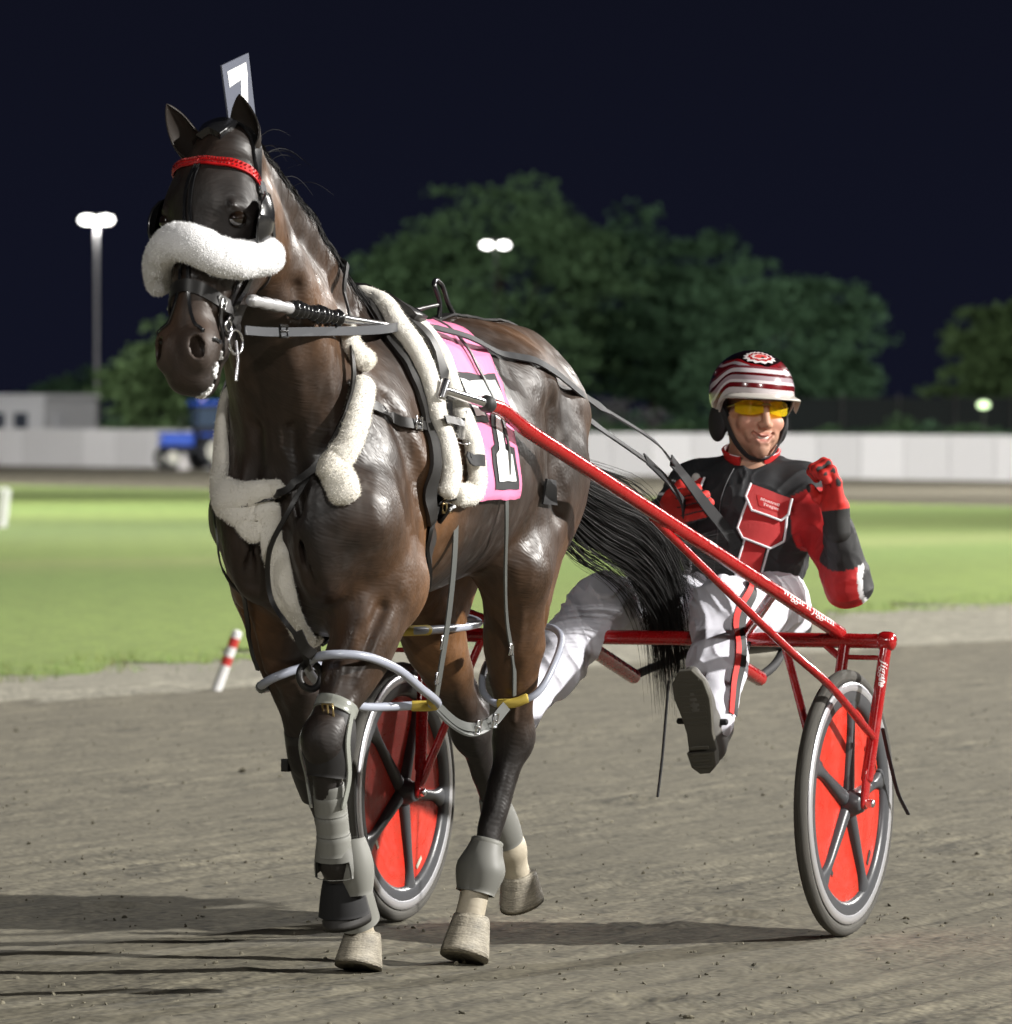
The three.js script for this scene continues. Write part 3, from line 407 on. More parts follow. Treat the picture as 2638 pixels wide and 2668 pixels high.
// legs: joints laid out in the pacing stride
const LEG = {
  lf: { sh: [0.145, 1.08, 2.00], el: [0.15, 0.93, 1.90], kn: [0.10, 0.59, 2.105], fe: [0.09, 0.305, 2.015], co: [0.088, 0.235, 1.972], toe: [0.088, 0.165, 1.955] },
  rf: { sh: [-0.14, 1.08, 1.94], el: [-0.145, 0.92, 1.82], kn: [-0.135, 0.525, 1.67], fe: [-0.125, 0.20, 1.455], co: [-0.125, 0.085, 1.40], toe: [-0.125, 0.012, 1.42] },
  lh: { hip: [0.12, 1.20, 0.94], st: [0.165, 0.96, 1.14], hk: [0.085, 0.545, 0.955], fe: [0.04, 0.235, 1.055], co: [0.022, 0.105, 1.085], toe: [0.02, 0.016, 1.115] },
  rh: { hip: [-0.12, 1.20, 0.90], st: [-0.165, 0.94, 1.04], hk: [-0.13, 0.545, 0.72], fe: [-0.12, 0.235, 0.505], co: [-0.12, 0.165, 0.45], toe: [-0.12, 0.095, 0.425] },
};
const lerp3 = (a, b, t) => [mix(a[0], b[0], t), mix(a[1], b[1], t), mix(a[2], b[2], t)], add3 = (a, b) => [a[0] + b[0], a[1] + b[1], a[2] + b[2]];
for (const k of ['lf', 'rf']) {
  const J = LEG[k], s = k === 'lf' ? 1 : -1;
  HP.push(cone(J.sh, J.el, 0.09, 0.085, 0.08), cone(J.el, lerp3(J.el, J.kn, 0.55), 0.092, 0.058, 0.06), cone(lerp3(J.el, J.kn, 0.5), J.kn, 0.055, 0.043, 0.04));
  HP.push(ball(add3(lerp3(J.el, J.kn, 0.28), [s * 0.01, 0, 0.02]), [0.065, 0.11, 0.075], 0.04));
  HP.push(ball(add3(J.kn, [0, 0.008, 0.004]), [0.047, 0.05, 0.047], 0.03), cone(add3(J.kn, [0, -0.02, 0]), lerp3(J.kn, J.fe, 0.9), 0.036, 0.026, 0.03));
  const bk = V(J.kn[0] - J.fe[0], J.kn[1] - J.fe[1], J.kn[2] - J.fe[2]).normalize(), back = V(0, bk.z, -bk.y).normalize();
  HP.push(cone(add3(J.kn, [0, -0.05 + back.y * 0.02, back.z * 0.024]), add3(J.fe, [0, 0.02 + back.y * 0.02, back.z * 0.018]), 0.017, 0.017, 0.02));
  HP.push(ball(J.fe, 0.037, 0.03), ball(add3(J.fe, [0, -0.01, back.z * 0.022]), 0.024, 0.02), cone(J.fe, J.co, 0.03, 0.034, 0.025));
}
for (const k of ['lh', 'rh']) {
  const J = LEG[k], s = k === 'lh' ? 1 : -1;
  HP.push(cone(J.hip, J.st, 0.135, 0.085, 0.08), cone(add3(J.hip, [-s * 0.02, -0.05, -0.06]), lerp3(J.st, J.hk, 0.4), 0.115, 0.066, 0.07));
  HP.push(cone(J.st, lerp3(J.st, J.hk, 0.6), 0.078, 0.054, 0.05), cone(lerp3(J.st, J.hk, 0.5), J.hk, 0.056, 0.042, 0.05));
  HP.push(cone(add3(lerp3(J.st, J.hk, 0.45), [0, 0.02, -0.05]), add3(J.hk, [0, 0.055, -0.045]), 0.03, 0.022, 0.03));
  HP.push(ball(J.hk, [0.043, 0.06, 0.048], 0.03), ball(add3(J.hk, [0, 0.05, -0.042]), [0.024, 0.035, 0.024], 0.025));
  HP.push(cone(J.hk, lerp3(J.hk, J.fe, 0.92), 0.037, 0.027, 0.03), cone(add3(J.hk, [0, 0.0, -0.04]), add3(J.fe, [0, 0.02, -0.022]), 0.022, 0.017, 0.02));
  HP.push(ball(J.fe, 0.038, 0.03), ball(add3(J.fe, [0, -0.01, -0.024]), 0.024, 0.02), cone(J.fe, J.co, 0.031, 0.036, 0.025));
}
// grooves between muscles, a few raised veins
both((s) => [cut(cone([s * 0.105, 1.62, 2.26], [s * 0.15, 1.27, 2.15], 0.010, 0.014, 0.045)), cut(cone([s * 0.215, 1.40, 1.70], [s * 0.268, 1.02, 1.80], 0.012, 0.014, 0.05)), cut(cone([s * 0.19, 1.36, 1.95], [s * 0.262, 1.14, 1.88], 0.008, 0.012, 0.05)), cut(cone([s * 0.21, 1.30, 0.70], [s * 0.185, 0.98, 0.82], 0.008, 0.012, 0.045)), cut(cone([s * 0.25, 1.34, 1.10], [s * 0.262, 1.10, 1.06], 0.012, 0.012, 0.06)),
  cone([s * 0.225, 1.10, 1.86], [s * 0.215, 0.98, 1.93], 0.006, 0.006, 0.012), cut(cone([s * 0.045, 1.30, 2.16], [s * 0.075, 0.95, 2.13], 0.004, 0.006, 0.04))]);
HP.push(cut(cone([0, 1.20, 2.175], [0, 0.92, 2.12], 0.012, 0.016, 0.05)));
for (const k of ['lf', 'rf']) { const J = LEG[k], s = k === 'lf' ? 1 : -1; HP.push(cut(cone(add3(lerp3(J.el, J.kn, 0.12), [s * 0.055, 0, 0.085]), add3(lerp3(J.el, J.kn, 0.75), [s * 0.03, 0, 0.058]), 0.006, 0.005, 0.035)), cone(add3(lerp3(J.el, J.kn, 0.05), [s * 0.02, 0, 0.098]), add3(lerp3(J.el, J.kn, 0.6), [-s * 0.03, 0, 0.058]), 0.0055, 0.0045, 0.01)); }
for (const k of ['lh', 'rh']) { const J = LEG[k], s = k === 'lh' ? 1 : -1; HP.push(cut(cone(add3(lerp3(J.st, J.hk, 0.2), [s * 0.07, 0, -0.04]), add3(lerp3(J.st, J.hk, 0.8), [s * 0.05, 0, -0.035]), 0.006, 0.006, 0.035)), cone(add3(lerp3(J.st, J.hk, 0.25), [s * 0.045, 0, 0.06]), add3(lerp3(J.st, J.hk, 0.9), [s * 0.02, 0, 0.052]), 0.006, 0.005, 0.012)); }
for (const s of [1, -1]) HP.push(...inFrame(HEAD, [cone([s * 0.05, -0.27, 0.012], [s * 0.058, -0.40, -0.02], 0.005, 0.004, 0.010), cone([s * 0.056, -0.33, -0.005], [s * 0.066, -0.40, -0.06], 0.0045, 0.004, 0.010)]));
const hf0 = field(HP), flesh = (x, y, z) => 0.0075 * fbm(x * 6.5, y * 5, z * 6.5, 2) + 0.0022 * nz(x * 26, y * 20, z * 26);
const horseField = (x, y, z) => hf0(x, y, z) - flesh(x, y, z); horseField.near = (x, y, z, R) => { const g = hf0.near(x, y, z, R); return (a, b, c) => g(a, b, c) - flesh(a, b, c); };
const horse = rigThing('horse', 'dark brown racehorse pacing towards the camera in full harness', 'horse', [0, 0, 1.4]);
const blob = (x, y, z, c, r) => Math.exp(-(((x - c[0]) / r[0]) ** 2) - (((y - c[1]) / r[1]) ** 2) - (((z - c[2]) / r[2]) ** 2));
const coatColour = (x, y, z, o) => {
  // dark bay: near-black with warm brown hair on flank, shoulder, neck and thighs; black lower legs; fine hair streaks
  const ax = Math.abs(x), n = fbm(x * 5 + 3, y * 3.5, z * 5, 3), h = fbm(x * 70, y * 20, z * 70, 2), sheenStreaks = Math.max(0, fbm(x * 34 + 2, y * 13, z * 34, 3) - 0.08) * (blob(ax, y, z, [0.17, 1.27, 2.02], [0.09, 0.2, 0.13]) + 0.8 * blob(ax, y, z, [0.12, 1.48, 2.06], [0.06, 0.16, 0.08]) + 0.7 * blob(ax, y, z, [0.2, 1.34, 1.08], [0.12, 0.14, 0.16]) + 0.4 * blob(ax, y, z, [0.24, 1.05, 1.5], [0.1, 0.1, 0.3]));
  let w = 1.0 * blob(ax, y, z, [0.25, 1.04, 1.80], [0.10, 0.24, 0.14]) + 1.0 * blob(ax, y, z, [0.10, 0.84, 1.0], [0.14, 0.22, 0.24]) + 0.55 * blob(ax, y, z, [0.14, 1.55, 2.1], [0.10, 0.16, 0.16]) + 0.75 * blob(ax, y, z, [0.15, 1.22, 0.68], [0.12, 0.2, 0.13]) + 0.5 * blob(ax, y, z, [0.16, 1.53, 1.0], [0.14, 0.08, 0.16]) + 0.25 * blob(ax, y, z, [0.06, 1.56, 2.62], [0.06, 0.08, 0.08]) + 0.5 * blob(ax, y, z, [0.15, 0.85, 1.95], [0.08, 0.14, 0.1]) + 0.7 * blob(ax, y, z, [0.07, 1.78, 2.36], [0.05, 0.14, 0.06]);
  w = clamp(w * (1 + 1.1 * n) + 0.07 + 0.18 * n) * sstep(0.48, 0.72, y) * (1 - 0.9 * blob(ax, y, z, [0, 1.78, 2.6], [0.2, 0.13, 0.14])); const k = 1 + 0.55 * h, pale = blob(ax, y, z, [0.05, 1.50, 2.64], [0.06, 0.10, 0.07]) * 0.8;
  o[0] = (mix(0.0145, 0.16, w) + 0.03 * pale) * k; o[1] = (mix(0.0115, 0.074, w) + 0.028 * pale) * k; o[2] = (mix(0.0105, 0.028, w) + 0.027 * pale) * k; o[0] += 0.30 * sheenStreaks; o[1] += 0.29 * sheenStreaks; o[2] += 0.28 * sheenStreaks;   // pale streaks painted in as the sheen of wet, sweaty hair
  const lh = y < 0.215 && z > 0.85 && z < 1.3 && x > -0.08, rh = y < 0.28 && z < 0.6, rf = y < 0.14 && x < -0.05 && z > 1.3; if (lh || rh || rf) { const q = 1 + 0.4 * n; o[0] = 0.44 * q; o[1] = 0.39 * q; o[2] = 0.30 * q; }   // white stockings, dusty
};
const hairTex = noiseTexture(512, (u, v) => 0.5 + 0.45 * tileNoise(u, v, 110, 44, 2) + 0.3 * tileNoise(u, v, 20, 14, 6), 3), sweatTex = noiseTexture(512, (u, v) => { const a = tileNoise(u, v, 7, 6, 4) + 0.5 * tileNoise(u, v, 20, 12, 8) + 0.7 * tileNoise(u, v, 90, 30, 12); return 0.66 + 0.42 * a; }, 1.2);
const horseMat = phys({ vertexColors: true, roughness: 0.72, roughnessMap: sweatTex, bumpMap: hairTex, bumpScale: 0.0012, specularIntensity: 1, clearcoat: 0.0 });
const t0 = Date.now();
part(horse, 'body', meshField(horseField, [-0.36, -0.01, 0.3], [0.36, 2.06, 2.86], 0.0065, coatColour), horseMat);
console.log('horse', Date.now() - t0);
// hooves
const hoofTex = noiseTexture(256, (u, v) => { const k = 0.57 + 0.14 * tileNoise(u, v, 8, 30, 3) + 0.16 * tileNoise(u, v, 5, 5, 7) + 0.14 * tileNoise(u, v, 40, 40, 9); return [k, k * 0.955, k * 0.86]; }, 1, true);
const hoofMat = phys({ map: hoofTex, bumpMap: noiseTexture(128, (u, v) => 0.5 + 0.3 * tileNoise(u, v, 4, 26, 3) + 0.3 * tileNoise(u, v, 24, 24, 5)), bumpScale: 0.003, roughness: 0.65 }), darkHoofMat = std({ color: rgb(0.03, 0.028, 0.027), roughness: 0.6 });
function hoof(co, toe, yawDir, mat, scale = 1) {
  const C = v3(co), T = v3(toe), ax = C.clone().sub(T), h = ax.length() + 0.012, pos = [], idx = [], uv = [], up = ax.clone().normalize();
  const F = v3(yawDir).sub(up.clone().multiplyScalar(v3(yawDir).dot(up))).normalize(), X = up.clone().cross(F), n = 28, rows = 7;
  for (let r = 0; r <= rows; r++) { const t = r / rows; for (let j = 0; j < n; j++) { const a = (j / n) * 2 * Math.PI, fr = Math.max(0, Math.cos(a)), rad = mix(0.056, 0.044, t) * scale * (r === 0 ? 0.96 : 1) * (1 + 0.012 * Math.sin(t * 22)), sl = 0.028 * (1 - t) * fr; const q = T.clone().addScaledVector(up, h * (t * (1 - 0.16 * Math.max(0, -Math.cos(a)) * 1)) - 0.004).addScaledVector(X, Math.sin(a) * rad).addScaledVector(F, Math.cos(a) * rad * 1.06 + sl - 0.01); pos.push(q.x, q.y, q.z); uv.push(Math.abs(j / n - 0.5) * 2, t); } }
  for (let r = 0; r < rows; r++) for (let j = 0; j < n; j++) { const a = r * n + j, b = r * n + (j + 1) % n; idx.push(a, b, a + n, b, b + n, a + n); }
  const c0 = pos.length / 3; const q = T.clone().addScaledVector(up, 0.006); pos.push(q.x, q.y, q.z); uv.push(0, 0); for (let j = 0; j < n; j++) idx.push(c0, (j + 1) % n, j);
  const c1 = c0 + 1; const q1 = C.clone().addScaledVector(up, 0.01); pos.push(q1.x, q1.y, q1.z); uv.push(0, 1); for (let j = 0; j < n; j++) idx.push(c1, rows * n + j, rows * n + (j + 1) % n);
  return part(horse, 'hoof', makeGeo(pos, idx, null, uv), mat);
}
hoof(LEG.lf.co, LEG.lf.toe, [0, 0, 1], darkHoofMat); hoof(LEG.rf.co, LEG.rf.toe, [0, 0, 1], hoofMat); hoof(LEG.lh.co, LEG.lh.toe, [-0.1, 0, 1], hoofMat, 1.02); hoof(LEG.rh.co, LEG.rh.toe, [0, 0, 1], hoofMat);

// ears: two cupped blades joined to the body
function earShape(base, tip, open, w) {
  const B = v3(base), T = v3(tip), ax = T.clone().sub(B), L = ax.length(), up = ax.clone().normalize(), F = v3(open).sub(up.clone().multiplyScalar(v3(open).dot(up))).normalize(), X = up.clone().cross(F), pos = [], idx = [], n = 18, rows = 14;
  for (let side = 0; side < 2; side++) for (let r = 0; r <= rows; r++) {
    const t = r / rows, hw = w * Math.pow(Math.max(0.0001, Math.sin(Math.PI * Math.min(1, 0.16 + 0.84 * t))), 0.75), half = mix(2.5, 1.25, sstep(0, 0.55, t));
    for (let j = 0; j <= n; j++) { const a = mix(-half, half, j / n), rad = Math.max(0.0006, hw - side * 0.0035); const q = B.clone().addScaledVector(up, t * L).addScaledVector(X, Math.sin(a) * rad * 1.05).addScaledVector(F, -Math.cos(a) * rad * 0.75 + 0.012 * t * (1 - t) * 2 - 0.004 + t * t * 0.012); pos.push(q.x, q.y, q.z); }
  }
  const S = (rows + 1) * (n + 1);
  for (let r = 0; r < rows; r++) for (let j = 0; j < n; j++) { const a = r * (n + 1) + j; idx.push(a, a + 1, a + n + 1, a + 1, a + n + 2, a + n + 1); const b = a + S; idx.push(b, b + n + 1, b + 1, b + 1, b + n + 1, b + n + 2); }
  for (let r = 0; r < rows; r++) for (const j of [0, n]) { const a = r * (n + 1) + j, b = a + n + 1; idx.push(a, b, a + S, b, b + S, a + S); }
  return makeGeo(pos, idx);
}
// ears, eyes, mane and tail
const hairMat = phys({ color: rgb(0.006, 0.0055, 0.0055), roughness: 0.8 });
const earMat = phys({ color: rgb(0.02, 0.015, 0.012), roughness: 0.5 });
part(horse, 'ear', earShape([-0.052, 1.90, 2.445], [-0.085, 2.028, 2.552], [0.75, -0.1, 0.6], 0.033), earMat);
part(horse, 'ear', earShape([0.052, 1.905, 2.415], [0.05, 2.052, 2.44], [-0.1, -0.15, 1], 0.040), earMat);
for (const s of [1, -1]) { const c = onHead(s * 0.0915, -0.196, 0.011); part(horse, 'eye', new THREE.SphereGeometry(0.0225, 24, 18).translate(c.x, c.y, c.z), phys({ color: rgb(0.012, 0.007, 0.004), roughness: 0.05, clearcoat: 1 })); }
// hair: tapering flat strands along given guide curves
function strands(list, mat) { // list of [points, width]
  const pos = [], idx = [], uv = [];
  for (const [P, w] of list) {
    const n = P.length, o = pos.length / 3, s = V(rr(-1, 1), rr(-1, 1), rr(-1, 1)).normalize();
    for (let i = 0; i < n; i++) { const t = P[Math.min(n - 1, i + 1)].clone().sub(P[Math.max(0, i - 1)]).normalize(), d = t.cross(s).normalize(), k = w * (1 - 0.85 * Math.pow(i / (n - 1), 2)); pos.push(P[i].x + d.x * k, P[i].y + d.y * k, P[i].z + d.z * k, P[i].x - d.x * k, P[i].y - d.y * k, P[i].z - d.z * k); uv.push(0, i, 1, i); }
    for (let i = 0; i < n - 1; i++) { const a = o + i * 2; idx.push(a, a + 1, a + 2, a + 1, a + 3, a + 2); }
  }
  return makeGeo(pos, idx, null, uv);
}
{
  const list = [], crest = curve([[0, 1.60, 1.66], [0, 1.67, 1.87], [0, 1.80, 2.05], [0, 1.91, 2.23], [0, 1.965, 2.37]], 60);
  for (let k = 0; k < 520; k++) {
    const u = rnd(), c = crest[Math.floor(u * 60)].clone(), root = snap(horseField, c.add(V(rr(-0.012, 0.02), 0, rr(-0.01, 0.01))), -0.002), len = mix(0.30, 0.05, Math.pow(u, 0.55)) * rr(0.6, 1.1), P = [root.clone()], q = root.clone(); let dir = V(rr(0.8, 1.2), rr(-0.1, 0.25), rr(-0.8, -0.3)).normalize();
    for (let i = 1; i < 9; i++) { dir.addScaledVector(V(0.02, -0.42, -0.09 + rr(-0.05, 0.05)), 0.5).normalize(); q.addScaledVector(dir, len / 8); const d = horseField(q.x, q.y, q.z); if (d < 0.004 || d > 0.012) q.addScaledVector(grad(horseField, q, 0.01), 0.003 - d + rr(0, 0.004)); P.push(q.clone()); }
    list.push([P, rr(0.0008, 0.0018)]);
  }
  for (let k = 0; k < 9; k++) { const u = rr(0.55, 0.95), root = crest[Math.floor(u * 60)].clone(), P = []; const e = root.clone().add(V(rr(0.03, 0.12), rr(-0.03, 0.07), rr(-0.16, -0.06))); for (let i = 0; i < 8; i++) { const t = i / 7, p = root.clone().lerp(e, t); p.y += 0.03 * Math.sin(t * 3) - 0.02 * t; P.push(p); } list.push([P, 0.0008]); }
  part(horse, 'mane', strands(list, hairMat), hairMat);
}
{
  const g0 = [[0, 1.41, 0.66], [0, 1.32, 0.62], [0.005, 1.21, 0.57], [0.012, 1.13, 0.46], [0.02, 1.075, 0.29], [0.03, 1.03, 0.11], [0.03, 0.96, -0.05], [0.03, 0.86, -0.16], [0.03, 0.75, -0.205], [0.03, 0.60, -0.235]], list = [];
  for (let k = 0; k < 5200; k++) {
    const a = rr(0, 6.283), r = Math.sqrt(rnd()), sx = Math.cos(a) * r, sy = Math.sin(a) * r, st = Math.floor(rr(0, 4)), stray = rnd() < 0.1 ? 1.9 : 1, cut_ = rr(0.55, 1.02), jx = rr(-1, 1) * 0.03, jy = rr(-1, 1) * 0.03, jz = rr(-1, 1) * 0.04;
    const P = curve(g0.slice(Math.min(st, 3)).map((p, i, arr) => { const t = (i + Math.min(st, 3)) / (g0.length - 1), w = stray * mix(0.02, mix(0.075, 0.05, t), sstep(0.1, 0.55, t)); return [p[0] + sx * w * 0.75 + jx * t, p[1] + sy * w * 1.15 + jy * t, p[2] + (sx * 0.3 - sy * 0.5) * w + jz * t]; }), 22);
    list.push([P.slice(0, Math.max(8, Math.floor(23 * cut_))), rr(0.0006, 0.0016)]);
  }
  for (let k = 0; k < 900; k++) { const a = rr(0, 1), b = rr(-1, 1), e = [0.05 + rr(-0.06, 0.10), mix(0.98, 0.80, a) + rr(-0.05, 0.06), mix(-0.42, -0.20, a) + rr(-0.1, 0.1)]; list.push([curve([[0.005, 1.22 + b * 0.03, 0.57], [0.015 + b * 0.02, 1.14 + b * 0.035, 0.44], [0.03 + b * 0.02, 1.085 + b * 0.04, 0.22], [0.04 + b * 0.02, 1.035 + b * 0.05, -0.02], [0.045 + b * 0.03, mix(1.0, 0.93, a), -0.18], e], 20), rr(0.0005, 0.0010)]); }
  part(horse, 'tail', strands(list, hairMat), hairMat);
}

{ // froth at the mouth
  const bits = []; for (const [x, y, z, n, sp] of [[0.052, -0.525, -0.065, 26, 0.015], [0.040, -0.575, -0.080, 26, 0.018], [0.055, -0.485, -0.075, 9, 0.010], [0.02, -0.590, -0.085, 10, 0.014]]) for (let k = 0; k < n; k++) { const q = snap(horseField, onHead(x + rr(-1, 1) * sp * 0.8, y + rr(-1, 1) * sp, z + rr(-1, 1) * sp * 0.8), 0.001), g = new THREE.IcosahedronGeometry(rr(0.0015, 0.0055), 2); g.scale(1, rr(0.8, 1.5), 1); g.translate(q.x, q.y, q.z); bits.push(g); }
  const fm = part(horse, 'froth', merge(bits), phys({ color: rgb(0.8, 0.8, 0.8), roughness: 0.3 })); fm.userData.kind = 'stuff';
}
// ---------- the sulky ----------
const leather = phys({ color: rgb(0.014, 0.013, 0.013), roughness: 0.42, clearcoat: 0.15, clearcoatRoughness: 0.3 });
const webbing = std({ color: rgb(0.02, 0.02, 0.022), roughness: 0.75 });
const lineMat = phys({ color: rgb(0.075, 0.078, 0.085), roughness: 0.38 });
const steel = std({ color: rgb(0.72, 0.72, 0.74), metalness: 1, roughness: 0.2 });
const brass = std({ color: rgb(0.75, 0.58, 0.28), metalness: 1, roughness: 0.28 });
const rubber = std({ color: rgb(0.02, 0.02, 0.02), roughness: 0.6 });
const redPaint = phys({ color: rgb(0.36, 0.008, 0.009), roughness: 0.42, clearcoat: 0.8, clearcoatRoughness: 0.12 });
const line = (a, b, n = 2) => { const o = []; for (let i = 0; i <= n; i++) o.push(lerp3(a, b, i / n)); return o; };
const sulky = rigThing('sulky', 'red two-wheeled racing sulky with orange disc wheels behind the horse', 'sulky', [0, 0, 0]);
part(sulky, 'arch', merge([tube(line([-0.70, 0.75, -0.09], [0.70, 0.75, -0.09], 8), 0.019, 14), tube([[0.69, 0.75, -0.09], [0.712, 0.75, -0.09]], 0.025, 14), tube([[-0.69, 0.75, -0.09], [-0.712, 0.75, -0.09]], 0.025, 14)]), redPaint);
function canvasTex(w, h, draw) { const c = document.createElement('canvas'); c.width = w; c.height = h; draw(c.getContext('2d'), w, h); const t = new THREE.CanvasTexture(c); t.colorSpace = THREE.SRGBColorSpace; t.anisotropy = 8; return t; }
const css = (r, g, b) => '#' + new THREE.Color().setRGB(r, g, b).getHexString();
// a curved print patch on a tube between a and b, facing dir
function tubePrint(a, b, r, dir, arc, n = 8) {
  const A = v3(a), B = v3(b), T = B.clone().sub(A), L = T.length(); T.normalize();
  const D = v3(dir).sub(T.clone().multiplyScalar(v3(dir).dot(T))).normalize(), S = T.clone().cross(D), pos = [], uv = [], idx = [], nor = [];
  for (let i = 0; i <= 6; i++) for (let j = 0; j <= n; j++) { const th = (j / n - 0.5) * arc, d = D.clone().multiplyScalar(Math.cos(th)).addScaledVector(S, Math.sin(th)), q = A.clone().addScaledVector(T, L * i / 6).addScaledVector(d, r); pos.push(q.x, q.y, q.z); nor.push(d.x, d.y, d.z); uv.push(i / 6, 1 - j / n); }
  for (let i = 0; i < 6; i++) for (let j = 0; j < n; j++) { const a0 = i * (n + 1) + j; idx.push(a0, a0 + 1, a0 + n + 1, a0 + 1, a0 + n + 2, a0 + n + 1); }
  return makeGeo(pos, idx, nor, uv);
}
const printMat = (tex) => phys({ map: tex, roughness: 0.28, clearcoat: 0.8, clearcoatRoughness: 0.12 });
const shaftPts = (s) => [[s * 0.288 + 0.025, 1.356, 1.595], [s * 0.294 + 0.024, 1.346, 1.53], [s * 0.300 + 0.022, 1.318, 1.449], ...line([s * 0.305 + 0.02, 1.30, 1.40], [s * 0.575, 0.768, -0.09], 8)];
for (const s of [1, -1]) {
  const sh = part(sulky, 'shaft', tube(curve(shaftPts(s), 40), 0.0178, 14), redPaint);
  part(sh, 'tip_coupling', merge([tube(line([s * 0.262 + 0.025, 1.388, 1.79], [s * 0.287 + 0.025, 1.358, 1.60], 24), (t) => 0.0115 + 0.0025 * Math.sin(t * 75), 12), tube([[s * 0.258 + 0.025, 1.372, 1.80], [s * 0.262 + 0.025, 1.41, 1.782]], 0.012, 10)]), steel);
  part(sh, 'collar', tube(line([s * 0.287 + 0.025, 1.359, 1.605], [s * 0.289 + 0.025, 1.3555, 1.588]), 0.0205, 14), rubber);
  part(sulky, 'stay', tube(curve([[s * 0.412, 1.078, 0.80], [s * 0.445, 1.01, 0.70], [s * 0.60, 0.735, 0.33], [s * 0.655, 0.655, 0.225], [s * 0.69, 0.51, -0.015]], 30), 0.0105, 10), redPaint);
  part(sulky, 'outer_fork', merge([tube(line([s * 0.70, 0.745, -0.088], [s * 0.676, 0.40, -0.012], 3), 0.016, 12), tube(line([s * 0.676, 0.42, -0.016], [s * 0.672, 0.335, 0.0], 3), 0.02, 12, false, true, 0.5)]), redPaint);
  part(sulky, 'inner_fork', merge([tube(line([s * 0.588, 0.75, -0.09], [s * 0.566, 0.40, -0.012], 3), 0.0155, 12), tube(line([s * 0.566, 0.42, -0.016], [s * 0.566, 0.335, 0.0], 3), 0.02, 12, false, true, 0.5)]), redPaint);
  part(sulky, 'fork_brace', merge([tube([[s * 0.588, 0.708, -0.083], [s * 0.697, 0.708, -0.083]], 0.0065, 8), tube([[s * 0.52, 0.75, -0.09], [s * 0.583, 0.702, -0.082]], 0.0095, 8), tube([[s * 0.31, 0.757, -0.09], [s * 0.515, 0.88, 0.235]], 0.013, 8)]), redPaint);
  part(sulky, 'inner_stay', tube(line([s * 0.42, 0.75, -0.09], [s * 0.562, 0.36, -0.004], 3), 0.011, 10), redPaint);
  part(sulky, 'axle_bolt', tube([[s * 0.55, 0.34, 0], [s * 0.695, 0.34, 0]], 0.011, 10), steel);
  part(sulky, 'seat_rail', tube(line([s * 0.17, 0.75, -0.10], [s * 0.18, 0.628, -0.55], 4), 0.020, 14), redPaint);
  part(sulky, 'foot_stirrup', merge([tube(curve([[s * 0.33, 0.745, -0.08], [s * 0.34, 0.66, 0.02], [s * 0.345, 0.565, 0.10], [s * 0.30, 0.55, 0.13], [s * 0.24, 0.56, 0.12]], 16), 0.006, 8), tube([[s * 0.24, 0.55, 0.19], [s * 0.37, 0.55, 0.19]], 0.008, 8), tube([[s * 0.345, 0.565, 0.10], [s * 0.345, 0.55, 0.19]], 0.006, 8)]), webbing);
}
{ // writing on the left shaft and on the left fork
  const shaft = sulky.children.find((c) => c.name === 'shaft'), fork = sulky.children.find((c) => c.name === 'outer_fork');
  const at = (t) => lerp3([0.325, 1.30, 1.40], [0.575, 0.768, -0.09], t), script = (ctx, w, h, text, size) => { ctx.fillStyle = css(0.36, 0.008, 0.009); ctx.fillRect(0, 0, w, h); ctx.fillStyle = '#f4f0f0'; ctx.textBaseline = 'middle'; ctx.textAlign = 'center'; ctx.setTransform(1, 0, -0.35, 1, w / 2 + h * 0.17, h / 2); ctx.font = 'bold ' + size + 'px serif'; ctx.fillText(text, 0, 0); };
  part(shaft, 'name_lettering', tubePrint(at(0.775), at(0.965), 0.0183, [0.75, 0.55, 0.35], 1.9), printMat(canvasTex(1024, 128, (c, w, h) => script(c, w, h, 'Wiggle It Jiggleit', 112))));
  part(shaft, 'maker_mark', tubePrint(at(0.715), at(0.745), 0.0183, [0.75, 0.65, 0.35], 1.2), printMat(canvasTex(128, 128, (c, w, h) => { c.fillStyle = css(0.36, 0.008, 0.009); c.fillRect(0, 0, w, h); c.fillStyle = '#f0ecec'; c.beginPath(); c.ellipse(64, 64, 52, 34, 0, 0, 7); c.fill(); c.fillStyle = css(0.36, 0.008, 0.009); c.fillRect(58, 34, 7, 60); })));
  part(shaft, 'maker_mark', tubePrint(at(0.545), at(0.575), 0.0183, [0.75, 0.65, 0.35], 1.2), printMat(canvasTex(128, 128, (c, w, h) => { c.fillStyle = css(0.36, 0.008, 0.009); c.fillRect(0, 0, w, h); c.fillStyle = '#f0ecec'; c.fillRect(14, 30, 44, 70); c.fillRect(70, 30, 44, 70); })));
  part(fork, 'fork_lettering', tubePrint(lerp3([0.70, 0.745, -0.088], [0.676, 0.40, -0.012], 0.10), lerp3([0.70, 0.745, -0.088], [0.676, 0.40, -0.012], 0.34), 0.0165, [0.5, 0.1, 0.9], 1.9), printMat(canvasTex(256, 96, (c, w, h) => { script(c, w, h, 'jiggle', 74); c.setTransform(1, 0, 0, 1, 0, 0); c.fillStyle = '#f0ecec'; for (const x of [168, 186, 204, 222]) c.fillRect(x, 26, 10, 44); })));
}
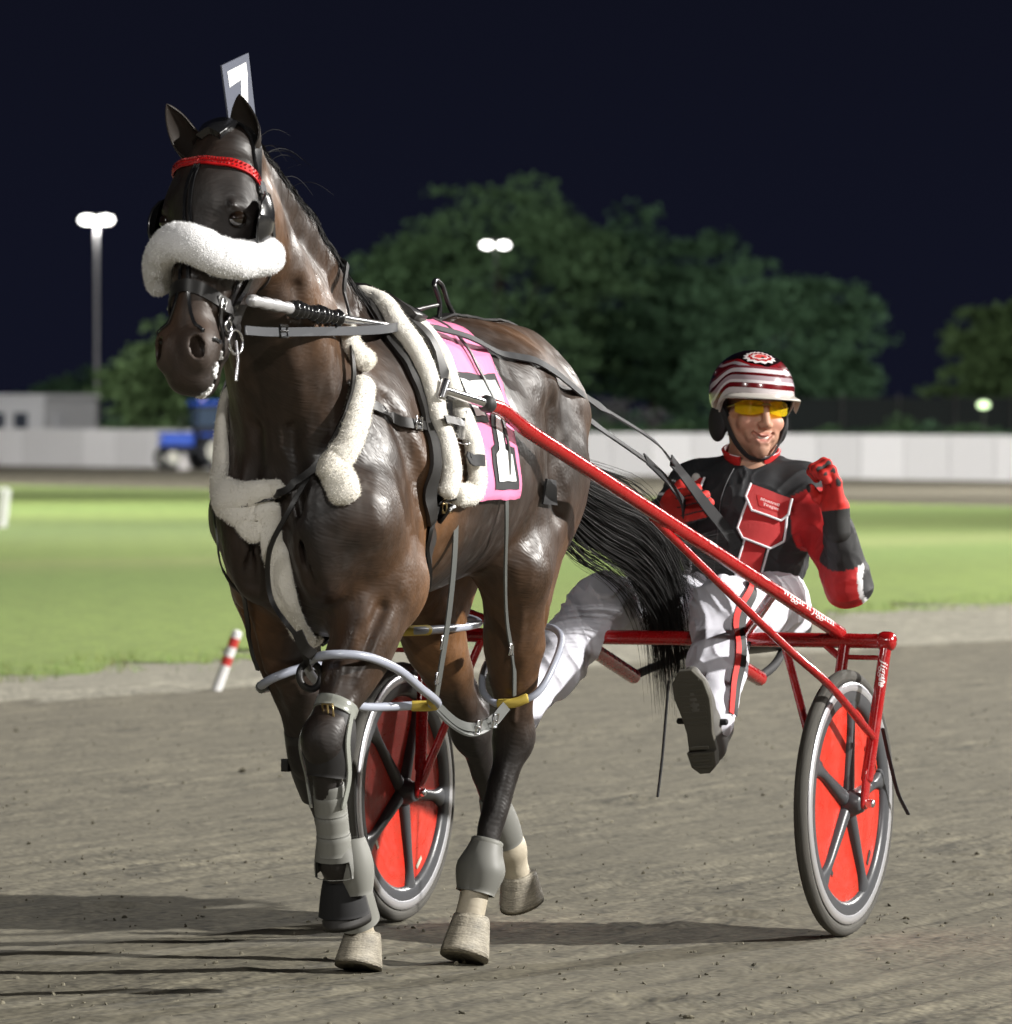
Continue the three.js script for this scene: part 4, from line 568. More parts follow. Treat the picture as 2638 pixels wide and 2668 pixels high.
// wheels
const tyreMat = std({ color: rgb(0.09, 0.085, 0.073), roughness: 0.85 }), rimMat = std({ color: rgb(0.72, 0.72, 0.75), metalness: 0.75, roughness: 0.32 }), carbonMat = phys({ color: rgb(0.06, 0.062, 0.068), roughness: 0.34 });
const grime = noiseTexture(512, (u, v) => { const a = tileNoise(u, v, 5, 5, 2) + 0.6 * tileNoise(u, v, 16, 16, 4), sp = Math.max(0, tileNoise(u, v, 70, 70, 8) - 0.32) * 3.2, d = clamp(0.10 + 0.16 * a + sp * 0.55), m = (x, y) => mix(x, y, d); return [m(0.80, 0.42), m(0.18, 0.37), m(0.12, 0.29)]; }, 3, true), scuff = noiseTexture(256, (u, v) => 0.62 + 0.5 * tileNoise(u, v, 9, 9, 3) + 0.35 * tileNoise(u, v, 50, 50, 5), 4), dustTyre = noiseTexture(256, (u, v) => { const k = 0.27 + 0.09 * tileNoise(u, v, 12, 8, 3) + 0.08 * tileNoise(u, v, 60, 60, 6); return [k, k * 0.97, k * 0.90]; }, 3, true);
const discMat = phys({ map: grime, roughness: 0.62, roughnessMap: scuff });
const latheX = (prof, n = 72) => { const g = new THREE.LatheGeometry(prof.map((p) => new THREE.Vector2(p[0], p[1])), n); g.rotateZ(-Math.PI / 2); return g; };   // profile: radius, offset along the axle
function wheel(s, turn) {
  const c = [s * 0.62, 0.34, 0], w = (g) => { g.rotateX(turn); g.translate(...c); return g; };
  const body = part(sulky, 'wheel', w(merge([latheX([[0.252, -0.010], [0.262, -0.017], [0.285, -0.0185], [0.296, -0.014], [0.300, 0], [0.296, 0.014], [0.285, 0.0185], [0.262, 0.017], [0.252, 0.010], [0.250, 0], [0.252, -0.010]]), latheX([[0.0, -0.05], [0.022, -0.05], [0.026, -0.042], [0.036, -0.022], [0.036, 0.022], [0.026, 0.042], [0.022, 0.05], [0.0, 0.05]], 32)])), carbonMat);
  part(body, 'tyre', w(new THREE.TorusGeometry(0.3225, 0.0172, 16, 96).rotateY(Math.PI / 2)), tyreMat);
  for (const sd of [1, -1]) part(body, 'rim', w(latheX([[0.286, 0.0188 * sd], [0.292, 0.0212 * sd], [0.302, 0.0205 * sd], [0.309, 0.0165 * sd], [0.309, 0.0125 * sd], [0.298, 0.0125 * sd], [0.286, 0.0145 * sd], [0.286, 0.0188 * sd]])), rimMat);
  part(body, 'disc_cover', w(latheX([[0.02, -0.003], [0.256, -0.003], [0.256, 0.003], [0.02, 0.003]])), discMat);
  for (let k = 0; k < 5; k++) {
    const a = (k / 5) * 2 * Math.PI, pos = [], idx = [], n = 12, rows = 16;
    for (let i = 0; i <= rows; i++) { const t = i / rows, r = mix(0.02, 0.262, t), hw = mix(0.022, 0.0155, Math.min(1, t * 1.6)) + 0.022 * Math.pow(Math.max(0, (t - 0.72) / 0.28), 2), th = mix(0.024, 0.0165, t); for (let j = 0; j < n; j++) { const b = (j / n) * 2 * Math.PI, e = 0.7; pos.push(Math.sign(Math.sin(b)) * Math.pow(Math.abs(Math.sin(b)), e) * th, r * Math.cos(a) - Math.sin(a) * Math.cos(b) * hw, r * Math.sin(a) + Math.cos(a) * Math.cos(b) * hw); } }
    for (let i = 0; i < rows; i++) for (let j = 0; j < n; j++) { const p = i * n + j, q = i * n + (j + 1) % n; idx.push(p, q, p + n, q, q + n, p + n); }
    part(body, 'spoke', w(makeGeo(pos, idx)), carbonMat);
  }
  part(body, 'axle_nut', w(merge([tube([[-0.056, 0, 0], [-0.045, 0, 0]], 0.014, 6), tube([[0.045, 0, 0], [0.056, 0, 0]], 0.014, 6)])), steel);
  for (const [r, a] of [[0.215, 0.35], [0.2, 2.35], [0.225, 3.75], [0.2, 5.2]]) for (const sd of [1, -1]) { const g = new THREE.BoxGeometry(0.001, 0.012, 0.04); g.rotateX(sd * 0.5 + a); g.translate(sd * 0.0042, r * Math.sin(a), r * Math.cos(a)); part(body, 'sticker', w(g), s > 0 ? rubber : std({ color: rgb(0.45, 0.42, 0.33), roughness: 0.7 })); }
}
tyreMat.map = dustTyre; tyreMat.color.setRGB(1, 1, 1); redPaint.roughnessMap = scuff;
wheel(1, -0.12); wheel(-1, -0.42);
// seat
{
  const sx = 0.05, sz = -0.74;
  const c = new THREE.SphereGeometry(1, 32, 20); const p = c.attributes.position;
  for (let i = 0; i < p.count; i++) { let x = p.getX(i), y = p.getY(i), z = p.getZ(i); x = Math.sign(x) * Math.pow(Math.abs(x), 0.6) * 0.18; z = Math.sign(z) * Math.pow(Math.abs(z), 0.6) * 0.17; y = Math.sign(y) * Math.pow(Math.abs(y), 0.7) * 0.045 + 0.02 * (x / 0.18) ** 2 + (z < -0.08 ? (z + 0.08) * -0.8 : 0); p.setXYZ(i, x, y, z); }
  c.computeVertexNormals(); c.translate(sx, 0.73, sz); part(sulky, 'seat', c, leather);
  for (const s of [1, -1]) part(sulky, 'seat_strut', tube(curve([[s * 0.18, 0.628, -0.53], [s * 0.16 + 0.02, 0.66, -0.66], [s * 0.12 + sx, 0.70, -0.76]], 10), 0.012, 10), webbing);
}
part(sulky, 'tie_strap', tube(curve([[0.035, 0.63, -0.26], [0.03, 0.55, -0.255], [0.025, 0.43, -0.24], [0.02, 0.33, -0.22]], 16), 0.004, 6), webbing);
part(sulky, 'tie_strap', tube(curve([[0.655, 0.52, -0.19], [0.66, 0.42, -0.24], [0.665, 0.345, -0.285], [0.68, 0.295, -0.315]], 16), 0.006, 6, false, true, 0.4), webbing);
sulky.position.add(toWorld([-0.025, 0, 0]).sub(toWorld([0, 0, 0])));
// ---------- harness ----------
const fleeceBump = noiseTexture(256, (u, v) => 0.5 + 0.5 * (tileNoise(u, v, 40) + 0.6 * tileNoise(u, v, 18, 18, 3)), 14);
const fleeceMat = phys({ color: rgb(0.86, 0.83, 0.76), roughness: 1, sheen: 0.4, sheenRoughness: 0.7, sheenColor: rgb(0.8, 0.8, 0.8), bumpMap: fleeceBump, bumpScale: 0.0022 });
const woolMat = phys({ color: rgb(0.87, 0.87, 0.88), roughness: 1, sheen: 0.4, sheenRoughness: 0.7, sheenColor: rgb(0.8, 0.8, 0.8), bumpMap: fleeceBump, bumpScale: 0.0022 });
const onSkin = (pts, n, off = 0) => { const P = curve(pts, n).map((p) => snap(horseField, p, off)); return [P, P.map((p) => grad(horseField, p, 0.006))]; };
const skinStrap = (pts, w, th = 0.004, off = 0.003, n = 30) => { const [P, N] = onSkin(pts, n, off); return ribbon(P, N, w, th); };
const freeStrap = (pts, w, th, normal, n = 24) => { const P = curve(pts, n); const N = P.map((p, i) => (typeof normal === 'function' ? v3(normal(i / n)) : v3(normal))); return ribbon(P, N, w, th); };
// a woolly roll: elliptical section on a path, lumpy, with short fibres standing off it
function fleece(P, N, w, h, hair = 0.009, count = 3600, lump = 0.12) {
  const n = P.length, pos = [], idx = [], uv = [], S = 22, W = typeof w === 'function' ? w : () => w, H = typeof h === 'function' ? h : () => h; let len = 0;
  const fr = P.map((p, i) => { const t = P[Math.min(n - 1, i + 1)].clone().sub(P[Math.max(0, i - 1)]).normalize(), nn = N[i].clone().sub(t.clone().multiplyScalar(N[i].dot(t))).normalize(); if (i) len += p.distanceTo(P[i - 1]); return { p, t, n: nn, s: t.clone().cross(nn), len }; });
  const total = len, cap = Math.max(0.006, W(0.5) * 0.38), end = (l) => Math.sqrt(Math.max(0.0008, 1 - Math.pow(1 - clamp(Math.min(l, total - l) / cap), 2)));
  const at = (i, a) => { const f = fr[i], u = i / (n - 1), k = end(f.len), c = Math.cos(a), s = Math.sin(a), l = 1 + lump * fbm(f.p.x * 22 + c * 1.1, f.p.y * 22 + s * 1.1, f.p.z * 22, 3) + 0.035 * nz(f.p.x * 150 + c * 7, f.p.y * 150 + s * 7, f.p.z * 150); return f.p.clone().addScaledVector(f.s, c * W(u) * 0.5 * k * l).addScaledVector(f.n, s * H(u) * 0.5 * k * l); };
  for (let i = 0; i < n; i++) for (let j = 0; j <= S; j++) { const a = (j / S) * 2 * Math.PI, q = at(i, a); pos.push(q.x, q.y, q.z); uv.push(fr[i].len, (j / S) * (W(0.5) + H(0.5)) * 1.5); }
  for (let i = 0; i < n - 1; i++) for (let j = 0; j < S; j++) { const a = i * (S + 1) + j, b = a + S + 1; idx.push(a, a + 1, b, a + 1, b + 1, b); }
  const g = makeGeo(pos, idx, null, uv), hp = [], hu = [];
  for (let k = 0; k < count; k++) {
    const i = Math.floor(rr(0, n - 1)), a = rr(0, 2 * Math.PI), q = at(i, a).lerp(at(i + 1, a), rnd()), f = fr[i], out = f.s.clone().multiplyScalar(Math.cos(a)).addScaledVector(f.n, Math.sin(a)).addScaledVector(f.t, rr(-0.6, 0.6)).addScaledVector(f.s, rr(-0.35, 0.35)).addScaledVector(f.n, rr(-0.35, 0.35)); out.y -= 0.25; out.normalize();
    const side = V(rr(-1, 1), rr(-1, 1), rr(-1, 1)).cross(out).normalize().multiplyScalar(0.0009), L = hair * rr(0.35, 1), b = q.clone().addScaledVector(out, -0.002);
    for (const m of [b.clone().add(side), b.clone().sub(side), b.clone().addScaledVector(out, L)]) { hp.push(m.x, m.y, m.z); hu.push(0, 0); }
  }
  return merge([g, makeGeo(hp, null, null, hu)]);
}
const fleeceOn = (pts, w, h, n0 = 30, off = null, opt = {}) => { const n = n0 * 2, [P, N] = onSkin(pts, n, off ?? (typeof h === 'number' ? h * 0.4 : 0.012)); return fleece(P, N, w, h, opt.hair, opt.count, opt.lump); };
// a small rectangular buckle frame at a point: width axis, length axis
function buckle(at, xa, ya, w, l, r = 0.0022) { const X = v3(xa).normalize(), Y = v3(ya).normalize(), A = v3(at), c = [[-1, -1], [1, -1], [1, 1], [-1, 1]].map(([i, j]) => A.clone().addScaledVector(X, i * w / 2).addScaledVector(Y, j * l / 2)); return merge([tube(c, r, 6, true), tube([A.clone().addScaledVector(Y, -l / 2), A.clone().addScaledVector(Y, l / 2)], r * 0.8, 6)]); }
const ring = (at, nrm, R, r) => { const g = new THREE.TorusGeometry(R, r, 10, 28), q = new THREE.Quaternion().setFromUnitVectors(V(0, 0, 1), v3(nrm).normalize()); g.applyQuaternion(q); const a = v3(at); g.translate(a.x, a.y, a.z); return g; };

// --- bridle
const H = (x, y, z) => { const p = onHead(x, y, z); return [p.x, p.y, p.z]; };
const snapHead = (pts, n, off) => { const P = curve(pts, n).map((p) => snap(horseField, p, off)); return [P, P.map((p) => grad(horseField, p, 0.01))]; };
const headStrap = (pts, w, th = 0.004, off = 0.003, n = 26) => { const [P, N] = snapHead(pts, n, off); return ribbon(P, N, w, th); };
const bridle = rigThing('bridle', 'black leather racing bridle with blinkers and a glittering red browband', 'bridle', H(0, 0, 0));
const patent = phys({ color: rgb(0.012, 0.012, 0.013), roughness: 0.22, clearcoat: 0.6, clearcoatRoughness: 0.15 });
{
  const redLeather = phys({ color: rgb(0.55, 0.012, 0.014), roughness: 0.3, clearcoat: 0.6 });
  const bp = [H(-0.105, -0.085, -0.055), H(-0.085, -0.078, 0.02), H(-0.045, -0.072, 0.065), H(0, -0.07, 0.075), H(0.045, -0.072, 0.065), H(0.085, -0.078, 0.02), H(0.105, -0.085, -0.055)];
  const [P, N] = snapHead(bp, 44, 0.005);
  const brow = part(bridle, 'browband', ribbon(P, N, 0.023, 0.004), redLeather, 'red browband set with clear stones');
  const gems = [], up = HY.clone();
  for (let i = 4; i < 43; i++) for (const k of [-1, 1]) { const g = new THREE.OctahedronGeometry(0.0034); g.rotateX(i * 1.7); g.rotateY(i * 0.9 + k); const q = P[i].clone().addScaledVector(N[i], 0.003).addScaledVector(up, k * 0.0048); g.translate(q.x, q.y, q.z); gems.push(g); }
  const st = part(brow, 'stones', merge(gems), phys({ color: rgb(0.62, 0.10, 0.10), roughness: 0.05, metalness: 0.7 })); st.userData.kind = 'stuff';
  // crown and poll pad
  part(bridle, 'crown_piece', headStrap([H(-0.11, -0.11, -0.05), H(-0.1, -0.05, -0.04), H(-0.05, 0.06, -0.02), H(0, 0.085, -0.015), H(0.05, 0.06, -0.02), H(0.1, -0.05, -0.04), H(0.11, -0.11, -0.05)], 0.03, 0.006, 0.004), patent);
  part(bridle, 'poll_pad', (() => { const [p, n] = snapHead([H(-0.05, 0.03, 0.05), H(0, 0.05, 0.06), H(0.05, 0.03, 0.05)], 14, 0.004); return ribbon(p, n, 0.06, 0.016); })(), patent);
  for (const s of [1, -1]) {
    part(bridle, 'rosette', (() => { const q = snap(horseField, H(s * 0.115, -0.09, -0.06), 0.006), n = grad(horseField, q); const g = new THREE.CylinderGeometry(0.017, 0.02, 0.008, 20); g.applyQuaternion(new THREE.Quaternion().setFromUnitVectors(V(0, 1, 0), n)); g.translate(q.x, q.y, q.z); return g; })(), steel);
    part(bridle, 'cheek_strap', headStrap([H(s * 0.115, -0.10, -0.06), H(s * 0.11, -0.19, -0.055), H(s * 0.09, -0.30, -0.06), H(s * 0.075, -0.42, -0.062), H(s * 0.07, -0.47, -0.06)], 0.016, 0.004, 0.005), patent);
    part(bridle, 'cheek_strap', headStrap([H(s * 0.12, -0.14, -0.09), H(s * 0.115, -0.26, -0.1), H(s * 0.08, -0.36, -0.085), H(s * 0.07, -0.44, -0.07)], 0.012, 0.004, 0.005), patent);
    part(bridle, 'throat_latch', headStrap([H(s * 0.11, -0.10, -0.08), H(s * 0.12, -0.2, -0.15), H(s * 0.10, -0.30, -0.20), H(s * 0.04, -0.335, -0.215), H(0, -0.34, -0.215)], 0.013, 0.004, 0.004), leather);
    part(bridle, 'overcheck_strap', headStrap([H(s * 0.006, -0.05, 0.09), H(s * 0.007, -0.15, 0.09), H(s * 0.010, -0.25, 0.08), H(s * 0.018, -0.36, 0.06), H(s * 0.045, -0.45, 0.03), H(s * 0.062, -0.475, -0.03)], 0.008, 0.003, 0.004), patent);
    // blinker: a stiff half cup standing off the cheek behind the eye
    const pos = [], idx = [], n = 16, m = 10; for (let side = 0; side < 2; side++) for (let i = 0; i <= n; i++) for (let j = 0; j <= m; j++) { const a = (i / n) * Math.PI * 2, r = j / m, e = r * 0.054, y = -0.185 + Math.sin(a) * e * 1.25, z = -0.045 + Math.cos(a) * e, x = s * (0.128 + 0.024 * (1 - r * r) + 0.42 * Math.cos(a) * e - side * 0.004), q = onHead(x, y, z); pos.push(q.x, q.y, q.z); }
    const S = (n + 1) * (m + 1); for (let side = 0; side < 2; side++) for (let i = 0; i < n; i++) for (let j = 0; j < m; j++) { const a = side * S + i * (m + 1) + j; idx.push(a, a + 1, a + m + 1, a + 1, a + m + 2, a + m + 1); }
    const bl = part(bridle, 'blinker', makeGeo(pos, idx), patent);
    const rim = []; for (let i = 0; i < n; i++) { const a = (i / n) * Math.PI * 2; rim.push(onHead(s * (0.126 + 0.42 * Math.cos(a) * 0.054), -0.185 + Math.sin(a) * 0.0675, -0.045 + Math.cos(a) * 0.054)); }
    part(bl, 'blinker_edge', tube(rim, 0.0035, 6, true), patent);
    part(bridle, 'stud', merge([0.0, 0.02, 0.04].map((d) => { const q = snap(horseField, H(s * 0.12, -0.1 - d * 1.6, -0.065 - d * 0.1), 0.009); return new THREE.SphereGeometry(0.0055, 10, 8).translate(q.x, q.y, q.z); })), steel);
    // bit: ring and shank at the mouth corner
    const bit = part(bridle, 'bit_ring', merge([ring(H(s * 0.080, -0.452, -0.085), HX, 0.027, 0.0035), ring(H(s * 0.074, -0.425, -0.055), HX, 0.012, 0.0028)]), steel);
    part(bit, 'bit_shank', tube([H(s * 0.080, -0.45, -0.085), H(s * 0.084, -0.49, -0.10), H(s * 0.084, -0.535, -0.108)], 0.0042, 8), steel);
    part(bridle, 'bit_strap', headStrap([H(s * 0.07, -0.37, -0.01), H(s * 0.072, -0.42, -0.035), H(s * 0.068, -0.465, -0.06)], 0.011, 0.004, 0.006, 14), leather);
    part(bridle, 'bit_buckle', buckle(snap(horseField, H(s * 0.075, -0.385, -0.025), 0.01), HY.clone(), HZ.clone(), 0.022, 0.016), steel);
  }
  part(bridle, 'noseband', headStrap([H(-0.07, -0.395, -0.11), H(-0.075, -0.385, -0.05), H(-0.05, -0.37, 0.03), H(0, -0.365, 0.055), H(0.05, -0.37, 0.03), H(0.075, -0.385, -0.05), H(0.07, -0.395, -0.11)], 0.03, 0.006, 0.004), leather);
  part(bridle, 'chin_strap', headStrap([H(-0.07, -0.39, -0.06), H(-0.06, -0.41, -0.13), H(0, -0.42, -0.16), H(0.06, -0.41, -0.13), H(0.07, -0.39, -0.06)], 0.018, 0.004, 0.004), leather);
}
// --- shadow roll over the nose
{
  const g = rigThing('shadow_roll', 'thick white woolly shadow roll across the horse\'s nose', 'noseband', H(0, -0.27, 0.06));
  const pts = [H(-0.128, -0.318, -0.07), H(-0.116, -0.31, -0.025), H(-0.078, -0.292, 0.035), H(-0.02, -0.278, 0.084), H(0.04, -0.285, 0.085), H(0.090, -0.298, 0.035), H(0.120, -0.278, -0.03), H(0.134, -0.245, -0.085), H(0.139, -0.23, -0.108)];
  const P = curve(pts, 130), C = V(0, 0, 0).applyMatrix4(HEAD).addScaledVector(HY, -0.305).addScaledVector(HZ, -0.03), N = P.map((p) => p.clone().sub(C).normalize());
  part(g, 'wool', fleece(P, N, (t) => 0.092 * (0.80 + 0.2 * Math.sin(Math.PI * t)), (t) => 0.076 * (0.85 + 0.15 * Math.sin(Math.PI * t)), 0.0075, 9000, 0.15), woolMat);
  part(g, 'strap', tube([H(0.12, -0.235, -0.06), H(0.115, -0.225, -0.10), H(0.08, -0.24, -0.16)], 0.006, 8), leather);
}
// --- head number
{
  const g = rigThing('head_number', 'small grey plate with white 7 standing on the horse\'s poll', 'number plate', [0, 1.98, 2.385]);
  const TL = V(0, 2.115, 2.438), TR = V(0, 2.150, 2.298), BL = V(0, 1.975, 2.395), BR = V(0, 2.012, 2.262), zA = TR.clone().sub(TL), yA = BL.clone().sub(TL), nx = V(1, 0, 0), pos = [], idx = [];
  for (const d of [0.002, -0.002]) for (const p of [TL, TR, BR, BL]) pos.push(p.x + d, p.y, p.z);
  const q4 = (a, b, c, d) => idx.push(a, b, c, a, c, d); q4(0, 3, 2, 1); q4(4, 5, 6, 7); q4(0, 1, 5, 4); q4(1, 2, 6, 5); q4(2, 3, 7, 6); q4(3, 0, 4, 7);
  const plate = part(g, 'plate', makeGeo(pos, idx).toNonIndexed(), phys({ color: rgb(0.105, 0.115, 0.15), roughness: 0.4 })); plate.geometry.computeVertexNormals();
  const at = (u, v, d) => { const p = TL.clone().addScaledVector(zA, u).addScaledVector(yA, v); p.x += d; return p; };
  for (const [sd, fl] of [[1, false], [-1, true]]) {
    const pts = [[0.16, 0.13], [0.86, 0.12], [0.86, 0.30], [0.70, 0.92], [0.46, 0.92], [0.60, 0.345], [0.17, 0.38]].map(([u, v]) => at(fl ? 1 - u : u, v, sd * 0.0026)), p2 = [], tri = THREE.ShapeUtils.triangulateShape(pts.map((p) => new THREE.Vector2(p.z, p.y)), []);
    for (const p of pts) p2.push(p.x, p.y, p.z); const fix = []; for (const [a, b, c] of tri) { const n = pts[b].clone().sub(pts[a]).cross(pts[c].clone().sub(pts[a])); if (n.x * sd > 0) fix.push(a, b, c); else fix.push(a, c, b); }
    part(plate, 'digit', makeGeo(p2, fix), std({ color: rgb(0.82, 0.82, 0.82), roughness: 0.5 }));
  }
  part(g, 'spring_mount', merge([tube(curve([[0, 1.935, 2.43], [0, 1.965, 2.415], [0, 2.0, 2.375]], 8), 0.006, 8), ring([0, 1.975, 2.415], [1, 0, 0.4], 0.016, 0.006), new THREE.SphereGeometry(0.014, 12, 10).translate(0, 1.95, 2.425)]), patent);
}
// --- breast collar
{
  const g = rigThing('breast_collar', 'black breast collar padded with off-white fleece on the horse\'s chest', 'breast collar', [0, 1.0, 2.12]);
  part(g, 'neck_pad', fleeceOn([[0.10, 1.535, 2.02], [0.120, 1.494, 2.037], [0.136, 1.455, 1.99], [0.14, 1.43, 1.97]], 0.056, 0.042, 14), fleeceMat);
  part(g, 'shoulder_pad', fleeceOn([[0.155, 1.415, 2.035], [0.155, 1.37, 2.055], [0.15, 1.32, 2.075], [0.142, 1.26, 2.095], [0.125, 1.215, 2.12]], 0.068, 0.05), fleeceMat);
  part(g, 'shoulder_pad', fleeceOn([[0.10, 1.235, 2.13], [0.125, 1.21, 2.125], [0.15, 1.17, 2.12], [0.163, 1.125, 2.118]], 0.076, 0.052, 22), fleeceMat);
  part(g, 'chest_pad', fleeceOn([[-0.155, 1.395, 2.02], [-0.165, 1.34, 2.04], [-0.172, 1.26, 2.055], [-0.168, 1.19, 2.085], [-0.135, 1.15, 2.13], [-0.085, 1.145, 2.16], [-0.02, 1.16, 2.165], [0.03, 1.17, 2.165]], (t) => t < 0.6 ? mix(0.066, 0.085, t / 0.6) : mix(0.085, 0.03, (t - 0.6) / 0.4), 0.036, 54), fleeceMat);
  part(g, 'chest_pad', fleeceOn([[-0.14, 1.145, 2.12], [-0.10, 1.115, 2.145], [-0.06, 1.085, 2.155], [-0.03, 1.06, 2.15]], 0.07, 0.028, 18), fleeceMat);
  part(g, 'martingale_pad', fleeceOn([[-0.02, 1.135, 2.165], [-0.012, 1.08, 2.155], [-0.004, 1.01, 2.135], [-0.008, 0.945, 2.10], [-0.01, 0.875, 2.03], [-0.03, 0.82, 1.92], [-0.05, 0.80, 1.83]], (t) => mix(0.066, 0.05, t), 0.026, 34, 0.012, { lump: 0.08 }), fleeceMat);
  part(g, 'neck_strap', skinStrap([[-0.172, 1.15, 2.09], [-0.12, 1.125, 2.15], [-0.07, 1.128, 2.16], [0.0, 1.15, 2.165], [0.045, 1.16, 2.165], [0.099, 1.216, 2.14], [0.137, 1.312, 2.105], [0.145, 1.40, 2.085], [0.13, 1.47, 2.06], [0.06, 1.60, 1.98], [0, 1.67, 1.93]], 0.017, 0.005, 0.02, 60), leather);
  part(g, 'neck_strap', skinStrap([[-0.172, 1.15, 2.09], [-0.165, 1.25, 2.07], [-0.155, 1.36, 2.05], [-0.10, 1.53, 2.01], [0, 1.67, 1.93]], 0.017, 0.005, 0.024, 30), leather);
  for (const s of [1, -1]) {
    part(g, 'tug_strap', skinStrap([[s * 0.160, 1.37, 2.04], [s * 0.185, 1.345, 1.98], [s * 0.205, 1.322, 1.93], [s * 0.228, 1.305, 1.85], [s * 0.245, 1.30, 1.79]], 0.024, 0.005, 0.008, 26), leather);
    part(g, 'tug_buckle', (() => { const q = snap(horseField, [s * 0.222, 1.31, 1.875], 0.014); return buckle(q, [0, 1, 0], [0.2 * s, -0.2, -1], 0.03, 0.022, 0.003); })(), steel);
  }
  part(g, 'chest_buckle', buckle(snap(horseField, [-0.07, 1.128, 2.16], 0.025), [0, 1, 0], [1, 0.2, 0], 0.02, 0.014), steel);
}
// --- saddle, girth and their fleece rolls
const saddle = rigThing('harness_saddle', 'black harness saddle and girth with cream fleece rolls on the horse\'s back', 'harness saddle', [0, 1.0, 1.74]);
{
  const half = (s) => {
    const pts = [[s * 0.0, 1.56, 1.74], [s * 0.08, 1.54, 1.755], [s * 0.143, 1.50, 1.78], [s * 0.19, 1.43, 1.785], [s * 0.215, 1.33, 1.785], [s * 0.245, 1.22, 1.80], [s * 0.25, 1.145, 1.815]];
    part(saddle, 'front_roll', fleeceOn(pts, 0.056, 0.046, 50, 0.018, { lump: 0.1, count: 2600 }), fleeceMat);
    part(saddle, 'pad_edge', skinStrap(pts.map((p, i) => [p[0], p[1], p[2] + 0.036]).concat([[s * 0.25, 1.08, 1.835]]), 0.034, 0.010, 0.008, 40), leather);
    part(saddle, 'rear_roll', fleeceOn([[s * 0.05, 1.53, 1.66], [s * 0.12, 1.49, 1.665], [s * 0.18, 1.39, 1.65], [s * 0.222, 1.28, 1.645], [s * 0.24, 1.19, 1.64], [s * 0.243, 1.155, 1.65], [s * 0.245, 1.148, 1.69], [s * 0.248, 1.148, 1.735]], 0.054, 0.042, 56, 0.018, { lump: 0.1, count: 2600 }), fleeceMat);
    part(saddle, 'saddle_flap', skinStrap([[s * 0.0, 1.57, 1.70], [s * 0.1, 1.52, 1.715], [s * 0.17, 1.44, 1.72], [s * 0.21, 1.33, 1.715], [s * 0.24, 1.22, 1.725], [s * 0.25, 1.15, 1.765], [s * 0.25, 1.10, 1.80]], 0.058, 0.008, 0.024, 40), leather);
    part(saddle, 'flap_strap', skinStrap([[s * 0.235, 1.225, 1.735], [s * 0.235, 1.215, 1.69], [s * 0.235, 1.215, 1.655]], 0.028, 0.004, 0.045, 10), webbing);
    part(saddle, 'roll_strap', skinStrap([[s * 0.235, 1.30, 1.82], [s * 0.235, 1.297, 1.775], [s * 0.23, 1.30, 1.735]], 0.02, 0.004, 0.046, 12), leather);
    part(saddle, 'girth', skinStrap([[s * 0.25, 1.12, 1.80], [s * 0.25, 1.06, 1.80], [s * 0.23, 0.98, 1.78], [s * 0.15, 0.90, 1.76], [0, 0.86, 1.75]], (t) => mix(0.045, 0.085, sstep(0.05, 0.3, t)), 0.008, 0.008, 40), leather);
    part(saddle, 'girth_buckle', buckle(snap(horseField, [s * 0.252, 1.122, 1.80], 0.022), [0, 0, 1], [0, 1, 0], 0.045, 0.02, 0.003), brass);
    const hitch = part(saddle, 'hitch', rbox(s * 0.247, 1.345, 1.745, 0.022, 0.075, 0.04, 0.006), patent);
    part(hitch, 'hitch_spring', merge([rbox(s * 0.256, 1.30, 1.70, 0.03, 0.05, 0.036, 0.006), ring([s * 0.262, 1.272, 1.69], [0.4 * s, 1, 0.2], 0.02, 0.002)]), steel);
    part(hitch, 'hitch_tag', rbox(s * 0.268, 1.305, 1.662, 0.004, 0.075, 0.022, 0.0015), std({ color: rgb(0.7, 0.7, 0.75), roughness: 0.5 }));
    part(saddle, 'terret', merge([ring([s * 0.125, 1.555, 1.665], [0.3 * s, 0.3, 1], 0.026, 0.0036), tube([[s * 0.118, 1.515, 1.665], [s * 0.122, 1.53, 1.665]], 0.007, 8)]), steel);
  };
  half(1); half(-1);
  part(saddle, 'tree', skinStrap([[-0.12, 1.5, 1.70], [-0.06, 1.54, 1.70], [0, 1.56, 1.70], [0.06, 1.54, 1.70], [0.12, 1.5, 1.70]], 0.07, 0.018, 0.035, 20), leather);
  part(saddle, 'back_strap', skinStrap([[0.0, 1.57, 1.69], [0, 1.53, 1.5], [0, 1.52, 1.3], [0, 1.56, 1.05], [0, 1.53, 0.85], [0, 1.45, 0.66]], 0.03, 0.005, 0.005, 40), leather);
  part(saddle, 'hip_pad', skinStrap([[0.242, 1.175, 1.125], [0.242, 1.145, 1.126], [0.240, 1.115, 1.126]], 0.062, 0.005, 0.010, 3), webbing);
  part(saddle, 'water_hook', merge([tube(curve([[0.0, 1.555, 1.22], [0.0, 1.60, 1.215], [-0.01, 1.645, 1.225], [-0.015, 1.655, 1.20], [-0.01, 1.64, 1.175], [0.0, 1.60, 1.165], [0.01, 1.565, 1.14]], 24), 0.0065, 8), rbox(0, 1.552, 1.17, 0.03, 0.014, 0.11, 0.004)]), patent);
}
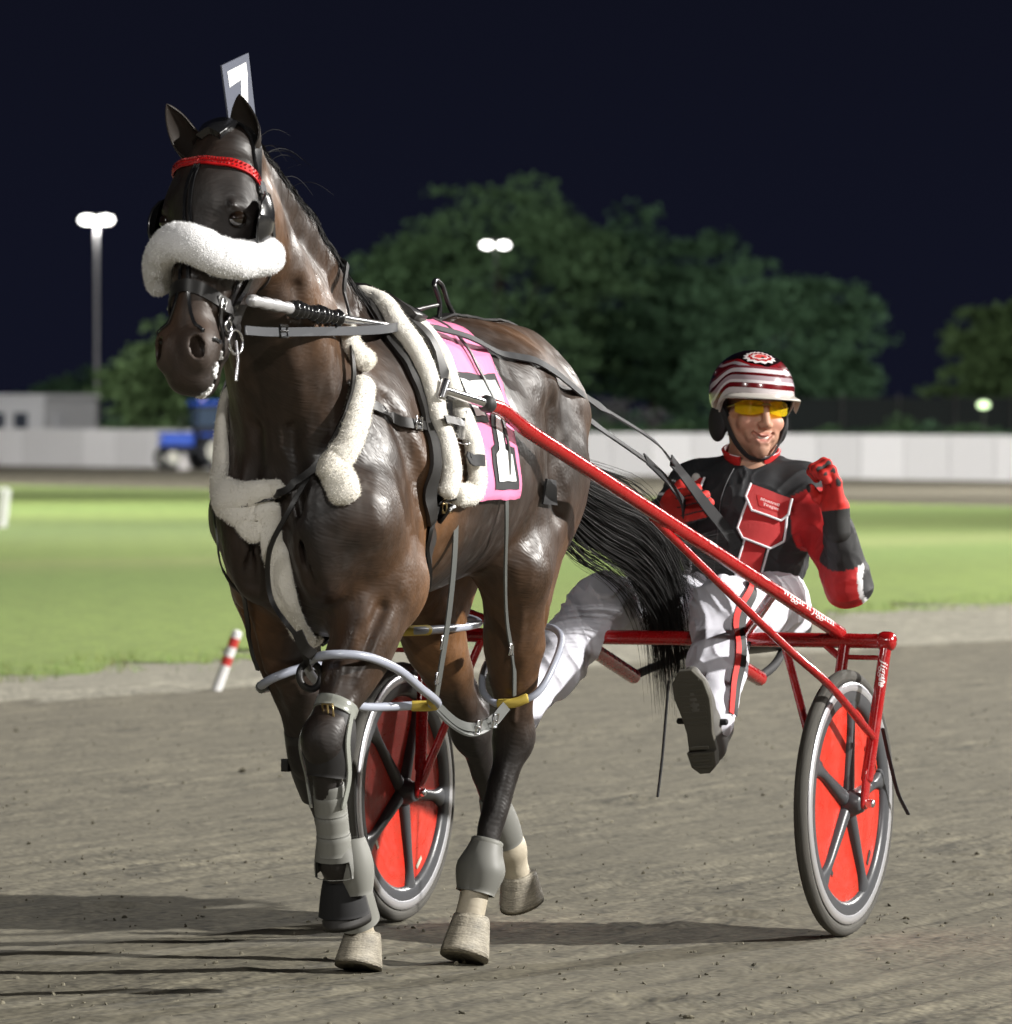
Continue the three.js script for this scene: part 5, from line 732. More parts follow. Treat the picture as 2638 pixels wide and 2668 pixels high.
// --- saddle cloth with the number 7
{
  const g = rigThing('saddle_cloth', 'bright pink saddle cloth with a white black-edged 7', 'saddle cloth', [0, 1.1, 1.48]);
  const pinkBump = noiseTexture(256, (u, v) => 0.5 + 0.35 * Math.sin(u * 400) * Math.sin(v * 400) + 0.3 * tileNoise(u, v, 6), 3);
  const pink = phys({ color: rgb(0.84, 0.225, 0.41), roughness: 0.7, bumpMap: pinkBump, bumpScale: 0.0015, side: THREE.DoubleSide });
  const arc = (s) => { // cloth from the spine down one side; u: front to back, v: spine to hem
    const nu = 26, nv = 40, pos = [], uv = [], idx = [];
    const pt = (u, v, off) => {
      const front = mix(1.64, 1.655, v), back = mix(1.27, 1.385, Math.min(1, v * 1.5)), z = mix(front, back, u), y = mix(1.60, 1.128, v), x = s * 0.30 * Math.sqrt(clamp(v * 2.2)) + s * 0.001;
      const q = snap(horseField, [x, y, z], off); const wr = 0.0045 * fbm(z * 9, y * 7 + 3 * v, 1.5 + s, 3) * sstep(0.1, 0.4, v); const n = grad(horseField, q, 0.02); return q.addScaledVector(n, wr + 0.010 * sstep(0.75, 1, v));
    };
    for (const side of [0, 1]) for (let i = 0; i <= nu; i++) for (let j = 0; j <= nv; j++) { const q = pt(i / nu, j / nv, 0.010 - side * 0.005); pos.push(q.x, q.y, q.z); uv.push(i / nu * 0.33, j / nv * 0.5); }
    const S = (nu + 1) * (nv + 1);
    for (let i = 0; i < nu; i++) for (let j = 0; j < nv; j++) { const a = i * (nv + 1) + j; const t = s > 0 ? [a, a + nv + 1, a + 1, a + 1, a + nv + 1, a + nv + 2] : [a, a + 1, a + nv + 1, a + 1, a + nv + 2, a + nv + 1]; idx.push(...t); idx.push(...t.map((k) => k + S).reverse()); }
    const edge = (a, b) => idx.push(a, b, a + S, b, b + S, a + S); for (let j = 0; j < nv; j++) { edge(j, j + 1); edge(nu * (nv + 1) + j, nu * (nv + 1) + j + 1); } for (let i = 0; i < nu; i++) edge(i * (nv + 1) + nv, (i + 1) * (nv + 1) + nv);
    const cloth = part(g, 'cloth', makeGeo(pos, idx, null, uv), pink);
    // sewn-on number: black backing and white face, each a patch that follows the cloth
    const poly = (P, off, mat, name) => {
      const sub = [], f = (a, b, c, d) => { if (d === 0) { sub.push(a, b, c); return; } const m = (p, q) => [(p[0] + q[0]) / 2, (p[1] + q[1]) / 2], ab = m(a, b), bc = m(b, c), ca = m(c, a); f(a, ab, ca, d - 1); f(ab, b, bc, d - 1); f(ca, bc, c, d - 1); f(ab, bc, ca, d - 1); };
      for (const [a, b, c] of THREE.ShapeUtils.triangulateShape(P.map((p) => new THREE.Vector2(...p)), [])) f(P[a], P[b], P[c], 3);
      const pp = [], ix = []; sub.forEach((u) => { const q = pt(u[0], u[1], off); pp.push(q.x, q.y, q.z); });
      for (let k = 0; k < sub.length; k += 3) { const A = V(...pp.slice(k * 3, k * 3 + 3)), B = V(...pp.slice(k * 3 + 3, k * 3 + 6)), C = V(...pp.slice(k * 3 + 6, k * 3 + 9)); const n = B.clone().sub(A).cross(C.clone().sub(A)); ix.push(...(n.dot(grad(horseField, A, 0.02)) > 0 ? [k, k + 1, k + 2] : [k, k + 2, k + 1])); }
      return part(cloth, name, makeGeo(pp, ix), mat);
    };
    const seven = [[0.10, 0.30], [0.92, 0.30], [0.92, 0.43], [0.69, 0.60], [0.66, 0.72], [0.86, 0.75], [0.86, 0.90], [0.40, 0.90], [0.40, 0.75], [0.50, 0.72], [0.54, 0.56], [0.66, 0.45], [0.34, 0.45], [0.34, 0.51], [0.10, 0.51]];
    const back = [[0.03, 0.265], [0.99, 0.265], [0.99, 0.445], [0.77, 0.615], [0.76, 0.69], [0.95, 0.71], [0.95, 0.945], [0.31, 0.945], [0.31, 0.71], [0.42, 0.69], [0.46, 0.545], [0.52, 0.485], [0.42, 0.485], [0.42, 0.55], [0.03, 0.55]];
    const slim = (P) => P.map(([u, v]) => [0.54 + (u - 0.5) * 0.80, 0.945 - (0.945 - v) * 0.95]);
    poly(slim(back), 0.0125, std({ color: rgb(0.03, 0.03, 0.032), roughness: 0.8 }), 'number_backing'); poly(slim(seven), 0.0150, std({ color: rgb(0.80, 0.80, 0.80), roughness: 0.7 }), 'number');
  };
  arc(1); arc(-1);
}
// --- hobbles: plastic loops on each leg, joined along each side, hung on straps
const hobbleMat = phys({ color: rgb(0.36, 0.385, 0.46), roughness: 0.3, clearcoat: 0.4 }), tape = std({ color: rgb(0.62, 0.46, 0.08), roughness: 0.6 }), wornStrap = phys({ color: rgb(0.10, 0.105, 0.10), roughness: 0.5 });
{
  const g = rigThing('hobble', 'grey plastic pacing hobble on the horse\'s left legs, yellow taped', 'hobble', [0.15, 0.6, 1.5], 'pacing hobbles');
  const fl = curve([[0.17, 0.652, 1.625], [0.205, 0.70, 1.80], [0.212, 0.755, 1.97], [0.18, 0.785, 2.09], [0.11, 0.785, 2.13], [0.035, 0.755, 2.05], [0.015, 0.70, 1.92], [0.04, 0.655, 1.79], [0.08, 0.648, 1.66], [0.125, 0.65, 1.618]], 60, true);
  const f = part(g, 'front_loop', tube(fl, 0.0105, 12, true), hobbleMat);
  part(f, 'tape', tube(curve([[0.178, 0.664, 1.67], [0.16, 0.65, 1.615], [0.11, 0.648, 1.625]], 8), 0.0128, 12), tape);
  const rl = curve([[0.135, 0.632, 1.075], [0.185, 0.655, 1.055], [0.205, 0.725, 0.99], [0.185, 0.79, 0.90], [0.12, 0.81, 0.85], [0.05, 0.78, 0.90], [0.03, 0.72, 1.0], [0.055, 0.655, 1.075], [0.095, 0.63, 1.085]], 60, true);
  const r = part(g, 'rear_loop', tube(rl, 0.0090, 12, true), hobbleMat);
  part(r, 'tape', tube(curve([[0.10, 0.63, 1.085], [0.135, 0.632, 1.077], [0.165, 0.644, 1.065]], 6), 0.0118, 12), tape);
  part(g, 'joining_strap', freeStrap([[0.15, 0.65, 1.605], [0.15, 0.61, 1.52], [0.14, 0.575, 1.36], [0.13, 0.59, 1.20], [0.125, 0.625, 1.10]], 0.026, 0.005, [0.75, 0.6, 0]), wornStrap);
  part(g, 'joining_strap', freeStrap([[0.145, 0.66, 1.59], [0.15, 0.60, 1.45], [0.14, 0.585, 1.30], [0.12, 0.60, 1.16]], 0.022, 0.005, [0.9, 0.2, 0.2]), wornStrap);
  part(g, 'strap_buckle', merge([buckle([0.150, 0.585, 1.33], [0.2, 1, 0], [0, 0, 1], 0.032, 0.026, 0.003), buckle([0.147, 0.595, 1.22], [0.2, 1, 0], [0, 0, 1], 0.032, 0.026, 0.003)]), steel);
  part(g, 'front_hanger', freeStrap([[0.245, 1.12, 1.68], [0.238, 1.0, 1.675], [0.215, 0.85, 1.66], [0.185, 0.72, 1.64], [0.165, 0.655, 1.62]], 0.016, 0.004, [0.9, 0.1, 0.35]), wornStrap);
  part(g, 'rear_hanger', merge([skinStrap([[0.06, 1.55, 1.40], [0.13, 1.48, 1.41], [0.20, 1.40, 1.43], [0.255, 1.28, 1.45], [0.268, 1.18, 1.465]], 0.011, 0.004, 0.018, 30), freeStrap([[0.282, 1.18, 1.468], [0.275, 1.08, 1.45], [0.225, 0.95, 1.34], [0.17, 0.83, 1.20], [0.15, 0.72, 1.11], [0.14, 0.65, 1.085]], 0.012, 0.004, [0.9, 0.1, 0.35])]), wornStrap);
  part(g, 'hanger_buckle', merge([buckle([0.202, 0.80, 1.655], [0, 0, 1], [0.1, 1, 0], 0.026, 0.03, 0.003), buckle([0.158, 0.765, 1.145], [0, 0, 1], [0.1, 1, 0], 0.022, 0.026, 0.003), buckle([0.183, 0.715, 1.645], [0, 0, 1], [0.1, 1, 0], 0.022, 0.026, 0.003)]), steel);
  part(g, 'chest_hanger', freeStrap([[0.085, 1.19, 2.16], [0.055, 1.12, 2.19], [0.0, 1.03, 2.18], [-0.02, 0.96, 2.15], [-0.01, 0.91, 2.15], [0.035, 0.86, 2.17], [0.06, 0.83, 2.165]], 0.011, 0.005, [0.1, 0.1, 1]), leather);
  part(g, 'chest_fork', merge([freeStrap([[0.06, 0.84, 2.165], [0.075, 0.80, 2.15], [0.09, 0.785, 2.135]], 0.026, 0.006, [0.1, 0.2, 1], 8), freeStrap([[0.058, 0.83, 2.16], [0.062, 0.78, 2.12], [0.045, 0.75, 2.07]], 0.016, 0.006, [0.1, 0.2, 1], 8), ring([0.052, 0.735, 2.075], [0.8, 0.1, 0.5], 0.03, 0.0085)]), leather);
}
{
  const g = rigThing('hobble', 'grey plastic pacing hobble on the horse\'s right legs, behind the others', 'hobble', [-0.15, 0.7, 1.5], 'pacing hobbles');
  const f = part(g, 'front_loop', tube(curve([[-0.06, 0.74, 1.72], [-0.075, 0.745, 1.82], [-0.135, 0.72, 1.87], [-0.195, 0.695, 1.82], [-0.215, 0.69, 1.73], [-0.19, 0.71, 1.65], [-0.12, 0.73, 1.63]], 50, true), 0.0105, 12, true), hobbleMat);
  part(f, 'joint', tube([[-0.185, 0.698, 1.835], [-0.205, 0.691, 1.79]], 0.0125, 10), wornStrap);
  const r = part(g, 'rear_loop', tube(curve([[-0.11, 0.806, 1.15], [-0.085, 0.806, 1.05], [-0.075, 0.808, 0.90], [-0.085, 0.815, 0.78], [-0.14, 0.825, 0.74], [-0.205, 0.825, 0.80], [-0.215, 0.815, 0.93], [-0.19, 0.806, 1.09], [-0.15, 0.804, 1.165]], 50, true), 0.0105, 12, true), hobbleMat);
  part(r, 'tape', tube(curve([[-0.16, 0.804, 1.155], [-0.12, 0.806, 1.16], [-0.09, 0.806, 1.08]], 8), 0.0128, 12), tape);
  part(g, 'joining_strap', freeStrap([[-0.13, 0.735, 1.63], [-0.14, 0.74, 1.5], [-0.14, 0.78, 1.32], [-0.125, 0.805, 1.17]], 0.026, 0.006, [0.9, 0.3, 0]), leather);
  part(g, 'chest_hanger', skinStrap([[-0.162, 1.25, 2.07], [-0.175, 1.15, 2.085], [-0.15, 1.02, 2.12], [-0.19, 0.86, 1.98], [-0.205, 0.78, 1.90], [-0.20, 0.72, 1.89]], 0.013, 0.004, 0.012, 40), leather);
}
// --- boots on the legs
const bootGrey = phys({ color: rgb(0.17, 0.17, 0.155), roughness: 0.55 }), bootPale = phys({ color: rgb(0.20, 0.20, 0.18), roughness: 0.6 }), clearStrap = phys({ color: rgb(0.28, 0.29, 0.26), roughness: 0.25, clearcoat: 0.5 });
function sleeve(a, b, r, opts = {}) { // a shell round a limb from a to b: r(t, angle), open where asked
  const A = v3(a), B = v3(b), T = B.clone().sub(A).normalize(), F = v3(opts.front || [0, 0, 1]); F.sub(T.clone().multiplyScalar(F.dot(T))).normalize(); const S = F.clone().cross(T), n = 36, rows = opts.rows || 14, pos = [], idx = [], uv = [];
  for (const side of [0, 1]) for (let i = 0; i <= rows; i++) for (let j = 0; j <= n; j++) { const t = i / rows, an = (j / n) * 2 * Math.PI, d = S.clone().multiplyScalar(Math.sin(an)).addScaledVector(F, Math.cos(an)), q = A.clone().lerp(B, t).addScaledVector(d, r(t, an) - side * 0.004); pos.push(q.x, q.y, q.z); uv.push(j / n * 0.3, t * 0.2); }
  const Z = (rows + 1) * (n + 1); for (let i = 0; i < rows; i++) for (let j = 0; j < n; j++) { const p = i * (n + 1) + j, an = ((j + 0.5) / n) * 2 * Math.PI; if (opts.open && opts.open((i + 0.5) / rows, an)) continue; const q = [p, p + n + 1, p + 1, p + 1, p + n + 1, p + n + 2]; idx.push(...q, ...q.map((k) => k + Z).reverse()); }
  for (const i of [0, rows]) for (let j = 0; j < n; j++) { const p = i * (n + 1) + j; idx.push(p, p + 1, p + Z, p + 1, p + 1 + Z, p + Z); }
  return makeGeo(pos, idx, null, uv);
}
const bandRing = (a, b, r, w) => sleeve(a, b, () => r, { rows: 2 });
{
  const J = LEG.lf, kb = rigThing('knee_boot', 'dark leather knee boot strapped round the horse\'s raised left knee', 'knee boot', J.kn);
  const up = lerp3(J.kn, J.el, 0.20), dn = lerp3(J.kn, J.fe, 0.30), fz = [0.1, 0, 1];
  part(kb, 'knee_cup', sleeve(add3(up, [0, 0, 0.004]), add3(dn, [0, 0, 0.004]), (t, a) => 0.046 + 0.0125 * Math.sin(Math.PI * t) + 0.004 * Math.cos(a) * Math.sin(Math.PI * t), { front: fz, rows: 18 }), std({ color: rgb(0.012, 0.011, 0.011), roughness: 0.6 }));
  part(kb, 'top_strap', sleeve(lerp3(J.kn, J.el, 0.24), lerp3(J.kn, J.el, 0.17), () => 0.051, { front: fz, rows: 3 }), clearStrap);
  part(kb, 'buckle', buckle(add3(lerp3(J.kn, J.el, 0.205), [0.008, 0, 0.06]), [1, 0, 0], [0, 1, 0.2], 0.026, 0.03, 0.003), brass);
  for (const s of [1, -1]) part(kb, 'side_strap', freeStrap([add3(up, [s * 0.047, 0, 0.01]), add3(J.kn, [s * 0.060, 0, 0.0]), add3(lerp3(J.kn, J.fe, 0.3), [s * 0.054, 0, 0]), add3(lerp3(J.kn, J.fe, 0.55), [s * 0.040, 0, 0.02])], 0.014, 0.004, [s, 0, 0.25]), clearStrap);
  const sb = rigThing('shin_boot', 'grey shin boot with straps on the horse\'s raised left foreleg', 'shin boot', J.fe, 'leg boots');
  const c0 = lerp3(J.kn, J.fe, 0.36), c1 = add3(J.fe, [0, -0.028, -0.004]);
  const shell = part(sb, 'shell', sleeve(c0, c1, (t, a) => mix(0.036, 0.043, sstep(0.5, 1, t)) + 0.013 * sstep(0.55, 0.95, t) * Math.max(0, Math.cos(a - 1.9)) + 0.010 * sstep(0.4, 0.9, t) * Math.max(0, Math.cos(a + 1.9)) , { front: fz, rows: 22, open: (t, a) => t > 0.84 && Math.cos(a) > 0.55 }), bootGrey);
  for (const [t, m] of [[0.12, bootPale], [0.34, bootPale], [0.56, bootPale]]) part(shell, 'band', sleeve(lerp3(c0, c1, t), lerp3(c0, c1, t + 0.2), (u, a) => mix(0.037, 0.0435, sstep(0.5, 1, t + 0.2 * u)) + 0.001 + 0.005 * sstep(0.4, 0.9, t) * Math.abs(Math.sin(a)), { front: fz, rows: 4 }), m);
  const bb = rigThing('bell_boot', 'black bell boot over the horse\'s raised left front hoof', 'bell boot', J.toe);
  const bellMat = std({ color: rgb(0.008, 0.008, 0.009), roughness: 0.8 });
  part(bb, 'cup', sleeve(add3(J.co, [0, 0.035, 0.012]), add3(lerp3(J.co, J.toe, 0.75), [0, 0, 0.01]), (t) => mix(0.040, 0.059, Math.pow(t, 0.7)), { rows: 10 }), bellMat);
  const cr = rigThing('rear_shield', 'pale grey shield boot behind the horse\'s left front fetlock', 'boot', add3(J.fe, [0, 0, -0.04]));
  part(cr, 'shield', sleeve(add3(J.fe, [0.03, 0.055, -0.02]), add3(J.fe, [0.045, -0.075, -0.03]), (t) => 0.030 + 0.012 * Math.sin(Math.PI * t), { rows: 12, open: (t, a) => Math.cos(a) < -0.4 }), bootPale);
}
{
  const J = LEG.rf, kb = rigThing('knee_boot', 'black knee boot on the horse\'s right knee behind the raised leg', 'knee boot', J.kn);
  part(kb, 'knee_cup', sleeve(lerp3(J.kn, J.el, 0.18), lerp3(J.kn, J.fe, 0.28), (t) => 0.05 + 0.008 * Math.sin(Math.PI * t), { rows: 14 }), leather);
  part(kb, 'buckle', rbox(J.kn[0] - 0.058, J.kn[1] - 0.02, J.kn[2] + 0.01, 0.02, 0.03, 0.02, 0.004), leather);
  const sb = rigThing('shin_boot', 'pale fetlock boot on the horse\'s planted right front foot', 'boot', J.fe, 'leg boots');
  part(sb, 'shell', sleeve(lerp3(J.kn, J.fe, 0.45), add3(lerp3(J.fe, J.co, 0.7), [0, 0, 0]), (t) => mix(0.036, 0.053, sstep(0.3, 0.8, t)), { rows: 14 }), bootPale);
}
{
  const J = LEG.lh, sb = rigThing('ankle_boot', 'grey-green ankle boot on the horse\'s leading left hind fetlock', 'ankle boot', J.fe, 'leg boots');
  const c0 = lerp3(J.hk, J.fe, 0.80), c1 = lerp3(J.fe, J.co, 0.52);
  const shell = part(sb, 'shell', sleeve(c0, c1, (t, a) => 0.036 + 0.014 * Math.sin(Math.PI * Math.min(1, t * 1.05)) + 0.013 * sstep(0.2, 0.6, t) * Math.abs(Math.sin(a)), { front: [-0.1, 0, 1], rows: 18 }), bootGrey);
  part(shell, 'band', sleeve(lerp3(c0, c1, 0.02), lerp3(c0, c1, 0.16), () => 0.040, { rows: 3 }), bootPale);
  const J2 = LEG.rh, s2 = rigThing('ankle_boot', 'dark ankle boot on the horse\'s lifted right hind fetlock', 'ankle boot', J2.fe, 'leg boots');
  part(s2, 'shell', sleeve(lerp3(J2.hk, J2.fe, 0.55), lerp3(J2.hk, J2.fe, 0.93), (t) => 0.034 + 0.012 * Math.sin(Math.PI * t * 0.7), { rows: 14 }), bootGrey);
}
// --- head pole, check rein, driving lines
{
  const g = rigThing('head_pole', 'silver and black head pole from the bridle back to the saddle', 'head pole', [0.12, 1.55, 2.1]);
  const a = [0.105, 1.588, 2.505], b = [0.145, 1.553, 2.13], c = [0.130, 1.53, 1.66];
  part(g, 'sleeve', tube(line(a, lerp3(a, b, 0.46), 12), (t) => 0.0135 + 0.0012 * Math.sign(Math.sin(t * 22)), 12), std({ color: rgb(0.6, 0.6, 0.62), metalness: 0.6, roughness: 0.35 }));
  part(g, 'spring', tube(line(lerp3(a, b, 0.46), b, 60), (t) => 0.0155 + 0.0045 * Math.sin(t * 58) + 0.003 * Math.sin(t * 13), 12), patent);
  part(g, 'rod', tube(line(b, c, 8), (t) => mix(0.011, 0.0075, t), 10), steel);
  part(g, 'end_ring', ring([0.128, 1.535, 1.64], [1, 0.2, 0.2], 0.022, 0.0035), steel);
  const cr = one('check_rein', tube(curve([[0.02, 1.71, 2.02], [0.03, 1.60, 1.74], [0.012, 1.575, 1.5], [0, 1.595, 1.23]].map((p) => toWorld(p)), 20), 0.0055, 6), leather, 'thin black check rein running along the withers to a hook', 'rein');
  const darkLine = std({ color: rgb(0.032, 0.033, 0.036), roughness: 0.65 });
  const REIN_A = [[0.135, 1.548, 1.68], [0.16, 1.515, 1.40], ...onSkin([[0.185, 1.487, 1.25], [0.24, 1.44, 1.13]], 3, 0.008)[0], [0.20, 1.37, 0.76], [0.10, 1.255, 0.05], [0.047, 1.199, -0.2]];
  const HOLD_A = [[0.052, 1.21, -0.17], [0.055, 1.15, -0.29], [0.068, 1.09, -0.38], [0.10, 1.03, -0.43], [0.13, 0.975, -0.46]];
  const REIN_B = [[-0.135, 1.548, 1.68], ...onSkin([[-0.19, 1.50, 1.35], [-0.17, 1.49, 1.0], [-0.09, 1.47, 0.78], [0.0, 1.43, 0.63]], 6, 0.01)[0], [0.06, 1.345, 0.5], [0.034, 1.207, -0.05]];
  const HOLD_B = [[0.036, 1.215, -0.03], [0.021, 1.143, -0.25], [0.004, 1.075, -0.40], [0.0, 1.0, -0.46]];
  const hand = (s, pts, w) => { const P = curve(pts, 70); return ribbon(P, P.map((p, i) => { const d = horseField(p.x, p.y, p.z); return d < 0.05 ? grad(horseField, p, 0.02) : V(s * 0.42, 0.42, 0.8); }), w, 0.004); };
  const l1 = rigThing('driving_line', 'flat grey driving rein along the horse\'s left side to the driver', 'rein', [0.12, 1.5, 1.0], 'driving reins');
  part(l1, 'bit_end', (() => { const P = curve([[0.088, 1.522, 2.50], [0.105, 1.519, 2.42], [0.135, 1.522, 2.2], [0.16, 1.53, 1.9], [0.135, 1.548, 1.68]], 40); return ribbon(P, P.map(() => V(1, 0.1, 0.2)), 0.021, 0.004); })(), lineMat);
  part(l1, 'long_rein', hand(1, REIN_A, 0.021), darkLine);
  part(l1, 'hand_hold', hand(1, HOLD_A, 0.032), webbing);
  part(l1, 'keeper', buckle([0.118, 1.521, 2.36], [0, 1, 0], [0.1, 0, -1], 0.026, 0.03, 0.004), patent);
  const l2 = rigThing('driving_line', 'flat black driving rein crossing the horse\'s croup to the driver', 'rein', [0.0, 1.5, 1.0], 'driving reins');
  part(l2, 'bit_end', (() => { const P = curve([H(-0.085, -0.47, -0.095), [-0.12, 1.517, 2.42], [-0.16, 1.53, 1.9], [-0.135, 1.548, 1.68]], 40); return ribbon(P, P.map(() => V(-1, 0.1, 0.2)), 0.021, 0.004); })(), lineMat);
  part(l2, 'long_rein', hand(1, REIN_B, 0.021), darkLine);
  part(l2, 'hand_hold', hand(1, HOLD_B, 0.032), webbing);
}
// ---------- the driver ----------
const driver = rigThing('person', 'smiling sulky driver in black and red jacket, white trousers and striped helmet, left fist raised', 'person', [0.07, 0.76, -0.72]);
const D = {
  pel: [0.07, 0.835, -0.70], wai: [0.075, 0.94, -0.735], che: [0.08, 1.07, -0.745], nek: [0.088, 1.20, -0.735], hed: [0.098, 1.340, -0.725],
  shL: [0.245, 1.125, -0.74], elL: [0.402, 0.88, -0.635], wrL: [0.404, 1.04, -0.555], shR: [-0.085, 1.125, -0.74], elR: [-0.165, 0.945, -0.62], wrR: [-0.05, 1.075, -0.475],
  hpL: [0.16, 0.81, -0.66], knL: [0.24, 0.825, -0.14], anL: [0.322, 0.545, 0.15], hpR: [-0.02, 0.81, -0.66], knR: [-0.115, 0.83, -0.165], anR: [-0.215, 0.545, 0.19],
};
// head frame: x = his left, y up, z = where he looks
const FZ = V(0.66, 0.01, 0.75).normalize(), FX = V(0, 1, 0).cross(FZ).normalize(), FYt = V(0.02, 1, 0), FXX = FX.clone().addScaledVector(V(0, 1, 0), -0.05).normalize(), FY = FZ.clone().cross(FXX).normalize();
const FACE = new THREE.Matrix4().makeBasis(FXX, FY, FZ); FACE.setPosition(v3(D.hed));
const F3 = (x, y, z) => { const p = V(x, y, z).applyMatrix4(FACE); return [p.x, p.y, p.z]; };
const skin = phys({ vertexColors: true, roughness: 0.5, sheen: 0.1 });
{
  const q = [ball([0, 0.045, -0.02], [0.074, 0.09, 0.092], 0.03), ball([0, -0.03, 0.022], [0.06, 0.085, 0.068], 0.035), cone([0, -0.055, 0.03], [0, -0.101, 0.066], 0.048, 0.021, 0.03), ball([0, -0.107, 0.074], 0.015, 0.025)];
  for (const s of [1, -1]) q.push(cone([s * 0.05, -0.02, 0.0], [s * 0.042, -0.078, 0.02], 0.026, 0.02, 0.03), ball([s * 0.04, -0.035, 0.068], [0.024, 0.022, 0.02], 0.02), cone([s * 0.012, 0.026, 0.086], [s * 0.046, 0.022, 0.068], 0.009, 0.009, 0.016), cut(ball([s * 0.031, 0.002, 0.093], [0.017, 0.011, 0.012], 0.012)),
    ball([s * 0.0125, -0.043, 0.099], [0.0095, 0.0085, 0.011], 0.008), ball([s * 0.076, -0.012, -0.012], [0.009, 0.031, 0.018], 0.008), ball([s * 0.030, -0.068, 0.074], [0.014, 0.016, 0.012], 0.012));
  q.push(cone([0, 0.012, 0.090], [0, -0.038, 0.112], 0.0085, 0.0115, 0.012), cluster([cone([-0.028, -0.062, 0.080], [-0.011, -0.0695, 0.0925], 0.0042, 0.0058, 0.004), cone([-0.011, -0.0695, 0.0925], [0.011, -0.0695, 0.0925], 0.0058, 0.0058, 0.004), cone([0.011, -0.0695, 0.0925], [0.028, -0.062, 0.080], 0.0058, 0.0042, 0.004)], 0.008), cluster([cone([-0.024, -0.070, 0.082], [-0.010, -0.0875, 0.089], 0.0042, 0.0062, 0.004), cone([-0.010, -0.0875, 0.089], [0.010, -0.0875, 0.089], 0.0062, 0.0062, 0.004), cone([0.010, -0.0875, 0.089], [0.024, -0.070, 0.082], 0.0062, 0.0042, 0.004)], 0.008),
    cut(cluster([cone([-0.027, -0.064, 0.085], [-0.010, -0.078, 0.095], 0.0042, 0.0062, 0.003), cone([-0.010, -0.078, 0.095], [0.010, -0.078, 0.095], 0.0062, 0.0062, 0.003), cone([0.010, -0.078, 0.095], [0.027, -0.064, 0.085], 0.0062, 0.0042, 0.003)], 0.003)));
  for (const s of [1, -1]) q.push(cut(cone([s * 0.021, -0.046, 0.098], [s * 0.036, -0.072, 0.088], 0.0022, 0.0022, 0.008)));
  const body = [...inFrame(FACE, q), cone(F3(0, -0.06, -0.02), [0.088, 1.17, -0.745], 0.052, 0.06, 0.03)];
  // the rest of the figure under the clothes
  body.push(cone(D.pel, D.che, 0.115, 0.12, 0.08), cone(D.shL, D.shR, 0.055, 0.055, 0.05));
  for (const s of ['L', 'R']) body.push(cone(D['sh' + s], D['el' + s], 0.042, 0.034, 0.03), cone(D['el' + s], D['wr' + s], 0.034, 0.025, 0.03), cone(D['hp' + s], D['kn' + s], 0.072, 0.052, 0.04), cone(D['kn' + s], D['an' + s], 0.05, 0.035, 0.03));
  const f = field(body), inv = FACE.clone().invert();
  const tone = (x, y, z, o) => { const p = V(x, y, z).applyMatrix4(inv), lips = Math.exp(-((p.x / 0.026) ** 2) * 1.2 - (((p.y + 0.076 - 6 * p.x * p.x * 2) / 0.014) ** 2)) * (p.z > 0.075 ? 1 : 0), cheek = Math.exp(-(((Math.abs(p.x) - 0.042) / 0.022) ** 2) - (((p.y + 0.035) / 0.022) ** 2)), stub = sstep(-0.055, -0.08, p.y) * (1 - lips) * (p.z > -0.02 && p.y > -0.14 ? 1 : 0) * 0.28, brow = Math.exp(-(((p.y - 0.026) / 0.005) ** 2)) * sstep(0.01, 0.016, Math.abs(p.x)) * sstep(0.052, 0.044, Math.abs(p.x)) * (p.z > 0.05 ? 1 : 0);
    const n = 1 + 0.12 * fbm(x * 60, y * 60, z * 60, 2); o[0] = mix(mix(0.52, 0.44, lips), 0.05, brow) * (1 - stub * 0.5) * n + cheek * 0.04; o[1] = mix(mix(0.285, 0.15, lips), 0.035, brow) * (1 - stub * 0.42) * n - cheek * 0.015; o[2] = mix(mix(0.19, 0.13, lips), 0.025, brow) * (1 - stub * 0.3) * n; };
  const hd = meshField(f, [0.0, 1.15, -0.86], [0.22, 1.46, -0.60], 0.0032, tone), rest = meshField(f, [-0.29, 0.5, -0.88], [0.47, 1.185, 0.26], 0.012, tone);
  const g = mergeGeometries([hd, rest]); part(driver, 'body', g, skin);
  const teeth = tube([[-0.021, -0.0670, 0.0785], [-0.010, -0.0760, 0.0848], [0.010, -0.0760, 0.0848], [0.021, -0.0670, 0.0785]], (t) => 0.0028 + 0.0028 * Math.sin(Math.PI * t), 10).applyMatrix4(FACE); part(driver, 'teeth', teeth, phys({ color: rgb(0.58, 0.54, 0.47), roughness: 0.3 }));
  for (const s of [1, -1]) { const e = part(driver, 'eye', new THREE.SphereGeometry(0.0115, 16, 12).applyMatrix4(new THREE.Matrix4().makeTranslation(s * 0.031, 0.0, 0.0785)).applyMatrix4(FACE), phys({ color: rgb(0.55, 0.5, 0.45), roughness: 0.1 })); part(e, 'iris', new THREE.SphereGeometry(0.0058, 12, 10).applyMatrix4(new THREE.Matrix4().makeTranslation(s * 0.031, -0.001, 0.0855)).applyMatrix4(FACE), phys({ color: rgb(0.03, 0.018, 0.01), roughness: 0.05 })); }
}
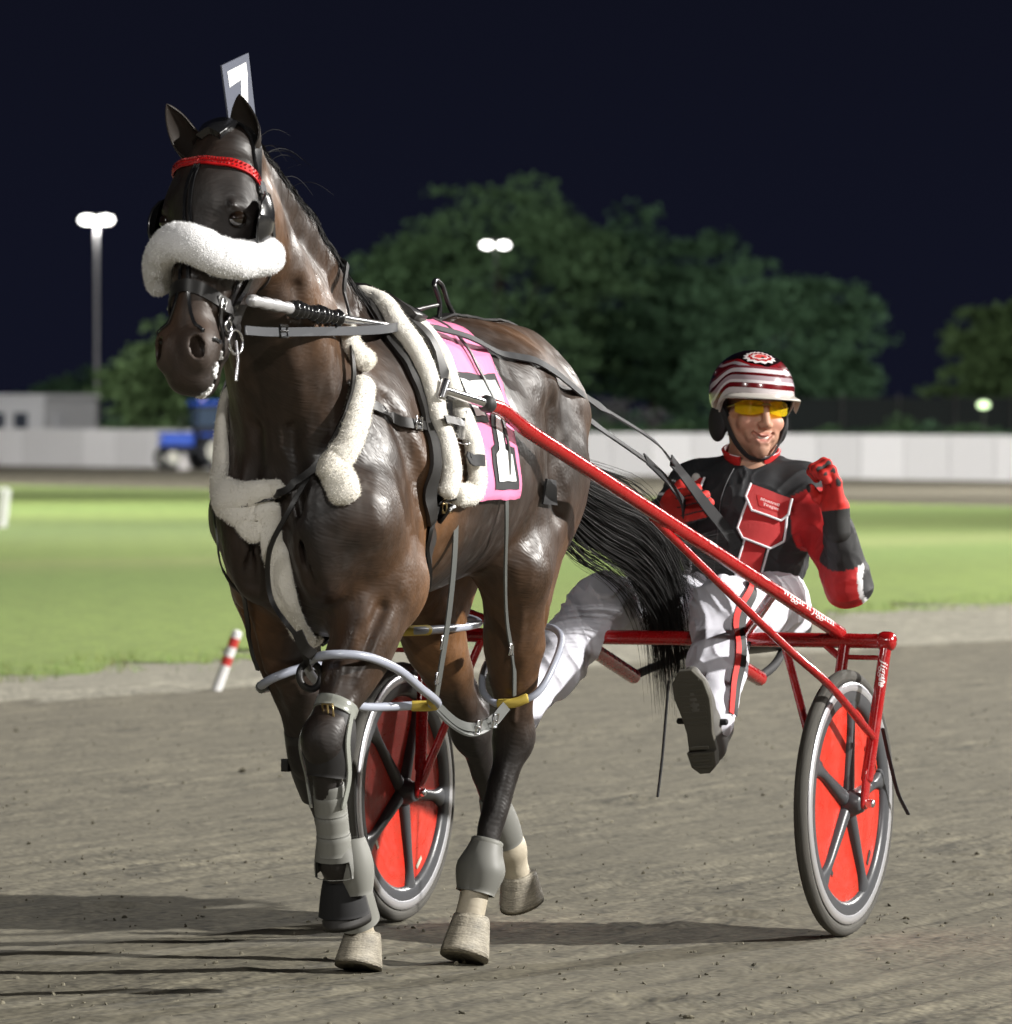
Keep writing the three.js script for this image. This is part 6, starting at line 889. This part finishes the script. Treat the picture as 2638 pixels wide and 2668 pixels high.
// clothes ----
const fold = (x, y, z, k) => { const n = nz(x * 5 + 1, y * 5, z * 5), a = 1 - Math.abs(nz(x * 9 + n * 1.5, y * 13 + n * 2, z * 9)) * 2.2, b = 1 - Math.abs(nz(x * 21 + n * 3 + 4, y * 17 - n * 2, z * 21)) * 2.2; return k * (0.55 * Math.max(0, a) * Math.max(0, a) + 0.28 * Math.max(0, b) * Math.max(0, b) - 0.3); };
const jacketPrims = [cone(D.pel, D.wai, 0.135, 0.135, 0.06), ball([0.078, 1.04, -0.745], [0.185, 0.15, 0.115], 0.08), cone(D.wai, D.che, 0.135, 0.14, 0.08), cone([D.shR[0] + 0.035, 1.128, -0.745], [D.shL[0] - 0.035, 1.128, -0.745], 0.068, 0.068, 0.06), cone([0.085, 1.14, -0.745], [0.088, 1.185, -0.74], 0.082, 0.066, 0.03),
  cone(D.shL, D.elL, 0.066, 0.058, 0.045), cone(D.elL, lerp3(D.elL, D.wrL, 0.9), 0.06, 0.042, 0.03), cone(D.shR, D.elR, 0.068, 0.06, 0.045), cone(D.elR, lerp3(D.elR, D.wrR, 0.9), 0.06, 0.042, 0.03)];
const jf0 = field([...jacketPrims, cut(cone([0.094, 1.185, -0.72], [0.10, 1.28, -0.71], 0.058, 0.08, 0.01))]);
const jacketField = (x, y, z) => jf0(x, y, z) - fold(x, y, z, 0.009); jacketField.near = (x, y, z, R) => { const g = jf0.near(x, y, z, R); return (a, b, c) => g(a, b, c) - fold(a, b, c, 0.009); };
const seg = (p, a, b) => { const ax = b[0] - a[0], ay = b[1] - a[1], az = b[2] - a[2], t = clamp(((p[0] - a[0]) * ax + (p[1] - a[1]) * ay + (p[2] - a[2]) * az) / (ax * ax + ay * ay + az * az)); return [Math.hypot(p[0] - a[0] - ax * t, p[1] - a[1] - ay * t, p[2] - a[2] - az * t), t]; };
const jacketColour = (x, y, z, o) => {
  const p = [x, y, z], n = 1 + 0.25 * fbm(x * 30, y * 30, z * 30, 2); let c = [0.020, 0.021, 0.024];
  const RED = [0.50, 0.012, 0.014], WHITE = [0.7, 0.7, 0.72];
  const uL = seg(p, D.shL, D.elL), fL = seg(p, D.elL, D.wrL), uR = seg(p, D.shR, D.elR), fR = seg(p, D.elR, D.wrR), dl = Math.min(uL[0], fL[0]), dr = Math.min(uR[0], fR[0]);
  if (dl < 0.085 && x > 0.235 && !(uL[1] < 0.12)) { const out = (x - mix(D.shL[0], D.elL[0], uL[1])); if (fL[0] < uL[0] && fL[1] > 0.36) c = [0.016, 0.016, 0.018]; else c = out < 0.046 ? RED : out < 0.056 ? WHITE : [0.016, 0.016, 0.018]; }
  else if (dr < 0.085 && x < -0.075 && uR[1] > 0.1) { const w = nz(x * 30, y * 60 + z * 20, 4); c = fR[0] < uR[0] ? (fR[1] > 0.55 ? [0.02, 0.02, 0.022] : RED) : Math.abs((uR[1] * 5.2) % 1 - 0.5) < 0.09 ? WHITE : uR[1] > 0.35 ? RED : [0.02, 0.02, 0.024]; }
  o[0] = c[0] * n; o[1] = c[1] * n; o[2] = c[2] * n;
};
const clothBump = noiseTexture(256, (u, v) => 0.5 + 0.25 * Math.sin(u * 2 * Math.PI * 64) * Math.sin(v * 2 * Math.PI * 64) + 0.3 * tileNoise(u, v, 12), 8);
const jacket = part(driver, 'jacket', meshField(jacketField, [-0.29, 0.68, -0.92], [0.50, 1.24, -0.38], 0.0052, jacketColour), phys({ vertexColors: true, roughness: 0.62, bumpMap: clothBump, bumpScale: 0.0012 }), 'black jacket with red sleeves, red pockets and white piping');
const trPrims = [cone([0.16, 0.815, -0.70], [-0.02, 0.815, -0.70], 0.11, 0.11, 0.05)];
for (const s of ['L', 'R']) { const k = D['kn' + s], a = D['an' + s], hp = D['hp' + s]; trPrims.push(cone(hp, k, 0.092, 0.076, 0.05), cone(k, lerp3(k, a, 0.55), 0.078, 0.068, 0.04), cone(lerp3(k, a, 0.5), lerp3(k, a, 1.0), 0.068, 0.054, 0.04)); }
const tf0 = field(trPrims), tFold = (x, y, z) => fold(x * 0.9 + 0.3 * y, y * 0.55, z * 0.7 + 0.2 * y, 0.017) + 0.004 * nz(x * 22, y * 16, z * 14);
const trouserField = (x, y, z) => tf0(x, y, z) - tFold(x, y, z); trouserField.near = (x, y, z, R) => { const g = tf0.near(x, y, z, R); return (a, b, c) => g(a, b, c) - tFold(a, b, c); };
const trousers = part(driver, 'trousers', meshField(trouserField, [-0.34, 0.42, -0.87], [0.42, 1.03, 0.30], 0.006), phys({ color: rgb(0.72, 0.72, 0.80), roughness: 0.75, bumpMap: clothBump, bumpScale: 0.001 }), 'loose white trousers with a black and red side stripe');
{ // side stripes
  const red = std({ color: rgb(0.6, 0.03, 0.025), roughness: 0.7 }), blk = std({ color: rgb(0.02, 0.02, 0.02), roughness: 0.7 });
  const str = (pts, w, off, m, name) => { const P = curve(pts, 40).map((p) => snap(tf0, p, off + 0.006)); part(trousers, name, ribbon(P, P.map((p) => grad(tf0, p, 0.01)), w, 0.002), m); };
  const path = [[0.25, 0.90, -0.36], [0.285, 0.87, -0.16], [0.30, 0.80, -0.05], [0.335, 0.72, 0.03], [0.355, 0.64, 0.10], [0.365, 0.565, 0.16]];
  str(path.map((p) => [p[0] + 0.01, p[1] + 0.004, p[2] - 0.014]), 0.030, 0.002, blk, 'stripe'); str(path, 0.017, 0.0045, red, 'stripe');
}
// shoes: the soles face the camera
const soleMat = std({ color: rgb(0.085, 0.08, 0.065), roughness: 0.9 }), shoeMat = std({ color: rgb(0.12, 0.115, 0.105), roughness: 0.7 });
for (const s of ['L', 'R']) {
  const dx = s === 'L' ? 1 : -1, heel = add3(D['an' + s], [0.004 * dx, -0.095, 0.055]), toe = add3(D['an' + s], [-0.016 * dx, 0.125, 0.125]), Y = v3(toe).sub(v3(heel)).normalize(), Zs = V(0.02, -Y.z, Y.y).normalize(), X = Y.clone().cross(Zs).normalize(), M = new THREE.Matrix4().makeBasis(X, Y, Zs); M.setPosition(v3(heel));
  const out = [[-0.030, -0.005], [-0.035, 0.03], [-0.031, 0.08], [-0.036, 0.125], [-0.046, 0.175], [-0.042, 0.215], [-0.02, 0.245], [0.012, 0.245], [0.036, 0.215], [0.044, 0.17], [0.040, 0.125], [0.033, 0.08], [0.035, 0.03], [0.030, -0.005], [0.012, -0.022], [-0.012, -0.022]];
  const shp = new THREE.Shape(out.map(([x, y]) => new THREE.Vector2(x * dx, y))), sole = (lo, hi, dep, z0) => { const sp = new THREE.Shape(out.filter(([, y]) => y >= lo && y <= hi).map(([x, y]) => new THREE.Vector2(x * dx, y))); const g = new THREE.ExtrudeGeometry(sp, { depth: dep, bevelEnabled: true, bevelSize: 0.003, bevelThickness: 0.003, bevelSegments: 2 }); g.translate(0, 0, z0); return g; };
  const fld = field([cone([0, 0.02, -0.035], [0, 0.09, -0.04], 0.036, 0.036, 0.03), cone([0, 0.09, -0.04], [0.004 * dx, 0.19, -0.028], 0.036, 0.028, 0.03), cone([0.004 * dx, 0.15, -0.025], [0.0, 0.225, -0.02], 0.036, 0.024, 0.02), cone([0, 0.03, -0.05], [0, 0.05, -0.11], 0.04, 0.045, 0.03)]);
  const up = part(driver, 'shoe', meshField(fld, [-0.07, -0.05, -0.17], [0.07, 0.27, 0.03], 0.006).applyMatrix4(M), shoeMat);
  part(up, 'sole', merge([sole(-1, 1, 0.012, -0.006), sole(-1, 0.07, 0.018, 0.004)].map((g) => g.applyMatrix4(M))), soleMat);
  const treads = []; for (let k = 0; k < 9; k++) { const y = 0.105 + k * 0.0145, w = 0.07 - Math.abs(k - 4) * 0.003; treads.push(rbox(0, y, 0.0092, w, 0.007, 0.003, 0.001)); } for (let k = 0; k < 4; k++) treads.push(rbox(0, -0.005 + k * 0.017, 0.0265, 0.052, 0.008, 0.004, 0.0015));
  const tr = part(up, 'tread', merge(treads.map((g) => g.applyMatrix4(M))), soleMat); tr.userData.kind = 'stuff';
}
// front panels, pocket and piping sewn on the jacket
{
  const redCloth = phys({ color: rgb(0.50, 0.014, 0.016), roughness: 0.6, bumpMap: clothBump, bumpScale: 0.001 }), pipe = std({ color: rgb(0.78, 0.78, 0.82), roughness: 0.7 });
  const patch = (P, off, mat, name, parent, tex) => { // a flat polygon of points laid on the jacket
    const o = v3(P[0]), ux = v3(P[1]).sub(o).normalize(), nn = grad(jacketField, o, 0.02), uy = nn.clone().cross(ux).normalize(), p2 = P.map((p) => { const d = v3(p).sub(o); return new THREE.Vector2(d.dot(ux), d.dot(uy)); });
    const sub = [], f = (a, b, c, d) => { if (!d) { sub.push(a, b, c); return; } const m = (p, q) => p.clone().add(q).multiplyScalar(0.5), ab = m(a, b), bc = m(b, c), ca = m(c, a); f(a, ab, ca, d - 1); f(ab, b, bc, d - 1); f(ca, bc, c, d - 1); f(ab, bc, ca, d - 1); };
    for (const t of THREE.ShapeUtils.triangulateShape(p2, [])) f(p2[t[0]], p2[t[1]], p2[t[2]], 3);
    const pos = [], idx = [], uv = [], xs = p2.map((p) => p.x), ys = p2.map((p) => p.y), x0 = Math.min(...xs), x1 = Math.max(...xs), y0 = Math.min(...ys), y1 = Math.max(...ys);
    for (const q of sub) { const w = snap(jf0, o.clone().addScaledVector(ux, q.x).addScaledVector(uy, q.y), off + 0.005); pos.push(w.x, w.y, w.z); uv.push((q.x - x0) / (x1 - x0), (q.y - y0) / (y1 - y0)); }
    for (let k = 0; k < sub.length; k += 3) { const g = (i) => V(pos[i * 3], pos[i * 3 + 1], pos[i * 3 + 2]), n = g(k + 1).sub(g(k)).cross(g(k + 2).sub(g(k))); idx.push(...(n.dot(nn) > 0 ? [k, k + 1, k + 2] : [k, k + 2, k + 1])); }
    return part(parent, name, makeGeo(pos, idx, null, uv), mat);
  };
  const edge = (P, parent, off = 0.006, r = 0.0034) => { const q = []; for (let i = 0; i < P.length - 1; i++) for (let k = 0; k < 8; k++) q.push(snap(jf0, lerp3(P[i], P[i + 1], k / 8), off + 0.005)); q.push(snap(jf0, P[P.length - 1], off + 0.005)); return part(parent, 'piping', tube(q, r, 8), pipe); };
  const stripe = [[0.128, 0.996, -0.588], [0.109, 0.924, -0.579], [0.105, 0.865, -0.58], [0.157, 0.855, -0.594], [0.170, 0.92, -0.605], [0.182, 0.975, -0.616]];
  const st = patch(stripe, 0.003, redCloth, 'panel', jacket); edge(stripe.slice(0, 3), st); edge(stripe.slice(3), st);
  const bag = [[0.128, 1.092, -0.606], [0.109, 1.025, -0.588], [0.123, 0.999, -0.587], [0.184, 0.972, -0.618], [0.212, 0.991, -0.641], [0.226, 1.06, -0.648]];
  const pk = patch(bag, 0.007, redCloth, 'pocket', jacket); edge(bag, pk, 0.009);
  const flap = [[0.133, 1.137, -0.62], [0.125, 1.105, -0.606], [0.141, 1.071, -0.605], [0.203, 1.044, -0.638], [0.233, 1.063, -0.648], [0.242, 1.101, -0.649]];
  const fl = patch(flap, 0.011, redCloth, 'pocket_flap', pk); edge(flap, fl, 0.013);
  // embroidered name on the flap
  const name = canvasTex(512, 256, (c, w, h) => { c.fillStyle = css(0.50, 0.014, 0.016); c.fillRect(0, 0, w, h); c.fillStyle = '#f0e4e4'; c.textAlign = 'center'; c.textBaseline = 'middle'; c.font = 'italic bold 92px serif'; c.setTransform(1, 0, -0.25, 1, w / 2, 74); c.fillText('Montrell', 0, 0); c.setTransform(1, 0, -0.25, 1, w / 2, 176); c.fillText('Teague', 0, 0); });
  { const pos = [], uv = [], idx = [], A = [0.152, 1.112, -0.61], B = [0.212, 1.092, -0.635], C = [0.158, 1.082, -0.60]; for (let i = 0; i <= 8; i++) for (let j = 0; j <= 4; j++) { const p = add3(lerp3(A, B, i / 8), [(C[0] - A[0]) * j / 4, (C[1] - A[1]) * j / 4, 0]), q = snap(jf0, p, 0.0168); pos.push(q.x, q.y, q.z); uv.push(i / 8, 1 - j / 4); } for (let i = 0; i < 8; i++) for (let j = 0; j < 4; j++) { const a = i * 5 + j; idx.push(a, a + 1, a + 5, a + 1, a + 6, a + 5); } part(fl, 'name_embroidery', makeGeo(pos, idx, null, uv), std({ map: name, roughness: 0.7 })); }
  const right = [[-0.055, 1.155, -0.664], [-0.003, 1.156, -0.638], [-0.012, 1.09, -0.625], [-0.027, 1.0, -0.612], [-0.028, 0.90, -0.60], [-0.075, 0.90, -0.62], [-0.072, 1.0, -0.635], [-0.06, 1.09, -0.65]];
  const rp = patch(right, 0.004, redCloth, 'panel', jacket); edge(right.slice(1, 5), rp);
  edge([[0.078, 1.175, -0.645], [0.06, 1.10, -0.61], [0.055, 1.0, -0.585], [0.05, 0.90, -0.575]], jacket, 0.003, 0.0018).material = std({ color: rgb(0.05, 0.05, 0.055), roughness: 0.5 });
  part(jacket, 'button', new THREE.SphereGeometry(0.013, 14, 10).scale(1, 1, 0.5).translate(-0.035, 1.158, -0.648), std({ color: rgb(0.5, 0.5, 0.48), roughness: 0.4 }));
}
// collar
{
  const ringC = []; for (let i = 0; i <= 40; i++) { const a = 0.42 + (i / 40) * 5.35, k = Math.cos(a), c = V(0.090 + Math.sin(a + 0.42) * 0.070, 1.212 - 0.022 * k, -0.735 + Math.cos(a + 0.42) * 0.066); ringC.push(c); }
  const N = ringC.map((p) => p.clone().sub(V(0.089, p.y, -0.735)).normalize().add(V(0, -0.35, 0)).normalize());
  const col = part(jacket, 'collar', ribbon(ringC, N, 0.046, 0.007), phys({ color: rgb(0.55, 0.02, 0.02), roughness: 0.55 }), 'red stand-up collar');
  part(col, 'piping', tube(ringC.map((p, i) => p.clone().addScaledVector(N[i], 0.006).add(V(0, 0.022, 0))), 0.003, 6), std({ color: rgb(0.72, 0.72, 0.75), roughness: 0.7 }));
}
// gloves: a palm, four curled fingers and a thumb
function glove(M, curl, side, name, label) {
  const pr = [ball([0, 0.045, 0], [0.041, 0.05, 0.019], 0.02), cone([0, -0.045, 0], [0, 0.01, 0], 0.029, 0.033, 0.02)];
  const fingers = [[-0.030, 0.060, 0.088], [-0.010, 0.066, 0.095], [0.011, 0.064, 0.09], [0.031, 0.055, 0.074]];
  for (const [x, y0, L] of fingers) { let p = [x, y0 + 0.018, 0.0], a = 0.25; const parts = []; for (const [f, c] of [[0.45, 0.0], [0.32, 1], [0.24, 1]]) { a += curl * c; const q = [p[0] * 0.985, p[1] + Math.cos(a) * L * f, p[2] + Math.sin(a) * L * f]; parts.push(cone(p, q, 0.0112, 0.0102, 0.006)); p = q; a += curl * 0.35; } pr.push(cluster([cone([x, y0 - 0.03, 0], parts[0].f ? [x, y0 + 0.018, 0] : 0, 0.012, 0.0112, 0.005), ...parts], 0.006)); }
  pr.push(cone([side * 0.026, 0.018, 0.006], [side * 0.046, 0.045, 0.024], 0.016, 0.013, 0.012), cone([side * 0.046, 0.045, 0.024], [side * 0.022, 0.068, 0.046], 0.0125, 0.0105, 0.006));
  const f = field(pr), col = (x, y, z, o) => { const black = (z > 0.05 && y > 0.02) || y < 0.008 || (y > 0.062 && Math.abs(((x + 0.0405) % 0.0205) - 0.0) < 0.0042); const n = 1 + 0.3 * fbm(x * 80, y * 80, z * 80, 2); if (black) { o[0] = o[1] = o[2] = 0.016 * n; } else { o[0] = 0.55 * n; o[1] = 0.022 * n; o[2] = 0.016 * n; } };
  const g = meshField(f, [-0.08, -0.09, -0.05], [0.08, 0.19, 0.13], 0.003, col).applyMatrix4(M);
  return part(driver, name, g, phys({ vertexColors: true, roughness: 0.7 }), label);
}
const frameM = (o, x, y) => { const Y = v3(y).normalize(), X = v3(x).sub(Y.clone().multiplyScalar(v3(x).dot(Y))).normalize(), Z = X.clone().cross(Y), m = new THREE.Matrix4().makeBasis(X, Y, Z); m.setPosition(v3(o)); return m.scale(V(1.14, 1.1, 1.14)); };
glove(frameM([0.403, 1.068, -0.54], [0.66, 0, 0.75], [-0.12, 1, 0.05]), 1.25, -1, 'glove', 'red and black glove closed in a raised fist');
glove(frameM([-0.035, 1.078, -0.455], [0.3, 0.75, 0.5], [0.75, 0.1, 0.55]), 1.25, 1, 'glove', 'red glove holding the reins');
// helmet
{
  const tex = canvasTex(1024, 512, (c, w, h) => { // u: once round from the back, v: top of the shell down to the rim
    c.fillStyle = '#120405'; c.fillRect(0, 0, w, h);
    for (let i = -1; i < 15; i++) { const mirror = i < 7 ? 1 : -1; c.save(); c.translate(512, 0); c.scale(i < 7 ? 1 : -1, 1); const x = 90 + (i < 7 ? i : 13 - i) * 62; c.fillStyle = ['#6a0c12', '#b9aeb4', '#8c1216', '#d8d2d6', '#14080a', '#74101a'][(i + 6) % 6]; c.beginPath(); c.moveTo(x - 60, 318); c.quadraticCurveTo(x + 40, 235, x + 210, 190); c.lineTo(x + 235, 208); c.quadraticCurveTo(x + 80, 250, x - 6, 318); c.fill(); c.restore(); }
    c.fillStyle = '#120405'; c.fillRect(0, 250, 190, 70); c.fillRect(834, 250, 190, 70);
    const wave = (x) => -26 * Math.exp(-(((x - 512) / 210) ** 2)) + 9 * Math.sin(x / 70);
    const bands = ['#7a3a42', '#d9cfd4', '#5a0d14', '#a8979e', '#e0d8dc', '#6a1219', '#cfc6c8'], bh = 29; bands.forEach((col, k) => { const y0 = 306 + k * bh - (k % 2) * 7, y1 = k === 6 ? 540 : 306 + (k + 1) * bh - ((k + 1) % 2) * 7; c.fillStyle = col; c.beginPath(); c.moveTo(0, y0 + wave(0)); for (let x = 0; x <= w; x += 16) c.lineTo(x, y0 + wave(x)); for (let x = w; x >= 0; x -= 16) c.lineTo(x, y1 + 2 + wave(x)); c.fill(); });
    // emblem: a ragged white ring with a red shape inside on black
    c.save(); c.translate(495, 176); c.scale(1.12, 0.86); c.fillStyle = '#0c0405'; c.beginPath(); c.ellipse(0, 0, 118, 112, 0, 0, 7); c.fill();
    const rag = (rx, ry, amp, n, col) => { c.fillStyle = col; c.beginPath(); for (let k = 0; k <= n * 2; k++) { const a = k / (n * 2) * 6.2832, q = 1 + (k % 2 ? amp : -amp); c.lineTo(Math.cos(a) * rx * q, Math.sin(a) * ry * q); } c.fill(); };
    rag(100, 92, 0.10, 15, '#e6dfe0'); rag(78, 66, 0.09, 12, '#a3181c'); rag(58, 44, 0.12, 9, '#e0dada'); c.fillStyle = '#d8504c'; c.beginPath(); c.moveTo(-40, 10); c.quadraticCurveTo(-30, -38, 8, -34); c.quadraticCurveTo(44, -30, 48, 4); c.quadraticCurveTo(30, 34, 10, 18); c.quadraticCurveTo(-14, 40, -40, 10); c.fill(); c.fillStyle = '#140506'; c.beginPath(); c.ellipse(12, 14, 10, 12, 0.4, 0, 7); c.fill(); c.restore();
  });
  const rim = (a) => { const f = Math.cos(a); return 0.036 - 0.052 * sstep(0.62, 0.05, f) - 0.034 * sstep(0.2, -0.9, f); };   // rim height by azimuth, 0 = front
  const shell = (off, lowFn, n = 72, m = 26) => { const pos = [], uv = [], idx = []; for (let i = 0; i <= n; i++) { const a = (i / n) * 2 * Math.PI - Math.PI, low = lowFn(a), th1 = Math.acos(clamp((low - 0.048) / (0.112 + off), -0.98, 0.98)); for (let j = 0; j <= m; j++) { const th = (j / m) * th1, p = F3(Math.sin(th) * Math.sin(a) * (0.113 + off), 0.048 + Math.cos(th) * (0.112 + off), -0.014 + Math.sin(th) * Math.cos(a) * (0.130 + off)); pos.push(...p); uv.push(i / n, 1 - j / m); } } for (let i = 0; i < n; i++) for (let j = 0; j < m; j++) { const q = i * (m + 1) + j; idx.push(q, q + 1, q + m + 1, q + 1, q + m + 2, q + m + 1); } return makeGeo(pos, idx, null, uv); };
  const hm = part(driver, 'helmet', shell(0, rim), phys({ map: tex, roughness: 0.2, clearcoat: 1, clearcoatRoughness: 0.05 }), 'maroon, black and white striped helmet with a red crest');
  part(hm, 'lining', shell(-0.006, (a) => rim(a) - 0.008 - 0.05 * sstep(0.5, 0.25, Math.cos(a))), webbing);
  const rp = []; for (let i = 0; i < 64; i++) { const a = (i / 64) * 2 * Math.PI, low = rim(a), th = Math.acos((low - 0.048) / 0.112); rp.push(F3(Math.sin(th) * Math.sin(a) * 0.1135, low, -0.014 + Math.sin(th) * Math.cos(a) * 0.1305)); }
  part(hm, 'rim_trim', tube(rp, 0.0035, 8, true), phys({ color: rgb(0.5, 0.47, 0.44), roughness: 0.4 }));
  const pos = [], idx = [], N = 32; for (const side of [0, 1]) for (let i = 0; i <= N; i++) for (let j = 0; j <= 5; j++) { const a = mix(-1.28, 1.28, i / N), o = (j / 5) * 0.044 * Math.pow(Math.cos(a * 1.15), 0.5 + 0.2), low = rim(a) + 0.006, p = F3(Math.sin(a) * (0.1125 + o * 0.75), low - o * 0.28 - side * 0.005 + 0.012 * (j / 5) * (1 - Math.cos(a)) * -1, -0.014 + Math.cos(a) * (0.128 + o)); pos.push(...p); }
  const S = (N + 1) * 6; for (const sd of [0, 1]) for (let i = 0; i < N; i++) for (let j = 0; j < 5; j++) { const q = sd * S + i * 6 + j, t = [q, q + 6, q + 1, q + 1, q + 6, q + 7]; idx.push(...(sd ? t.reverse() : t)); } for (let i = 0; i < N; i++) { const q = i * 6 + 5; idx.push(q, q + 6, q + S, q + 6, q + 6 + S, q + S); }
  part(hm, 'visor', makeGeo(pos, idx), phys({ color: rgb(0.55, 0.52, 0.47), roughness: 0.35, clearcoat: 0.5 }));
  for (const s of [1, -1]) part(hm, 'chin_strap', (() => { const P = curve([F3(s * 0.097, 0.01, 0.012), F3(s * 0.084, -0.04, 0.03), F3(s * 0.062, -0.09, 0.045), F3(s * 0.03, -0.127, 0.06), F3(0, -0.135, 0.065)], 20); return ribbon(P, P.map((p) => p.clone().sub(V(...F3(0, -0.04, 0))).normalize()), 0.014, 0.004); })(), webbing);
  part(hm, 'ear_pad', merge([1, -1].map((s) => new THREE.SphereGeometry(1, 18, 14).scale(0.020, 0.055, 0.055).translate(s * 0.086, -0.035, -0.03).applyMatrix4(FACE))), webbing);
}
// amber glasses
{
  const lens = phys({ color: rgb(1.0, 0.80, 0.03), transmission: 0.72, roughness: 0.04, thickness: 0, ior: 1.5 }), frame = std({ color: rgb(0.35, 0.3, 0.1), roughness: 0.3 });
  const gl = new THREE.Group(); 
  const mk = (s) => { const pos = [], idx = [], n = 14, m = 8; for (const sd of [0, 1]) for (let i = 0; i <= n; i++) for (let j = 0; j <= m; j++) { const u = i / n, a = mix(0.10, 1.02, u), hgt = 0.0185 * Math.pow(Math.sin(Math.PI * mix(0.16, 0.9, u)), 0.5), y = 0.006 + mix(hgt, -hgt * 1.15, j / m) - 0.003 * u, r = 0.0905 - sd * 0.0018; pos.push(...F3(s * Math.sin(a) * r * 0.98, y, 0.016 + Math.cos(a) * r)); } const S = (n + 1) * (m + 1); for (const sd of [0, 1]) for (let i = 0; i < n; i++) for (let j = 0; j < m; j++) { const q = sd * S + i * (m + 1) + j, t = [q, q + m + 1, q + 1, q + 1, q + m + 1, q + m + 2]; idx.push(...((s > 0) === (sd === 0) ? t.reverse() : t)); } return makeGeo(pos, idx); };
  const g = rigThing('glasses', 'yellow tinted sports glasses on the driver\'s face', 'glasses', F3(0, 0, 0.1));
  for (const s of [1, -1]) { part(g, 'lens', mk(s), lens); part(g, 'temple', tube([F3(s * 0.0765, 0.008, 0.062), F3(s * 0.079, 0.006, 0.02), F3(s * 0.078, 0.004, -0.01)], 0.0026, 6), frame); }
  part(g, 'bridge', tube(curve([F3(-0.012, 0.012, 0.106), F3(0, 0.014, 0.108), F3(0.012, 0.012, 0.106)], 6), 0.0022, 6), frame);
}

for (const o of [driver, scene.children.find((c) => c.name === 'glasses')]) o.position.add(toWorld([-0.03, 0, 0]).sub(toWorld([0, 0, 0])));
renderer.render(scene, camera);
